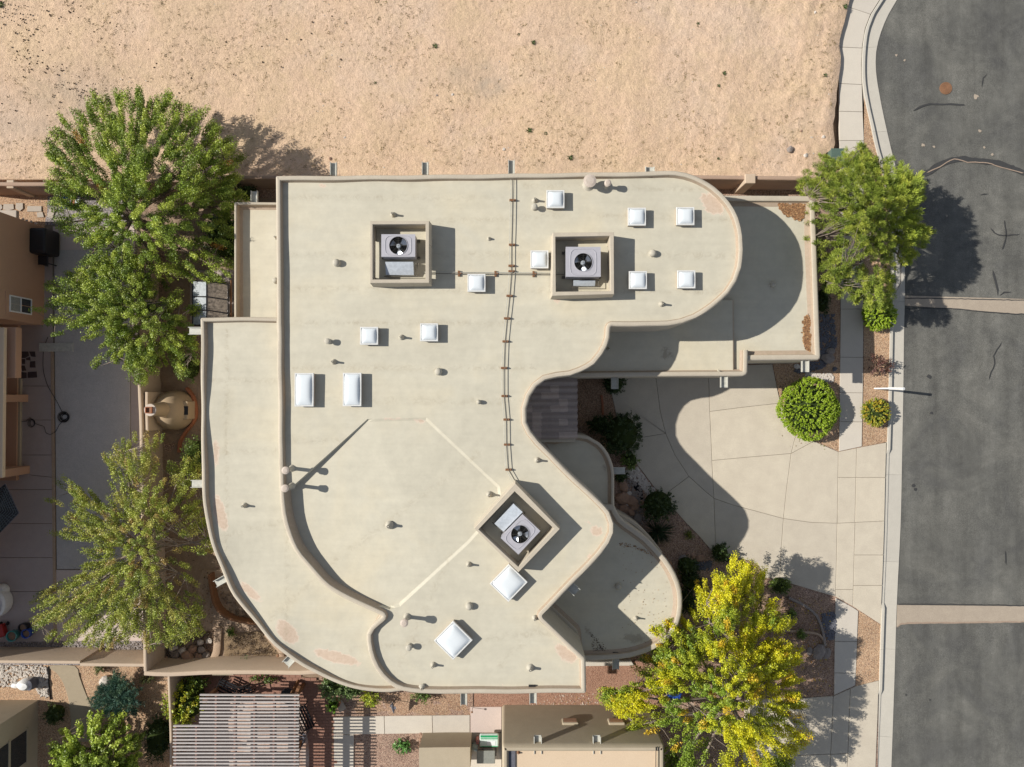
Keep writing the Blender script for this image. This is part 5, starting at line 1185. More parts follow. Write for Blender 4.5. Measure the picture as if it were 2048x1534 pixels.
for k in range(3): b.tube([(cc.x+(.12+k*.02)*math.cos(q*.4)-.03*k, cc.y+(.17+k*.02)*math.sin(q*.4), .03+.012*k) for q in range(17)], .012, 5)
tag(b.build('hose_loop', M['black'], None), 'small tangle of black hose on the patio near the porch', 'hose coil')
# umbrella with lattice at far left
def para():
    pole = P(-6, 1010, 0); t = thing('patio_umbrella', 'dark patterned square umbrella cut by the left photo edge', 'umbrella', pole)
    b = MB(); b.tube([pole, pole+Vector((0, 0, 2.5))], .025, 8); b.build('pole', M['blackmetal'], t)
    cor = [P(11, 968, 2.15), P(38, 1026, 2.15), P(-14, 1080, 2.15), P(-50, 1015, 2.15)]; ap = P(-8, 1018, 2.45); V = cor+[ap]
    mk('canopy', V+[v-Vector((0, 0, .012)) for v in V], [(0,1,4),(1,2,4),(2,3,4),(3,0,4),(6,5,9),(7,6,9),(8,7,9),(5,8,9)], M['black'], t)
    b = MB(); k = 9
    for side in range(4):
        A_, B_ = cor[side], cor[(side+1) % 4]
        for i in range(1, k):
            f = i/k; p = A_.lerp(ap, f)+Vector((0, 0, .012)); q = B_.lerp(ap, f)+Vector((0, 0, .012)); b.tube([p, q], .012, 4)
            p = A_.lerp(B_, f)+Vector((0, 0, .012)); q = p.lerp(ap, 1-max(f, 1-f)*.0-.08); b.tube([p, p.lerp(ap, min(f, 1-f)*1.9)], .012, 4)
    b.build('lattice_pattern', M['canale2'], t)
    b = MB(); mm = [p for p in cor]+[cor[0]]; b.tube([p+Vector((0, 0, .01)) for p in mm], .02, 4); b.build('hem', M['rockd'], t)
M['canale2'] = plain('grey_lattice', (.10,.12,.13), .7)
para()
# white sofa at the left edge
c = P(-4, 1206, .4); t = thing('outdoor_sofa', 'rounded white outdoor chair cut by the left photo edge', 'chair', (c.x, c.y, 0))
b = MB(); b.lathe((c.x, c.y, 0), [(.55, .02), (.62, .25), (.60, .6), (.5, .68), (.42, .62), (.40, .38), (.001, .36)], 26, .85, 1.1); b.build('shell', M['white'], t, smooth=True)
b = MB(); b.lathe((c.x+.0, c.y+.55, 0), [(.3, .02), (.32, .3), (.26, .42), (.001, .44)], 18); b.build('cushion', M['white'], t, smooth=True)
def pot(label, x, y, r, h, mat, inner='soil', wavy=0, z=0):
    c = P(x, y, h+z); t = thing('flower_pot', label, 'pot', (c.x, c.y, z)); b = MB(); r /= 40
    b.lathe((c.x, c.y, z), [(r*.6, 0), (r*.95, h*.5), (r*.95, h*.85), (r, h-.02), (r*.97, h), (r*.8, h-.01), (r*.75, h-.1)], 22, cap=False); b.build('bowl', M[mat], t, smooth=True)
    b = MB(); b.lathe((c.x, c.y, z), [(r*.78, h-.09), (.001, h-.08)], 16); b.build('soil', M[inner], t); return c
pot('large teal glazed pot at the lower left by the pebble strip', 22, 1273, 11, .5, 'teal')
pot('dark blue glazed pot to the right of the teal pot', 51, 1268, 9.5, .4, 'blue'); pot('black glazed pot behind the teal and blue pots', 44, 1256, 9, .4, 'blackmetal')
c = P(3, 1262, .3); b = MB(); b.box((c.x-.05, c.y, .25), (.42, .6, .28), .3); t = thing('toy_wagon', 'red toy wagon standing left of the teal pot', 'wagon', (c.x, c.y, 0)); bevel(b.build('tub', M['red'], t), .04)
b = MB(); b.tube([(c.x, c.y+.1, .2), (c.x+.35, c.y+.5, .35)], .015, 6); b.build('handle', M['black'], t)
for dx, dy in ((-.2, -.3), (.15, -.3), (-.2, .3), (.15, .3)):
    b = MB(); b.tube([(c.x+dx-.02, c.y+dy, .09), (c.x+dx+.03, c.y+dy, .09)], .09, 12); b.build('wheel', M['black'], t)
# framed glass canopy at the west wall
def canopy():
    c = P(425, 600, 2.2); t = thing('patio_canopy', 'black framed glass canopy between the big tree and the house', 'canopy', (c.x, c.y, 0))
    rows = [(556, 562), (566, 573), (593, 600), (620, 627), (640, 652)]; z0, z1, z2 = 2.2, 2.5, 2.25; xs = (385, 413, 456)
    M['cpane'] = plain('tinted_canopy_panel', (.27,.225,.18), .12, 0, .6, .35); M['cpane2'] = plain('pale_canopy_panel', (.42,.45,.47), .12, 0, .6, .15)
    ys = [562, 593, 620, 650]
    for r_ in range(3):
        for k in range(2):
            a_ = P(xs[k]+1, ys[r_]+1+(0 if k == 0 else 1), (z0, z1)[k]); b_ = P(xs[k+1]-1, ys[r_]+1+(1 if k == 0 else 7), (z1, z2)[k]); d = P(xs[k]+1, ys[r_+1]-1, (z0, z1)[k]); e = P(xs[k+1]-1, ys[r_+1]-1+(0 if k == 0 else 6), (z1, z2)[k])
            V = [a_, b_, e, d]; V += [v-Vector((0, 0, .012)) for v in V]; mk('pane', V, [(0,3,2,1),(4,5,6,7),(0,1,5,4),(1,2,6,5),(2,3,7,6),(3,0,4,7)], M['cpane2' if (k == 0) else 'cpane'], t)
    for y in ys:
        b = MB(); b.tube([P(xs[0], y, z0+.01), P(xs[1], y, z1+.01), P(xs[2], y+7, z2+.01)], .022, 6); b.build('frame_bar', M['blackmetal'], t)
    for k, z in ((0, z0), (1, z1), (2, z2)):
        b = MB(); b.tube([P(xs[k], ys[0]+(7 if k == 2 else 0), z+.01), P(xs[k], ys[-1]+(7 if k == 2 else 0), z+.01)], .022, 6); b.build('frame_bar', M['blackmetal'], t)
    for x, y, z in ((386, 563, z0), (386, 649, z0)):
        p = P(x, y, z); b = MB(); b.tube([(p.x, p.y, 0), (p.x, p.y, z)], .03, 8); b.build('post', M['blackmetal'], t)
    b = MB(); p = P(462, 560, 2); q = P(462, 640, 2); b.tube([p, q], .035, 6); b.build('frame_bar', M['wood'], t)
canopy()
slab_ = slab('house_terrace', ccw(PP([(380,540),(468,540),(468,632),(398,632),(380,640)], 0)), -.1, .01, M['patio'], None); tag(slab_, kind='structure')

# ================================================================== LOWER LEFT YARD
bed('front_gravel', [(-90,1325),(338,1335),(342,1660),(-90,1660)], 'gorange', -.01)
M['pathc'] = surf('tan_path_concrete', (.42,.35,.25), (.34,.28,.20), .9, 1, 5, 50, .7, .2, 50, .01, .15)
pp = ccw(spline(PP([(97,1332),(150,1332),(158,1350),(168,1378),(180,1406),(192,1430),(196,1450),(190,1480),(140,1480),(142,1450),(140,1420),(136,1395),(126,1365),(112,1345)], .01), .2)); o = slab('garden_path', pp, -.08, .02, M['pathc'], None); tag(o, kind='structure')
pts = rpts([(-20,1330),(92,1332),(96,1350),(96,1396),(80,1396),(70,1372),(60,1352),(36,1356),(22,1372),(-20,1376)], 900, .02); scatter('white_stones', clods(.05, [(1,1,1)], .7), pts, M['rockw'], 'bed of rounded white stones at the lower left edge', smin=.5, smax=1.3)
lb = curb_wall([(96,1333),(97,1370),(100,1400)], .06, -.05, .03, 'black', None, 'edging_strip'); tag(lb, 'thin black edging strip right of the white stones', 'edging')
boulder(214, 1362, 13, 'rockw', 'round white boulder beside the blue-green juniper', 0, 'boulder', 'boulder', fl=.75)
# white animal-like rock sculpture / covered urn
c = P(48, 1370, .4); t = thing('garden_statue', 'smooth white and grey stone statue of a resting animal on the white stones', 'statue', (c.x, c.y, 0))
b = MB(); b.lathe((c.x+.05, c.y, 0), [(.30, 0), (.36, .2), (.33, .45), (.2, .6), (.001, .64)], 20, 1.15, .8); b.build('body', M['white'], t, smooth=True); b = MB(); b.lathe((c.x-.48, c.y-.08, 0), [(.15, 0), (.2, .15), (.15, .34), (.001, .4)], 16, 1.5, .7, .2); b.build('head', M['white'], t, smooth=True)
b = MB(); b.lathe((c.x+.30, c.y+.0, 0), [(.2, 0), (.24, .2), (.2, .5), (.001, .56)], 16, .8, 1.2); b.build('haunch', M['rockd'], t, smooth=True)
# house at the bottom left corner
kh_ = thing('khaki_house', 'khaki stucco house at the lower left corner with a tall dark window', 'house', (P(30,1480,0).x, P(30,1480,0).y, 0))
ch = 3.3
a = P(76, 1400, 0); fp_ = [(a.x, a.y), (a.x, a.y-8), (a.x-12, a.y-8), (a.x-12, a.y)]
V, F = sweep(ccw(fp_), [(0, -.1), (0, ch-.06), (.04, ch), (.2, ch), (.22, ch-.3), (3.9, ch-.3)]); mk('wall', V, F+[tuple(range(5*4, 6*4))], M['stucco_kh'], kh_)
wr = bpy.data.objects.new('window', None); yy0 = P(50, 1472, 1).y+.45; link(wr, kh_, (a.x, a.y-1.7, 1.6))
for z0, z1, y0, y1 in ((.8, 1.85, a.y-1.1, a.y-2.6), (2.0, 2.6, a.y-1.1, a.y-2.6)): wpanel('pane', a.x+.004, y0, y1, z0, z1, .012, 'glass', wr)
for z0, z1 in ((.7, .8), (1.86, 1.99), (2.6, 2.68)): wpanel('frame', a.x-.01, a.y-1.02, a.y-2.68, z0, z1, .05, 'stucco_kh', wr)

# ================================================================== PERGOLA AND THE LOWER PATIO
bed('patio_gravel', [(700,1384),(946,1384),(946,1420),(944,1660),(600,1660),(600,1384)], 'gpink', -.012)
bed('bird_gravel', [(705,1384),(941,1388),(941,1431),(705,1433)], 'gbrown', -.004)
def bricks_area(label_poly, z=.0):
    """patio of brick pavers: real bricks where seen, in rows"""
    root = tag(thing('brick_patio', None, None, (-11.5, -16.5, 0)), kind='structure')
    poly = ccw(PP(label_poly, z)); sheet('patio_base', ccw(PP(label_poly, z-.012)), z-.014, M['soil'], None, None, kind='structure')
    return root, poly
br, bp = bricks_area([(342,1352),(600,1352),(668,1368),(668,1400),(664,1440),(668,1480),(672,1660),(342,1660)], .03)
Vb = MB(); Vb.box((0, 0, 0), (.285, .137, .05)); bme = mesh_np('brick', np.array(Vb.V), Vb.F, M['brickpath']); nb_ = 0
X0, X1 = P(600, 1400, 0).x, P(672, 1400, 0).x; Y0 = P(600, 1352, 0).y
rest = MB(); bw, bh = .30, .15; row = 0; y = Y0
while y > P(0, 1600, 0).y:
    x = P(342, 1400, 0).x+(row % 2)*bw/2
    while x < X1:
        if inside(bp, np.array([x]), np.array([y]))[0]:
            if x > X0 and nb_ < 290: inst('brick', bme, br, (x, y, .005+RNG.normal(0, .002)), (0, 0, RNG.normal(0, .012))); nb_ += 1
            else: rest.box((x, y, .005+RNG.normal(0, .002)), (.285, .137, .05))
        x += bw
    y -= bh; row += 1
tag(rest.build('bricks', M['brickpath'], br), kind='stuff')
M['mural'] = surf('pale_patched_patio', (.62,.57,.52), (.50,.30,.21), .85, .6, 1.3, 30, 1.0, .2, 40, .01, .2)
o = slab('painted_slab', ccw(PP([(352,1396),(596,1396),(610,1440),(618,1500),(618,1660),(352,1660)], .04)), -.02, .045, M['mural'], None); tag(o, kind='structure')
wk = tag(thing('garden_path', None, None, (-5, -16.5, 0)), kind='structure')
for lp in pieces(PP([(666,1434),(700,1432.5),(940,1430),(940,1466),(708,1469),(706,1660),(670,1660)], .03), [PP([(768,1420),(770,1480)], .03), PP([(864,1420),(866,1480)], .03), PP([(660,1468),(712,1470)], .03), PP([(660,1540),(720,1541)], .03)], .012): slab('slab', lp, -.08, .03, M['walkconc'], wk)
slab('slab', ccw(PP([(941,1414),(1003,1414),(1003,1465),(941,1465)], .03)), -.08, .035, M['patiolight'], wk); slab('slab', ccw(PP([(941,1467),(1003,1467),(1003,1660),(941,1660)], .03)), -.08, .03, M['walkconc'], wk)
tag(sheet('side_gravel', ccw(PP([(948,1384),(1340,1384),(1345,1418),(948,1418)], 0)), .0, M['gred'], None, .4, lambda X, Y: .01*nz(X, Y, 5, 3)), kind='structure')
tag(sheet('corner_gravel', ccw(PP([(1150,1324),(1345,1322),(1345,1390),(1150,1390)], 0)), .004, M['gred'], None, .4, lambda X, Y: .01*nz(X, Y, 5, 3)), kind='structure')
o = slab('step', ccw(PP([(1168,1320),(1262,1321),(1268,1331),(1168,1332)], .1)), -.05, .12, M['walkconc'], None); tag(o, 'pale concrete step at the foot of the rounded corner wall', 'step')
pts = rpts([(838,1467),(876,1467),(880,1492),(836,1498)], 170, .02)+rpts([(902,1468),(940,1467),(940,1498),(900,1496)], 220, .02)
scatter('river_stones', clods(.065, [(1,1,1)], .6), pts, M['rockm'], 'heaps of tan river stones beside the concrete path', smin=.5, smax=1.3)
def pergola():
    zt = 2.35; t = thing('pergola', 'faded red-brown slatted pergola over the patio at the bottom left', 'pergola', (P(470,1460,0).x, P(470,1460,0).y, 0))
    xa, xb = P(399, 1400, zt).x, P(598, 1400, zt).x; y0 = P(470, 1390.5, zt).y; y1 = P(470, 1640, zt).y; xl = P(346, 1450, zt).x; step = 6.75/1365*(CAMH-zt); n = 0; y = y0
    while y > y1:
        x0_ = xa if n < 9 else xl
        L = xb-x0_; b = MB(); b.box((0, 0, 0), (L+RNG.normal(0, .01), .062, .09)); me_ = mesh_np('slat', np.array(b.V), b.F, M['slatwood'])
        inst('slat', me_, t, ((x0_+xb)/2+RNG.normal(0, .01), y, zt-.045), (RNG.normal(0, .03), 0, RNG.normal(0, .002))); y -= step; n += 1
    for x, yy0 in ((352,1452),(393,1452),(432,1388),(470,1388),(509,1388),(548,1388),(590,1388)):
        X = P(x, 1400, zt-.12).x; b = MB(); ya = P(0, yy0, zt-.1).y; b.box((X, (ya+y1)/2, zt-.19), (.085, ya-y1, .2)); b.build('rafter', M['pergwood'], t)
    for yy in (1403, 1515):
        Y = P(0, yy, 2.1).y; b = MB(); b.box(((xl+xb)/2+(.0 if yy > 1450 else .6), Y, 1.97), (xb-xl-.2-(0 if yy > 1450 else 1.2), .14, .22)); b.build('beam', M['pergwood'], t)
        for x in (408 if yy < 1450 else 355, 583):
            p = P(x, yy, 1.9); b = MB(); b.box((p.x, p.y, .93), (.16, .16, 1.9)); b.build('post', M['wood'], t)
    for yy, d in ((1403, 1), (1515, 1)):
        p = P(583, yy, 1.9); q0 = Vector((p.x, p.y, 1.35)); q1 = Vector((p.x+.4, p.y+(.75 if yy < 1450 else .45), 2.1)); dd = q1-q0; rot = dd.to_track_quat('X', 'Z').to_matrix(); b = MB(); b.box((q0+q1)/2, (dd.length, .14, .13), rot=rot); b.build('brace', M['wood'], t)
pergola()
def slat_bench(label, x, y, rz, seat_h=.44, mat='blackmetal', w_=1.25, n=8, kind='bench'):
    c = P(x, y, .4); t = thing('garden_bench', label, kind, (c.x, c.y, 0)); R3 = Matrix.Rotation(rz, 3, 'Z')
    def W(p): return R3 @ Vector(p)+Vector((c.x, c.y, 0))
    for k in range(4): b = MB(); b.box(W((0, -.18+k*.13, seat_h)), (w_, .085, .025), rz); b.build('seat_slat', M[mat], t)
    for k in range(3): b = MB(); b.box(W((0, .30+.03*k, seat_h+.14+k*.13)), (w_, .02, .085), rz); b.build('back_slat', M[mat], t)
    for s in (-1, 1):
        for d in (-.2, .27): b = MB(); b.tube([W((s*w_*.46, d, 0)), W((s*w_*.46, d, seat_h+.2 if d < 0 else seat_h+.5))], .022, 6); b.build('leg', M[mat], t)
        b = MB(); b.tube([W((s*w_*.46, -.22, seat_h+.2)), W((s*w_*.46, .3, seat_h+.22))], .024, 6); b.build('armrest', M[mat], t)
    return t
slat_bench('black slatted metal bench under the cream wall above the pergola', 462, 1375, math.radians(64+90)); slat_bench('black metal chair right of the slatted bench at the pergola edge', 492, 1380, math.radians(15), w_=.6, kind='chair')
slat_bench('glossy black bench standing at the right side of the pergola', 612, 1433, math.radians(-65+180), w_=1.15); slat_bench('dark wire chair with pale cushion at the right pergola edge', 601, 1474, math.radians(160), w_=.5, mat='rockd', kind='chair')
def round_table(): 
    c = P(576, 1392, .7); t = thing('patio_table', 'small dark round table at the corner of the pergola', 'table', (c.x, c.y, 0)); b = MB(); b.lathe(c, [(.38, -.02), (.38, 0), (.02, 0)], 20); b.build('table_top', M['blackmetal'], t)
    for k in range(3): b = MB(); b.tube([(c.x+.3*math.cos(k*2.1), c.y+.3*math.sin(k*2.1), 0), (c.x+.1*math.cos(k*2.1), c.y+.1*math.sin(k*2.1), .68)], .015, 6); b.build('leg', M['blackmetal'], t)
round_table()
# timber post leaning out of the bed
for x0_, y0_, x1_, y1_, l in ((583,1388,597,1362,'thick brown timber post leaning beyond the pergola corner'),):
    a_ = P(x0_, y0_, 1.0); b_ = P(x1_, y1_, .1); b = MB(); b.tube([b_, a_], .09, 8); tag(b.build('timber_post', M['wood'], None), l, 'post')
pc = pot('square terracotta planter with a bright green bush near the path', 672, 1408, 8, .4, 'terra')
for x, y, rz, w_, l in ((682,1411,.5,.34,'flat brown paving stone leaning beside the potted green bush'),):
    c = P(x, y, .1); b = MB(); b.box((c.x, c.y, .12), (w_, .5, .06), rz, Matrix.Rotation(rz, 3, 'Z') @ Matrix.Rotation(.3, 3, 'Y')); tag(bevel(b.build('paving_stone', M['flag'], None), .01), l, 'stone')
# bird sculpture
def heron():
    c = P(786, 1410, .5); t = thing('bird_sculpture', 'dark metal bird sculpture standing on the gravel above the path', 'sculpture', (c.x, c.y, 0)); b = MB()
    b.tube([(c.x-.02, c.y+.18, .62), (c.x, c.y+.02, .66), (c.x+.03, c.y-.18, .6), (c.x+.05, c.y-.42, .5)], [.02, .085, .07, .008], 8); b.build('body', M['rockd'], t, smooth=True)
    b = MB(); b.tube([(c.x, c.y+.12, .65), (c.x-.03, c.y+.2, .85), (c.x-.05, c.y+.15, 1.0), (c.x-.02, c.y+.3, .98)], [.03, .018, .022, .004], 6); b.build('neck', M['rockd'], t)
    for s in (-.03, .04): b = MB(); b.tube([(c.x+s, c.y, .62), (c.x+s*.5, c.y+.02, 0)], .01, 5); b.build('leg', M['blackmetal'], t)
    b = MB(); V = [(c.x-.04, c.y+.05, .68), (c.x+.17, c.y+.02, .74), (c.x+.2, c.y-.12, .7), (c.x+.02, c.y-.12, .66)]; V += [(x_, y_, z_-.015) for x_, y_, z_ in V]; b.add(V, [(0,3,2,1),(4,5,6,7),(0,1,5,4),(1,2,6,5),(2,3,7,6),(3,0,4,7)]); b.build('wing', M['rockd'], t)
heron()
b = MB(); c = P(944, 1424, .5); b.tube([(c.x, c.y, 0), (c.x, c.y, .5)], .012, 6); b.lathe((c.x, c.y, .5), [(.05, 0), (.05, .03), (.002, .06)], 10); tag(b.build('path_light', M['rust'], None), 'small round path light at the end of the concrete path', 'path light')
c = P(556, 1311, .4); b = MB(); b.tube([(c.x, c.y, 0), (c.x-.05, c.y, .42)], .012, 6); b.lathe((c.x, c.y, .42), [(.07, 0), (.07, .03), (.002, .06)], 12); tag(b.build('path_light', M['rust'], None), 'small rusty path light on the planter corner by the curved roof', 'path light')

# ================================================================== BOTTOM NEIGHBOUR HOUSE
bh = thing('cream_house', 'cream stucco house with a khaki north wall at the bottom of the photo', 'house', (P(1170,1500,0).x, P(1170,1500,0).y, 0))
zc = 3.8
op = ccw(PP([(1004,1491),(1330,1491),(1330,1800),(1004,1800)], zc)); op2 = [(x+(.0), y) for x, y in op]
V, F = sweep(roundc(op, .12), [(-.06, -.1), (0, zc-.25), (.03, zc-.09), (.1, zc), (.2, zc), (.26, zc-.05), (.32, zc-.3)]); mk('wall', V, F, M['stucco_kh'], bh, smooth=True)
rp_ = offset(op, .25); mk('roof', [(x, y, zc-.22) for x, y in rp_], [tuple(range(4))], M['creamroof'], bh)
for x in (1075.5, 1193.5):
    a_ = P(x, 1494, zc-.25); b = MB(); y_ = a_.y; L = .42
    b.box((a_.x, y_+.1, zc-.33), (.34, L+.35, .03)); b.box((a_.x-.16, y_+.1, zc-.25), (.03, L+.35, .16)); b.box((a_.x+.16, y_+.1, zc-.25), (.03, L+.35, .16)); b.build('canale', M['canale'], bh)
for x in (1140, 1232):
    p = P(x, 1418, 0); q = P(x, 1444, 1.9); wy = op[0][1]; wy = max(v[1] for v in op)
    b = MB(); b.box((P(x, 1450, 1.7).x, wy+.06, 1.75), (.75, .14, .5)); bevel(b.build('wall_niche', M['stucco_kh'], bh), .04)
    b = MB(); b.box((P(x, 1450, 1.7).x, wy+.135, 1.75), (.6, .008, .36)); b.build('recess', M['stucco_or'], bh)
box_px('roof_hatch', 1013, 1500, 1031, 1660, zc-.21, zc-.16, 'rockd', bh, .01, zr=zc)
for x, y in ((1037,1510),(1056,1503)): c = P(x, y, zc); b = MB(); b.lathe((c.x, c.y, zc-.22), [(.08, 0), (.05, .05), (.03, .12), (.002, .12)], 10); b.build('vent', M['rust'], bh)
for x in (1312, 1316.5): a_ = P(x, 1494, zc+.02); b_ = P(x-1, 1640, zc+.02); b = MB(); b.tube([a_, b_], .02, 6); b.build('roof_cable', M['black'], bh)
t = garden_wall('low broad khaki wall block beside the rubbish bin at the bottom', [(838,1520,'c'),(886,1519),(940,1519,'c')], 1.5, 1.1, 'stucco_kh')
# bin with green-white bags
c = P(972, 1512, .9); t = thing('wheelie_bin', 'grey wheeled rubbish bin beside the wall at the bottom of the photo', 'bin', (c.x, c.y, 0)); b = MB(); b.box((c.x, c.y, .48), (.8, .55, .95)); bevel(b.build('body', M['rockg'], t), .05)
M['binlid'] = plain('grey_plastic', (.22,.23,.21), .5); b = MB(); b.box((c.x, c.y, .99), (.88, .62, .06)); bevel(b.build('lid', M['binlid'], t), .03, 3)
b = MB(); b.tube([(c.x-.36, c.y+.36, .98), (c.x+.36, c.y+.36, .98)], .02, 6); b.build('handle', M['black'], t)
for s in (-.33, .33): b = MB(); b.tube([(c.x+s-.03, c.y+.3, .12), (c.x+s+.03, c.y+.3, .12)], .12, 12); b.build('wheel', M['black'], t)
M['bag'] = plain('white_green_sack', (.55,.66,.62), .45); M['baggreen'] = plain('green_print', (.02,.30,.12), .45)
c2 = P(978, 1485, .9); t = thing('soil_bag', 'white and green printed sack lying on top behind the rubbish bin', 'sack', (c2.x, c2.y, .5)); b = MB(); b.box((c2.x, c2.y-.02, .62), (.92, .62, .2)); bevel(b.build('sack', M['bag'], t), .07, 3)
for k, (yy, hh) in enumerate(((.2, .10), (.09, .04), (-.28, .03))): b = MB(); b.box((c2.x, c2.y+yy, .725), (.84, hh, .012)); b.build('printed_stripe', M['baggreen'], t)
b = MB(); b.box((c2.x+.1, c2.y-.11, .725), (.4, .2, .010)); b.build('printed_panel', M['dome'], t)
b = MB(); c3 = P(977, 1496, 0); b.box((c3.x, c3.y+.1, .27), (.8, .5, .5)); tag(bevel(b.build('storage_crate', M['rockd'], None), .03), 'dark crate holding the white and green sack', 'crate')
c4 = P(952, 1497, .4); b = MB(); b.lathe((c4.x, c4.y, 0), [(.16, 0), (.24, .15), (.2, .38), (.08, .5), (.002, .52)], 12, 1.1, .8); tag(b.build('plastic_bag', M['bag'], None, smooth=True), 'crumpled pale plastic bag left of the rubbish bin', 'bag')
c5 = P(955, 1484, .4); b = MB(); b.lathe((c5.x, c5.y, 0), [(.1, 0), (.14, .2), (.1, .42), (.002, .45)], 10, .8, 1.2); M['pinkbag'] = plain('pink_bag', (.55,.25,.22), .5); tag(b.build('pink_bag', M['pinkbag'], None, smooth=True), 'small pink bag beside the green striped sack', 'bag')

# ---- street side small things
def signpost():
    a_ = P(1749, 777, 0); top = P(1809, 777.5, 2.45); t = thing('marker_post', 'slim white post beside the street kerb casting a thin shadow', 'post', (a_.x, a_.y, 0))
    b = MB(); b.tube([(a_.x, a_.y, -.05), (a_.x+.01, a_.y, 1.2)], [.042, .042], 8); b.build('base_pipe', M['white'], t); b = MB(); b.tube([(a_.x+.01, a_.y, 1.2), (top.x, top.y, 1.75)], .055, 8)
    return t
a_ = P(1750, 777, 0); t = thing('marker_post', 'slim white post beside the street kerb', 'post', (a_.x, a_.y, 0))
hh = 1.68; tp = P(1808, 777.5, hh); b = MB(); b.tube([(a_.x, a_.y, -.05), (a_.x+(tp.x-a_.x)*.5, a_.y, hh*.5)], [.04, .045], 8); b.build('lower_post', M['white'], t)
b = MB(); b.tube([(a_.x+(tp.x-a_.x)*.5, a_.y, hh*.5), (tp.x, tp.y, hh)], [.065, .07], 8); b.build('upper_post', M['white'], t); b = MB(); b.lathe((a_.x+(tp.x-a_.x)*.5, a_.y, hh*.5+.06), [(.03, 0), (.03, .03), (.002, .03)], 8); b.build('bolt', M['blackmetal'], t)
# rocks in the front beds
for x, y, r, m_, l in ((1655,716,12,'rockg','broad grey boulder right of the garage corner'),(1661,702,8,'rockg','grey boulder above the broad one near the garage corner'),(1594,733,5.5,'rockw','pale stone by the left garage spout'),
        (1670,738,5,'rockd','dark stone at the pavement edge near the garage corner'),(1247,972,10,'rockm','pinkish boulder at the top of the shaded front heap'),(1248,996,14,'rockm','large pinkish boulder by the curved entry wall'),
        (1257,988,5,'rockw','small pale stone between the boulders of the shaded heap'),(1262,1003,12,'rockm','rounded boulder in the middle of the shaded front heap'),(1249,1018,11,'rockm','low boulder at the lower left of the shaded heap'),
        (1262,1025,7,'rockm','long boulder below the middle of the shaded heap'),(1275,1035,9,'rockg','flat boulder near the yucca in the shaded bed'),(1252,1010,4,'rockw','tiny pale stone set in the shaded boulder heap'),
        (1268,1013,8,'rockm','brown boulder right of the middle boulder in the shade'),(1283,1005,5,'rockm','small brown boulder by the black gravel channel'),(1364,1118,8,'rockg','square grey boulder in the bed near the corner roof'),
        (1387,1112,6,'rockm','pink boulder right of the square grey boulder'),(1400,1115,7,'rockm','pink boulder next to the dark round bush'),(1376,1110,5,'rockm','small pink boulder between the two larger bed boulders'),
        (1636,1302,13,'rockg','long pale fallen boulder beside the lower footpath'),(1652,1306,9,'rockg','grey boulder at the footpath end of the long boulder'),(1618,1303,7,'rockg','grey boulder at the tree end of the long boulder')):
    boulder(x, y, r, m_, l, .0, 'boulder', 'boulder', sx=1.35, fl=.5)
pts = rpts([(1640,628),(1668,630),(1674,690),(1650,735),(1610,745),(1585,745),(1600,726),(1640,722)], 800, .0); scatter('slate_stones', clods(.05, [(1,1,1)], .6), pts, M['rockd'], 'dark slate stones round the garage corner', smin=.5, smax=1.4)
pts = rpts([(1612,745),(1668,748),(1666,764),(1620,760),(1610,750)], 230, .0); scatter('white_stones', clods(.05, [(1,1,1)], .6), pts, M['rockw'], 'white stones above the big round shrub', smin=.5, smax=1.3)
pts = rpts([(1250,940),(1275,935),(1290,955),(1310,980),(1315,1000),(1298,996),(1275,965),(1255,955)], 420, .0); scatter('white_stones', clods(.055, [(1,1,1)], .6), pts, M['rockw'], 'white stones in the shade along the driveway edge', smin=.5, smax=1.3)
pts = rpts([(1262,955),(1280,965),(1290,1010),(1298,1040),(1270,1060),(1240,1035),(1240,960)], 300, .0); scatter('brown_stones', clods(.06, [(1,1,1)], .6), pts, M['rockg'], 'brown stones between the shaded boulders', smin=.5, smax=1.5)
pts = rpts([(1642,1228),(1668,1224),(1673,1250),(1668,1278),(1655,1280),(1645,1255)], 330, .0)+rpts([(1390,1125),(1425,1122),(1420,1140),(1395,1142)], 130, .0); scatter('slate_stones', clods(.055, [(1,1,1)], .6), pts, M['rockd'], 'blue-grey stones beside the lower footpath', smin=.5, smax=1.4)
M['channel'] = plain('black_fabric', (.012,.012,.014), .8, 0, .1)
cp = ccw(spline(PP([(1262,958),(1280,966),(1286,990),(1287,1012),(1280,1016),(1276,990),(1266,972)], .01), .1)); tag(sheet('weed_fabric', cp, .008, M['channel'], None, None), 'strip of black weed fabric between the boulders and white stones', 'fabric')
low_edge('dark brick edging between the entry court and the bushes', [(1203,790),(1205,806),(1206,830)], .05, .1, 'terra')
low_edge('curved stone edging under the yellow tree', [(1578,1196),(1610,1212),(1634,1232),(1646,1262),(1651,1292)], .14, .12, 'rockg')
low_edge('low pink mound edging near the yellow tree trunk', [(1560,1262),(1600,1264),(1640,1270),(1652,1290)], .12, .1, 'paleground')
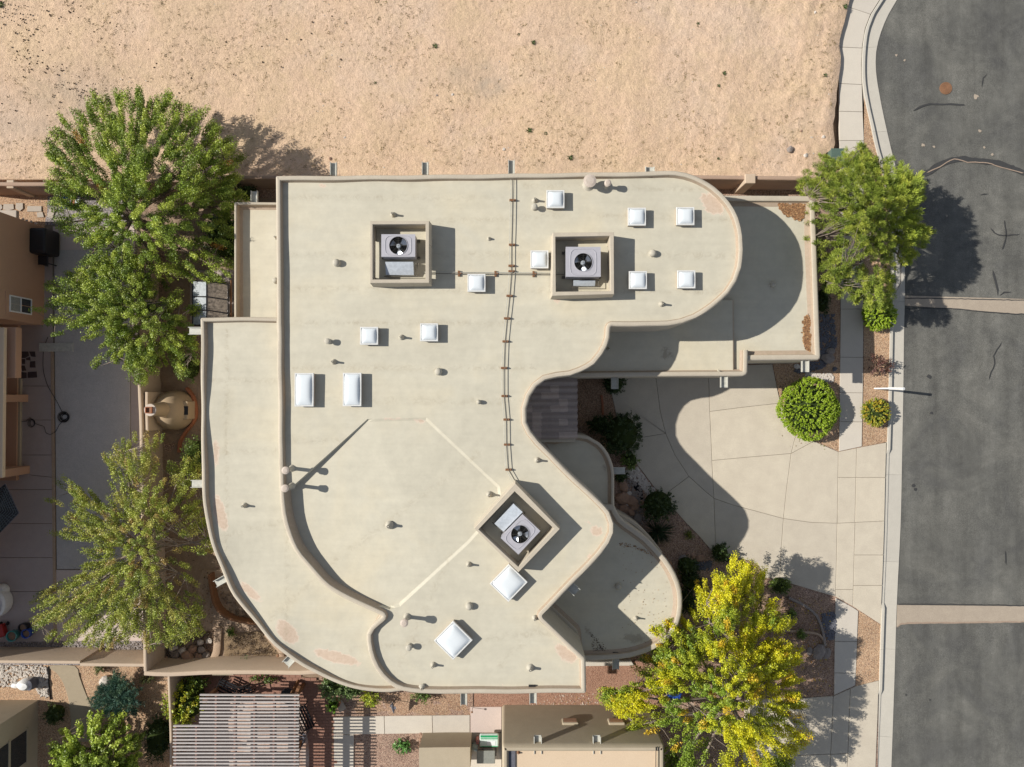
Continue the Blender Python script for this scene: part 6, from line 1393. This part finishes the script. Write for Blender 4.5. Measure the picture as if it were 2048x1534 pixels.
# ================================================================== TREES AND PLANTS
def leaves(cen, rad, n_per, size, cols, seed, up=.35, flat=.75, shape='leaf', out=None, cj=.2):
    """cen (k,3), rad (k,), cols (k,3): one colour per cluster. returns V,F,C arrays"""
    rg = np.random.default_rng(seed); k = len(cen); N_ = k*n_per
    idx = np.repeat(np.arange(k), n_per)
    d = rg.normal(size=(N_, 3)); d /= np.linalg.norm(d, axis=1)[:, None]; q = rg.uniform(0, 1, N_)**.45
    off = d*(q*rad[idx])[:, None]; off[:, 2] *= flat
    if out is not None:
        al = rg.uniform(-.9, 1.1, N_); off = off*.55+out[idx]*(al*rad[idx])[:, None]
    p = cen[idx]+off
    nrm = rg.normal(size=(N_, 3)); nrm[:, 2] += up*2; nrm += d*.5; nrm /= np.linalg.norm(nrm, axis=1)[:, None]
    t = np.cross(nrm, rg.normal(size=(N_, 3))); t /= np.linalg.norm(t, axis=1)[:, None]+1e-9; b = np.cross(nrm, t)
    s = size*rg.uniform(.6, 1.25, N_)[:, None]
    if shape == 'leaf': V = np.stack([p-t*s*.6, p+b*s*.36+nrm*s*.1, p+t*s*.6, p-b*s*.36+nrm*s*.1], 1)
    else:
        dd = off/(np.linalg.norm(off, axis=1)[:, None]+1e-6)+rg.normal(0, .35, (N_, 3)); dd[:, 2] += .25
        dd /= np.linalg.norm(dd, axis=1)[:, None]; bb = np.cross(dd, rg.normal(size=(N_, 3))); bb /= np.linalg.norm(bb, axis=1)[:, None]+1e-9
        V = np.stack([p-bb*s*.07, p+bb*s*.07, p+dd*s+bb*s*.05, p+dd*s-bb*s*.05], 1)
    C = cols[idx]*rg.uniform(1-cj, 1+cj, N_)[:, None]; C = np.repeat(C, 4, axis=0)
    return V.reshape(-1, 3), np.arange(N_*4).reshape(-1, 4), np.clip(C, 0, 1)
def blob(poly_px, n, zlo, zhi, thick, seed, margin=6, lump=.35, minlow=0.0):
    rg = np.random.default_rng(seed); a = np.array(poly_px, float); x0, y0 = a.min(0); x1, y1 = a.max(0); out = []; E = []
    X = rg.uniform(x0, x1, n*12); Y = rg.uniform(y0, y1, n*12); m = inside(poly_px, X, Y); X = X[m]; Y = Y[m]; d = pdist(poly_px, X, Y); m = d > margin; X = X[m]; Y = Y[m]; d = d[m]
    X = X[:n*2]; Y = Y[:n*2]; d = d[:n*2]; e = np.clip(d/max(1, d.max()), 0, 1)
    g = nz(X/60, Y/60, 1.3, seed)  # lumps
    keep = rg.uniform(0, 1, len(X)) < np.clip(.62+lump*g, .12, 1); X = X[keep][:n]; Y = Y[keep][:n]; e = e[keep][:n]; g = g[keep][:n]
    z = zlo+(zhi-zlo)*np.sqrt(e)*(.9+.12*g)-rg.uniform(0, 1, len(X))**1.4*thick*(.35+e); z = np.maximum(z, max(.35, minlow))
    W = Pn(X, Y, z); return W, X, Y, e, g
def tree(name, label, cat, poly, base_px, base_r, n, npl, zlo, zhi, thick, lsize, crad, pal, seed, mat='leaf', shape='leaf', trunk_h=1.6, limbs=9, margin=5, group=None, colorf=None, bark='bark', twig=1.0, lump=.35, cj=.2, up=.35, bright=np.array((2.05,1.8,1.35))):
    W, X, Y, e, g = blob(poly, n, zlo, zhi, thick, seed, margin, lump); rg = np.random.default_rng(seed+5)
    bp_ = P(*base_px, 0); t = thing(name, label, cat, bp_, group)
    rad = crad*rg.uniform(.7, 1.25, len(W)); 
    cc = np.array([pal[k] for k in rg.integers(0, len(pal), len(W))]) if colorf is None else colorf(X, Y, e, g, rg)
    out = W-np.array([bp_.x, bp_.y, trunk_h]); out /= np.linalg.norm(out, axis=1)[:, None]
    V, F, C = leaves(W, rad, npl, lsize, cc, seed, up, .75, shape, out, cj)
    org = np.array([bp_.x, bp_.y, trunk_h]); C = np.clip(C*bright, 0, 1); me = mesh_np('crown', V-org, F, M[mat]); settint(me, C); o = bpy.data.objects.new('crown', me); link(o, t, org)
    # trunk, limbs and twigs
    b = MB(); fork = Vector((bp_.x+.05, bp_.y, trunk_h)); b.tube([bp_-Vector((0, 0, .1)), bp_+Vector((.02, .01, trunk_h*.5)), fork], [base_r*1.25, base_r*.95, base_r*.8], 9)
    ang = np.arctan2(W[:, 1]-bp_.y, W[:, 0]-bp_.x); D = np.hypot(W[:, 1]-bp_.y, W[:, 0]-bp_.x); limbpts = []
    for k in range(limbs):
        a0 = -math.pi+2*math.pi*(k+.5)/limbs+rg.uniform(-.2, .2); dm = np.abs((ang-a0+math.pi) % (2*math.pi)-math.pi) < math.pi/limbs
        if not dm.any(): continue
        ii = np.where(dm)[0]; far = ii[np.argsort(D[ii])[int(len(ii)*.9)]]; e_ = Vector(W[far]); pts = []
        for j in range(6):
            f = j/5; p = fork.lerp(e_, f); p.z += .5*math.sin(f*math.pi)*(.4 if shape == 'leaf' else .1); p += Vector((rg.normal(0, .09), rg.normal(0, .09), 0))*(1 if 0 < j < 5 else 0); pts.append(p)
        rr = base_r*.5; b.tube(pts, [rr*(1-.85*j/5) for j in range(6)], 6); limbpts += [(p, rr*(1-.85*j/5)) for j, p in enumerate(pts) if j > 0]
        mid = []
    LP_ = np.array([p[:] for p, _ in limbpts]); 
    for i in rg.choice(len(W), min(len(W), int(260*twig)), replace=False):
        q = W[i]; d = np.linalg.norm(LP_-q, axis=1)+np.maximum(0, LP_[:, 2]-q[2]); j = int(np.argmin(d)); p = Vector(LP_[j]); qq = Vector(q)+Vector(out[i])*rad[i]*.7; m_ = p.lerp(qq, .5)+Vector((rg.normal(0, .08), rg.normal(0, .08), rg.normal(0, .05)))
        b.tube([p, m_, qq], [.022, .014, .005], 4, False)
    b.build('trunk', M[bark], t, (bp_.x, bp_.y, 0)); return t
G_MAPLE = [(.085,.14,.022), (.12,.185,.03), (.16,.23,.04), (.10,.155,.03), (.20,.265,.055), (.065,.105,.02)]
NWP = [(240,180),(262,190),(282,182),(300,205),(318,192),(352,192),(365,215),(385,212),(412,225),(425,245),(448,248),(455,275),(478,290),(484,330),(478,360),(490,400),(470,430),(478,470),(468,510),(470,550),(440,568),(395,565),(330,575),(260,570),(200,560),(160,530),(180,500),(150,480),(128,462),(118,430),(90,385),(112,350),(95,312),(98,280),(110,265),(125,250),(120,230),(150,232),(172,222),(165,205),(190,188),(215,200)]
def cmaple(X, Y, e, g, rg):
    c = np.array([G_MAPLE[k] for k in rg.integers(0, 6, len(X))]); f = np.clip((X-330)/180, 0, 1)*rg.uniform(.3, 1, len(X)); yl = np.array([(.20,.26,.045)]); c = c*(1-f[:, None]*.5)+yl*f[:, None]*.5
    r = rg.uniform(0, 1, len(X)) < .006; c[r] = (.22,.13,.035); return c
tree('maple_tree', 'biggest dark green broadleaf tree at the upper left by the sandy lot', 'tree', NWP, (300,455), .22, 760, 240, 2.0, 5.8, 2.3, .060, .31, None, 101, colorf=cmaple, limbs=11, trunk_h=1.7, twig=1.1, margin=3)
PNP = [(215,505),(260,505),(300,510),(330,560),(360,575),(392,580),(410,610),(400,640),(392,665),(398,700),(392,740),(372,765),(345,748),(330,730),(300,745),(292,765),(270,765),(255,740),(235,728),(205,735),(185,738),(172,715),(150,700),(120,690),(96,670),(95,640),(72,625),(75,600),(95,580),(100,560),(130,548),(160,540),(185,520)]
G_PINE = [(.10,.16,.028), (.15,.215,.04), (.19,.26,.05), (.075,.12,.025), (.13,.18,.04)]
tree('broadleaf_tree', 'lighter green spreading tree below the biggest tree, over the patio wall', 'tree', PNP, (318,640), .16, 450, 240, 1.9, 4.4, 1.7, .058, .29, G_PINE, 202, limbs=9, trunk_h=1.5, twig=1.3, margin=4, bark='barkpale', lump=.5)
WTP = [(268,862),(300,858),(330,872),(352,885),(340,920),(362,925),(380,895),(400,880),(402,960),(408,1010),(420,1060),(436,1120),(425,1140),(400,1130),(395,1180),(410,1240),(400,1275),(370,1300),(330,1290),(300,1300),(270,1280),(220,1300),(175,1285),(140,1290),(100,1275),(72,1255),(68,1225),(70,1180),(105,1165),(130,1155),(165,1140),(175,1115),(160,1085),(130,1090),(95,1105),(85,1080),(90,1055),(120,1045),(135,1030),(100,1010),(80,1000),(95,985),(130,995),(115,970),(135,952),(158,975),(190,970),(195,1000),(215,990),(222,950),(205,920),(212,905),(230,895),(235,880)]
def cred(X, Y, e, g, rg):
    pal = [(.14,.18,.035), (.19,.23,.05), (.10,.135,.03), (.22,.23,.07), (.16,.19,.045)]; c = np.array([pal[k] for k in rg.integers(0, 5, len(X))]); u = rg.uniform(0, 1, len(X)); c[u < .06] = (.19,.15,.06); return c
tree('pear_tree', 'airy green tree with reddish leaf tips left of the curved roof', 'tree', WTP, (318,1085), .17, 900, 140, 1.7, 4.9, 2.2, .056, .27, None, 303, bright=np.array((2.0,1.85,1.4)), colorf=cred, limbs=13, trunk_h=1.4, twig=2.2, margin=3, bark='barkpale', lump=.75, cj=.3)
YTP = [(1405,1135),(1430,1120),(1470,1115),(1505,1125),(1530,1145),(1535,1170),(1528,1190),(1555,1200),(1560,1230),(1590,1245),(1580,1262),(1540,1262),(1525,1275),(1560,1290),(1605,1300),(1608,1325),(1590,1335),(1600,1365),(1580,1375),(1600,1395),(1605,1430),(1618,1455),(1612,1480),(1590,1500),(1580,1560),(1540,1600),(1400,1600),(1340,1540),(1320,1500),(1262,1455),(1235,1420),(1203,1400),(1212,1375),(1235,1365),(1232,1335),(1270,1330),(1298,1310),(1300,1262),(1320,1235),(1340,1228),(1375,1240),(1385,1215),(1380,1195),(1388,1160)]
def cyel(X, Y, e, g, rg):
    f = np.clip(.5+.5*nz(X/70, Y/70, 1.5, 77)+.25*(1350-Y)/150+.3*(X-1350)/200+rg.normal(0, .22, len(X)), 0, 1); g1 = np.array([(.17,.22,.035)]); y1 = np.array([(.50,.42,.02)]); c = g1*(1-f[:, None])+y1*f[:, None]
    u = rg.uniform(0, 1, len(X)); c[u < .05] = (.48,.30,.03); c[u > .9] *= .7; return c
tree('ash_tree', 'large tree turning bright yellow beside the driveway at the lower right', 'tree', YTP, (1432,1372), .2, 1150, 170, 1.9, 6.5, 2.6, .064, .30, None, 404, bright=np.array((1.3,1.45,1.0)), colorf=cyel, limbs=12, trunk_h=1.7, twig=1.3, margin=3, bark='barkpale', lump=.6)
EPP = [(1722,285),(1735,300),(1748,312),(1765,318),(1775,305),(1790,315),(1805,325),(1822,333),(1815,350),(1838,348),(1848,375),(1845,395),(1850,412),(1848,430),(1838,445),(1860,455),(1868,468),(1845,490),(1855,500),(1825,515),(1822,540),(1795,545),(1790,575),(1795,600),(1770,620),(1748,618),(1722,605),(1700,600),(1685,590),(1672,600),(1655,585),(1645,560),(1635,550),(1628,520),(1615,500),(1605,480),(1612,455),(1600,445),(1610,430),(1602,405),(1598,372),(1608,355),(1605,330),(1620,325),(1618,310),(1645,310),(1668,318),(1685,310),(1698,300),(1705,312),(1715,300)]
G_NE = [(.13,.165,.032), (.18,.215,.042), (.095,.125,.026), (.22,.24,.05), (.15,.175,.036)]
def cpine(X, Y, e, g, rg):
    c = np.array([G_NE[k] for k in rg.integers(0, 5, len(X))]); f = np.clip((X-1650)/180, 0, 1); c *= (1+.35*f[:, None]*np.array([[1.2,1,.8]])); return c
tree('pine_tree', 'bushy pine between the garage roof and the street', 'tree', EPP, (1722,478), .2, 980, 190, 2.0, 6.5, 2.5, .10, .185, None, 505, mat='needle', shape='needle', colorf=cpine, limbs=12, trunk_h=1.9, twig=1.7, margin=3, bark='barkpale', lump=.35, bright=np.array((1.6,1.68,1.25)))
LLP = [(100,1495),(118,1475),(120,1452),(150,1450),(172,1430),(205,1422),(222,1430),(250,1425),(258,1448),(282,1462),(298,1480),(285,1510),(275,1530),(270,1600),(120,1600),(105,1540)]
tree('mulberry_tree', 'round bright green tree at the bottom left beside the khaki house', 'tree', LLP, (205,1520), .13, 330, 105, 1.2, 3.3, 1.4, .095, .27, [(.13,.20,.03), (.18,.26,.045), (.22,.30,.06), (.09,.14,.025)], 606, limbs=8, trunk_h=1.1, margin=7, lump=.4)

# ---- shrubs
def shrub(label, px, py, rx, ry, h, cols, seed, lsize=.06, dens=1.0, mat='leaf', shape='leaf', name='shrub', cat='shrub', tight=.12, group=None, core=True, lumpy=1.0, up=.35, nl=26):
    """ellipsoid bush seen at px,py with radii in photo px"""
    rg = np.random.default_rng(seed); z = h*.6; s = (CAMH-z)/FOC; c = P(px, py, z); c.z = 0; RX, RY = rx*s, ry*s; t = thing(name, label, cat, (c.x, c.y, 0), group)
    n = int((RX*RY*3.6+RX*h*2)*dens*16)+18; d = rg.normal(size=(n, 3)); d[:, 2] = np.abs(d[:, 2])*1.1-.25; d /= np.linalg.norm(d, axis=1)[:, None]
    lump = 1+lumpy*(.09*np.sin(d[:, 0]*5+seed)+.07*np.sin(d[:, 1]*7+seed*2)); W = np.stack([c.x+d[:, 0]*(RX-tight*.6)*lump, c.y+d[:, 1]*(RY-tight*.6)*lump, h*.42+d[:, 2]*h*.5], 1)
    cc = np.array([cols[k] for k in rg.integers(0, len(cols), n)]); out = d; V, F, C = leaves(W, np.full(n, tight)*rg.uniform(.7, 1.4, n), nl, lsize, cc, seed, up, .9, shape, out, .25)
    org = np.array([c.x, c.y, 0]); me = mesh_np('foliage', V-org, F, M[mat]); settint(me, C); o = bpy.data.objects.new('foliage', me); link(o, t, org)
    b = MB()
    for k in range(7): q = k*.9; b.tube([(c.x, c.y, -.05), (c.x+RX*.3*math.cos(q), c.y+RY*.3*math.sin(q), h*.3), (c.x+RX*.7*math.cos(q), c.y+RY*.7*math.sin(q), h*.6)], [.03, .02, .008], 5)
    b.build('stem', M['bark'], t)
    if core: b = MB(); b.lathe((c.x, c.y, 0), [(.7, .05), (.82, h*.35), (.72, h*.6), (.4, h*.76), (.001, h*.8)], 16, RX, RY); o = b.build('dark_core', M['inner'], t, smooth=True)  # solid dark core that shows through the gaps between leaves
    return t
M['inner'] = plain('dark_core_fill', (.035,.05,.015), .95, 0, .05)
LIME = [(.25,.37,.02), (.31,.43,.03), (.20,.30,.018), (.35,.46,.04)]
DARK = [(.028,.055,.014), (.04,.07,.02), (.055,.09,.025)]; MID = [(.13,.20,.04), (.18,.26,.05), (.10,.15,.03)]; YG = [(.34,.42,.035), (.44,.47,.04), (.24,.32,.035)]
shrub('large clipped round lime green shrub between garage corner and driveway', 1622, 818, 60, 60, 1.35, LIME, 1, .05, 6, tight=.07, up=.5, lumpy=.45)
shrub('small clipped round olive shrub by the kerb below the white post', 1754, 825, 28, 28, .75, [(.24,.29,.03), (.34,.34,.04), (.18,.22,.03), (.48,.36,.03)], 2, .045, 6, tight=.06, up=.5, lumpy=.3)
shrub('clipped round lime shrub under the pine beside the pavement', 1761, 630, 33, 31, .9, LIME, 3, .05, 6, tight=.07, up=.5, lumpy=.45)
shrub('small shrub with dark red leaves beside the kerb', 1762, 729, 22, 19, .7, [(.13,.06,.045), (.19,.10,.08), (.09,.045,.035)], 4, .075, .5, tight=.15, core=False)
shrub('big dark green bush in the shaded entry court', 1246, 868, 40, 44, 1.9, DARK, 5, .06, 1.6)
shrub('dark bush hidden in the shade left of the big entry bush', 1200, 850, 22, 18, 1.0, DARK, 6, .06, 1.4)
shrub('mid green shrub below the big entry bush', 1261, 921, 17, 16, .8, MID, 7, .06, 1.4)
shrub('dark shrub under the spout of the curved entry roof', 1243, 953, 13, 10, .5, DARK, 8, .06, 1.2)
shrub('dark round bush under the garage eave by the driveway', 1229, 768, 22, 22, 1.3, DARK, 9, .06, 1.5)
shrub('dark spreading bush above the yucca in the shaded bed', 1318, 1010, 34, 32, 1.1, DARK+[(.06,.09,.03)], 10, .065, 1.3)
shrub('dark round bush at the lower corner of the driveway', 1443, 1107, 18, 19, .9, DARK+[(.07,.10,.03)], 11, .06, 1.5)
shrub('round green shrub between driveway and yellow tree', 1563, 1172, 19, 17, .9, [(.10,.15,.02), (.14,.20,.03), (.07,.11,.02)], 12, .06, 1.5)
shrub('small green plant in the mulch right of the yellow tree', 1582, 1228, 9, 8, .35, MID, 13, .06, 1.2, core=False)
shrub('small green plant near the stone edging', 1603, 1270, 9, 9, .35, MID, 14, .06, 1.2, core=False)
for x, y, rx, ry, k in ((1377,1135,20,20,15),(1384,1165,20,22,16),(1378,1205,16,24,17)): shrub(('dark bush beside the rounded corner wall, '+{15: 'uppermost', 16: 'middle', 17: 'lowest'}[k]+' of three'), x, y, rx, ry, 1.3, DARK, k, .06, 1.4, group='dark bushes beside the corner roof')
shrub('bright green weed in the shaded gravel by the driveway', 1378, 1070, 7, 8, .25, [(.22,.22,.03), (.15,.18,.03)], 18, .05, 1.0, core=False)
shrub('dark low bush along the garage wall right of the parapet', 1648, 600, 12, 28, .8, DARK, 19, .06, 1.3)
# lower left plants
shrub('yellow-green shrub beside the thin cream wall', 366, 1410, 40, 42, 1.6, YG+[(.45,.42,.03)], 20, .085, 1.0, tight=.2)
shrub('green shrub behind the yellow-green one under the wall', 390, 1368, 22, 14, 1.0, MID, 21, .08, .9, tight=.18, core=False)
shrub('leafy green bush under the curved roof edge near the pergola', 676, 1374, 38, 22, 1.2, [(.11,.18,.05), (.16,.24,.08), (.20,.28,.11)], 22, .08, 1.0, tight=.2)
shrub('green creeper bush right of the leafy bush at the roof edge', 705, 1380, 18, 14, .9, [(.13,.20,.06), (.17,.25,.09)], 23, .07, .9, tight=.18)
shrub('yellow-green shrub below the curved roof edge by the gravel', 742, 1392, 16, 20, .9, YG, 24, .07, .9, tight=.16, core=False)
shrub('low green shrub under the straight south parapet', 843, 1392, 18, 11, .5, [(.13,.19,.04), (.09,.14,.03)], 25, .07, 1.0, tight=.14, core=False)
shrub('compact bright green bush growing in the square pot', 665, 1412, 10, 13, .75, [(.16,.32,.03), (.22,.38,.04)], 26, .06, 1.4, tight=.1)
shrub('spiky green plant in the red gravel below the path', 804, 1493, 15, 11, .4, [(.10,.24,.05), (.14,.30,.07)], 27, .09, .9, 'leaf', 'leaf', tight=.15, core=False)
shrub('row of flowering plants under the cream wall', 525, 1358, 26, 7, .5, MID+[(.35,.12,.12)], 28, .06, .9, tight=.12, core=False)
shrub('dark low bush in the shadow between the round tree and the thin wall', 312, 1480, 26, 44, .9, DARK, 29, .06, 1.2)
shrub('dark shrub in the shade beside the khaki house', 106, 1430, 20, 20, .7, DARK+[(.09,.12,.03)], 30, .06, 1.1)
shrub('small olive shrub at the foot of the cream wall', 199, 1338, 9, 8, .4, [(.14,.16,.05)], 31, .05, 1.0, core=False)
shrub('small dry olive shrub above the juniper to the right', 294, 1358, 13, 10, .4, [(.16,.15,.05), (.10,.12,.04)], 32, .05, 1.0, core=False)
shrub('little green plant in the planter beside the roof edge', 494, 1325, 11, 10, .6, [(.14,.20,.09)], 33, .06, .5, core=False, tight=.15)
shrub('small dark plant at the top of the planter', 461, 1264, 8, 7, .35, MID, 34, .06, 1, core=False)
shrub('green bush against the curved roof beside the airy tree', 388, 915, 18, 40, 2.0, [(.11,.17,.03), (.16,.22,.05)], 35, .075, 1.0, tight=.2)
shrub('green bush between the wall and the lighter tree', 372, 735, 16, 26, 1.5, MID, 36, .08, 1.0, tight=.2)
shrub('dark green bush under the big tree near the canopy', 440, 470, 30, 50, 2.2, DARK+MID, 37, .08, .9, tight=.2)
shrub('dark bush in the gap above the low north-west roof', 490, 385, 22, 14, 1.2, DARK, 38, .07, 1.0, tight=.15)
shrub('twiggy grey bush in the corner of the cream walls', 303, 1318, 15, 18, .5, [(.20,.16,.13), (.26,.21,.17)], 39, .05, .6, core=False)
# juniper: blue-green, star-shaped with radial boughs
def juniper():
    c = P(234, 1390, .4); c.z = 0; t = thing('juniper_bush', 'star-shaped blue-green juniper bush on the orange gravel', 'bush', c); rg = np.random.default_rng(9); W = []; O = []; R_ = []
    tips = [(240,1344),(262,1358),(278,1380),(282,1405),(278,1425),(255,1430),(235,1425),(215,1420),(195,1412),(186,1402),(198,1388),(202,1372),(222,1375),(230,1360),(250,1350),(266,1395),(246,1405),(205,1402)]
    for x, y in tips:
        e = P(x, y, .5)
        for k in range(26):
            f = rg.uniform(.08, 1); p = Vector((c.x, c.y, .25)).lerp(e, f); p.z = .3+.5*math.sin(f*2.6)*rg.uniform(.6, 1); s = .22*(1-f)+.06; W.append((p.x+rg.normal(0, s), p.y+rg.normal(0, s), p.z)); d = (e-Vector((c.x, c.y, .25))).normalized(); O.append(d[:])
    W = np.array(W); O = np.array(O); pal = [(.055,.13,.095), (.08,.17,.12), (.11,.19,.11), (.045,.10,.07)]; cc = np.array([pal[k] for k in rg.integers(0, 4, len(W))])
    V, F, C = leaves(W, np.full(len(W), .11), 60, .10, cc, 5, .3, .7, 'needle', O); org = np.array([c.x, c.y, 0]); me = mesh_np('foliage', V-org, F, M['needle']); settint(me, C); link(bpy.data.objects.new('foliage', me), t, org)
    b = MB(); 
    for x, y in tips: e = P(x, y, .5); b.tube([(c.x, c.y, .1), ((c.x+e.x)/2, (c.y+e.y)/2, .45), e], [.04, .025, .008], 5)
    b.build('stem', M['bark'], t)
juniper()
def yucca():
    c = P(1312, 1062, 0); t = thing('yucca', 'spiky grey-green yucca in the shaded bed by the driveway', 'plant', c); rg = np.random.default_rng(3); V = []; F = []; C = []
    for k in range(150):
        a_ = rg.uniform(0, 6.28); el = rg.uniform(.25, 1.35); L = rg.uniform(.75, 1.15); d = Vector((math.cos(a_)*math.cos(el), math.sin(a_)*math.cos(el), math.sin(el))); s = Vector((-math.sin(a_), math.cos(a_), 0))*.016; p0 = c+Vector((0, 0, .15)); p1 = p0+d*L*.55; p2 = p0+d*L-Vector((0, 0, .12*L)); b0 = len(V)
        V += [p0-s, p0+s, p1+s, p2, p1-s]; F.append(tuple(range(b0, b0+5))); q = rg.uniform(.7, 1.3); C += [(.075*q, .115*q, .06*q)]*5
    o = mk('leaf', [v[:] for v in V], F, M['leaf'], t, c); settint(o.data, np.array(C)); b = MB(); b.lathe(c, [(.12, 0), (.1, .15), (.001, .2)], 10); b.build('stem', M['bark'], t)
yucca()
# blue recycling bin half hidden under the yellow tree
c = P(1347, 1392, .6); t = thing('recycling_bin', 'bright blue bin under the yellow tree by the side gravel', 'bin', (c.x, c.y, 0)); b = MB(); b.box((c.x, c.y, .3), (.62, .5, .6), -.4); bevel(b.build('body', M['blue'], t), .05); b = MB(); b.box((c.x-.02, c.y, .62), (.68, .56, .06), -.4); bevel(b.build('lid', M['blue'], t), .03)
# fallen leaves round the yellow tree and on the side gravel
def fallen(px, n, z, label, cols, s=.05):
    pr = []
    for i in range(6):
        rg = np.random.default_rng(i+90); V = np.array([(-.5, 0, 0), (0, .35, .08), (.5, 0, .02), (0, -.35, .08)])*s*2; pr.append((V, [(0, 1, 2, 3)], np.tile(cols[i % len(cols)], (4, 1))))
    return scatter('fallen_leaves', pr, rpts(px, n, z), M['leaf'], label, None, .5, 1.3)
fallen([(1170,1385),(1420,1385),(1420,1415),(1050,1415),(1100,1392)], 260, .02, 'pale fallen leaves on the red side gravel', [(.5,.38,.3), (.55,.45,.38), (.4,.25,.12)], .045)
fallen([(1420,1180),(1660,1200),(1660,1390),(1420,1390)], 700, .03, 'yellow leaves fallen on the mulch under the yellow tree', [(.45,.33,.03), (.4,.2,.04), (.3,.2,.08)], .04)

# dry brush and twigs in the lower left yard
TW = [tuft_mesh(16, .22, .16, .010, [(.30,.23,.18), (.22,.17,.13), (.38,.31,.25)], s) for s in range(70, 74)]
scatter('dry_brush', TW, rpts([(292,1290),(345,1285),(350,1340),(292,1342)], 60, .02)+rpts([(350,1270),(430,1262),(430,1300),(350,1300)], 40, .02), M['dryweed'], 'grey dry twigs piled round the boulder heap in the wall corner', smin=.5, smax=1.3)
scatter('dry_brush', TW, rpts([(455,1272),(520,1268),(552,1302),(548,1316),(460,1314)], 90, .06)+rpts([(440,1180),(470,1200),(520,1240),(500,1242),(450,1215)], 25, .02), M['dryweed'], 'dry brown growth covering the planter soil', smin=.3, smax=.9)
fallen([(410,1140),(450,1160),(520,1245),(600,1318),(450,1262),(400,1250)], 300, .03, 'dead leaves on the sandy ground beside the curved house wall', [(.2,.12,.06), (.3,.2,.1), (.12,.09,.05)], .04)
fallen([(290,860),(400,860),(420,1130),(400,1260),(300,1260)], 380, .03, 'dead leaves on the soil under the airy tree', [(.24,.15,.08), (.34,.24,.13), (.14,.10,.06)], .04)
fallen([(1560,870),(1640,884),(1660,900),(1560,900)], 14, .01, 'few leaves blown on the driveway below the round shrub', [(.2,.14,.06), (.25,.25,.05)], .03)
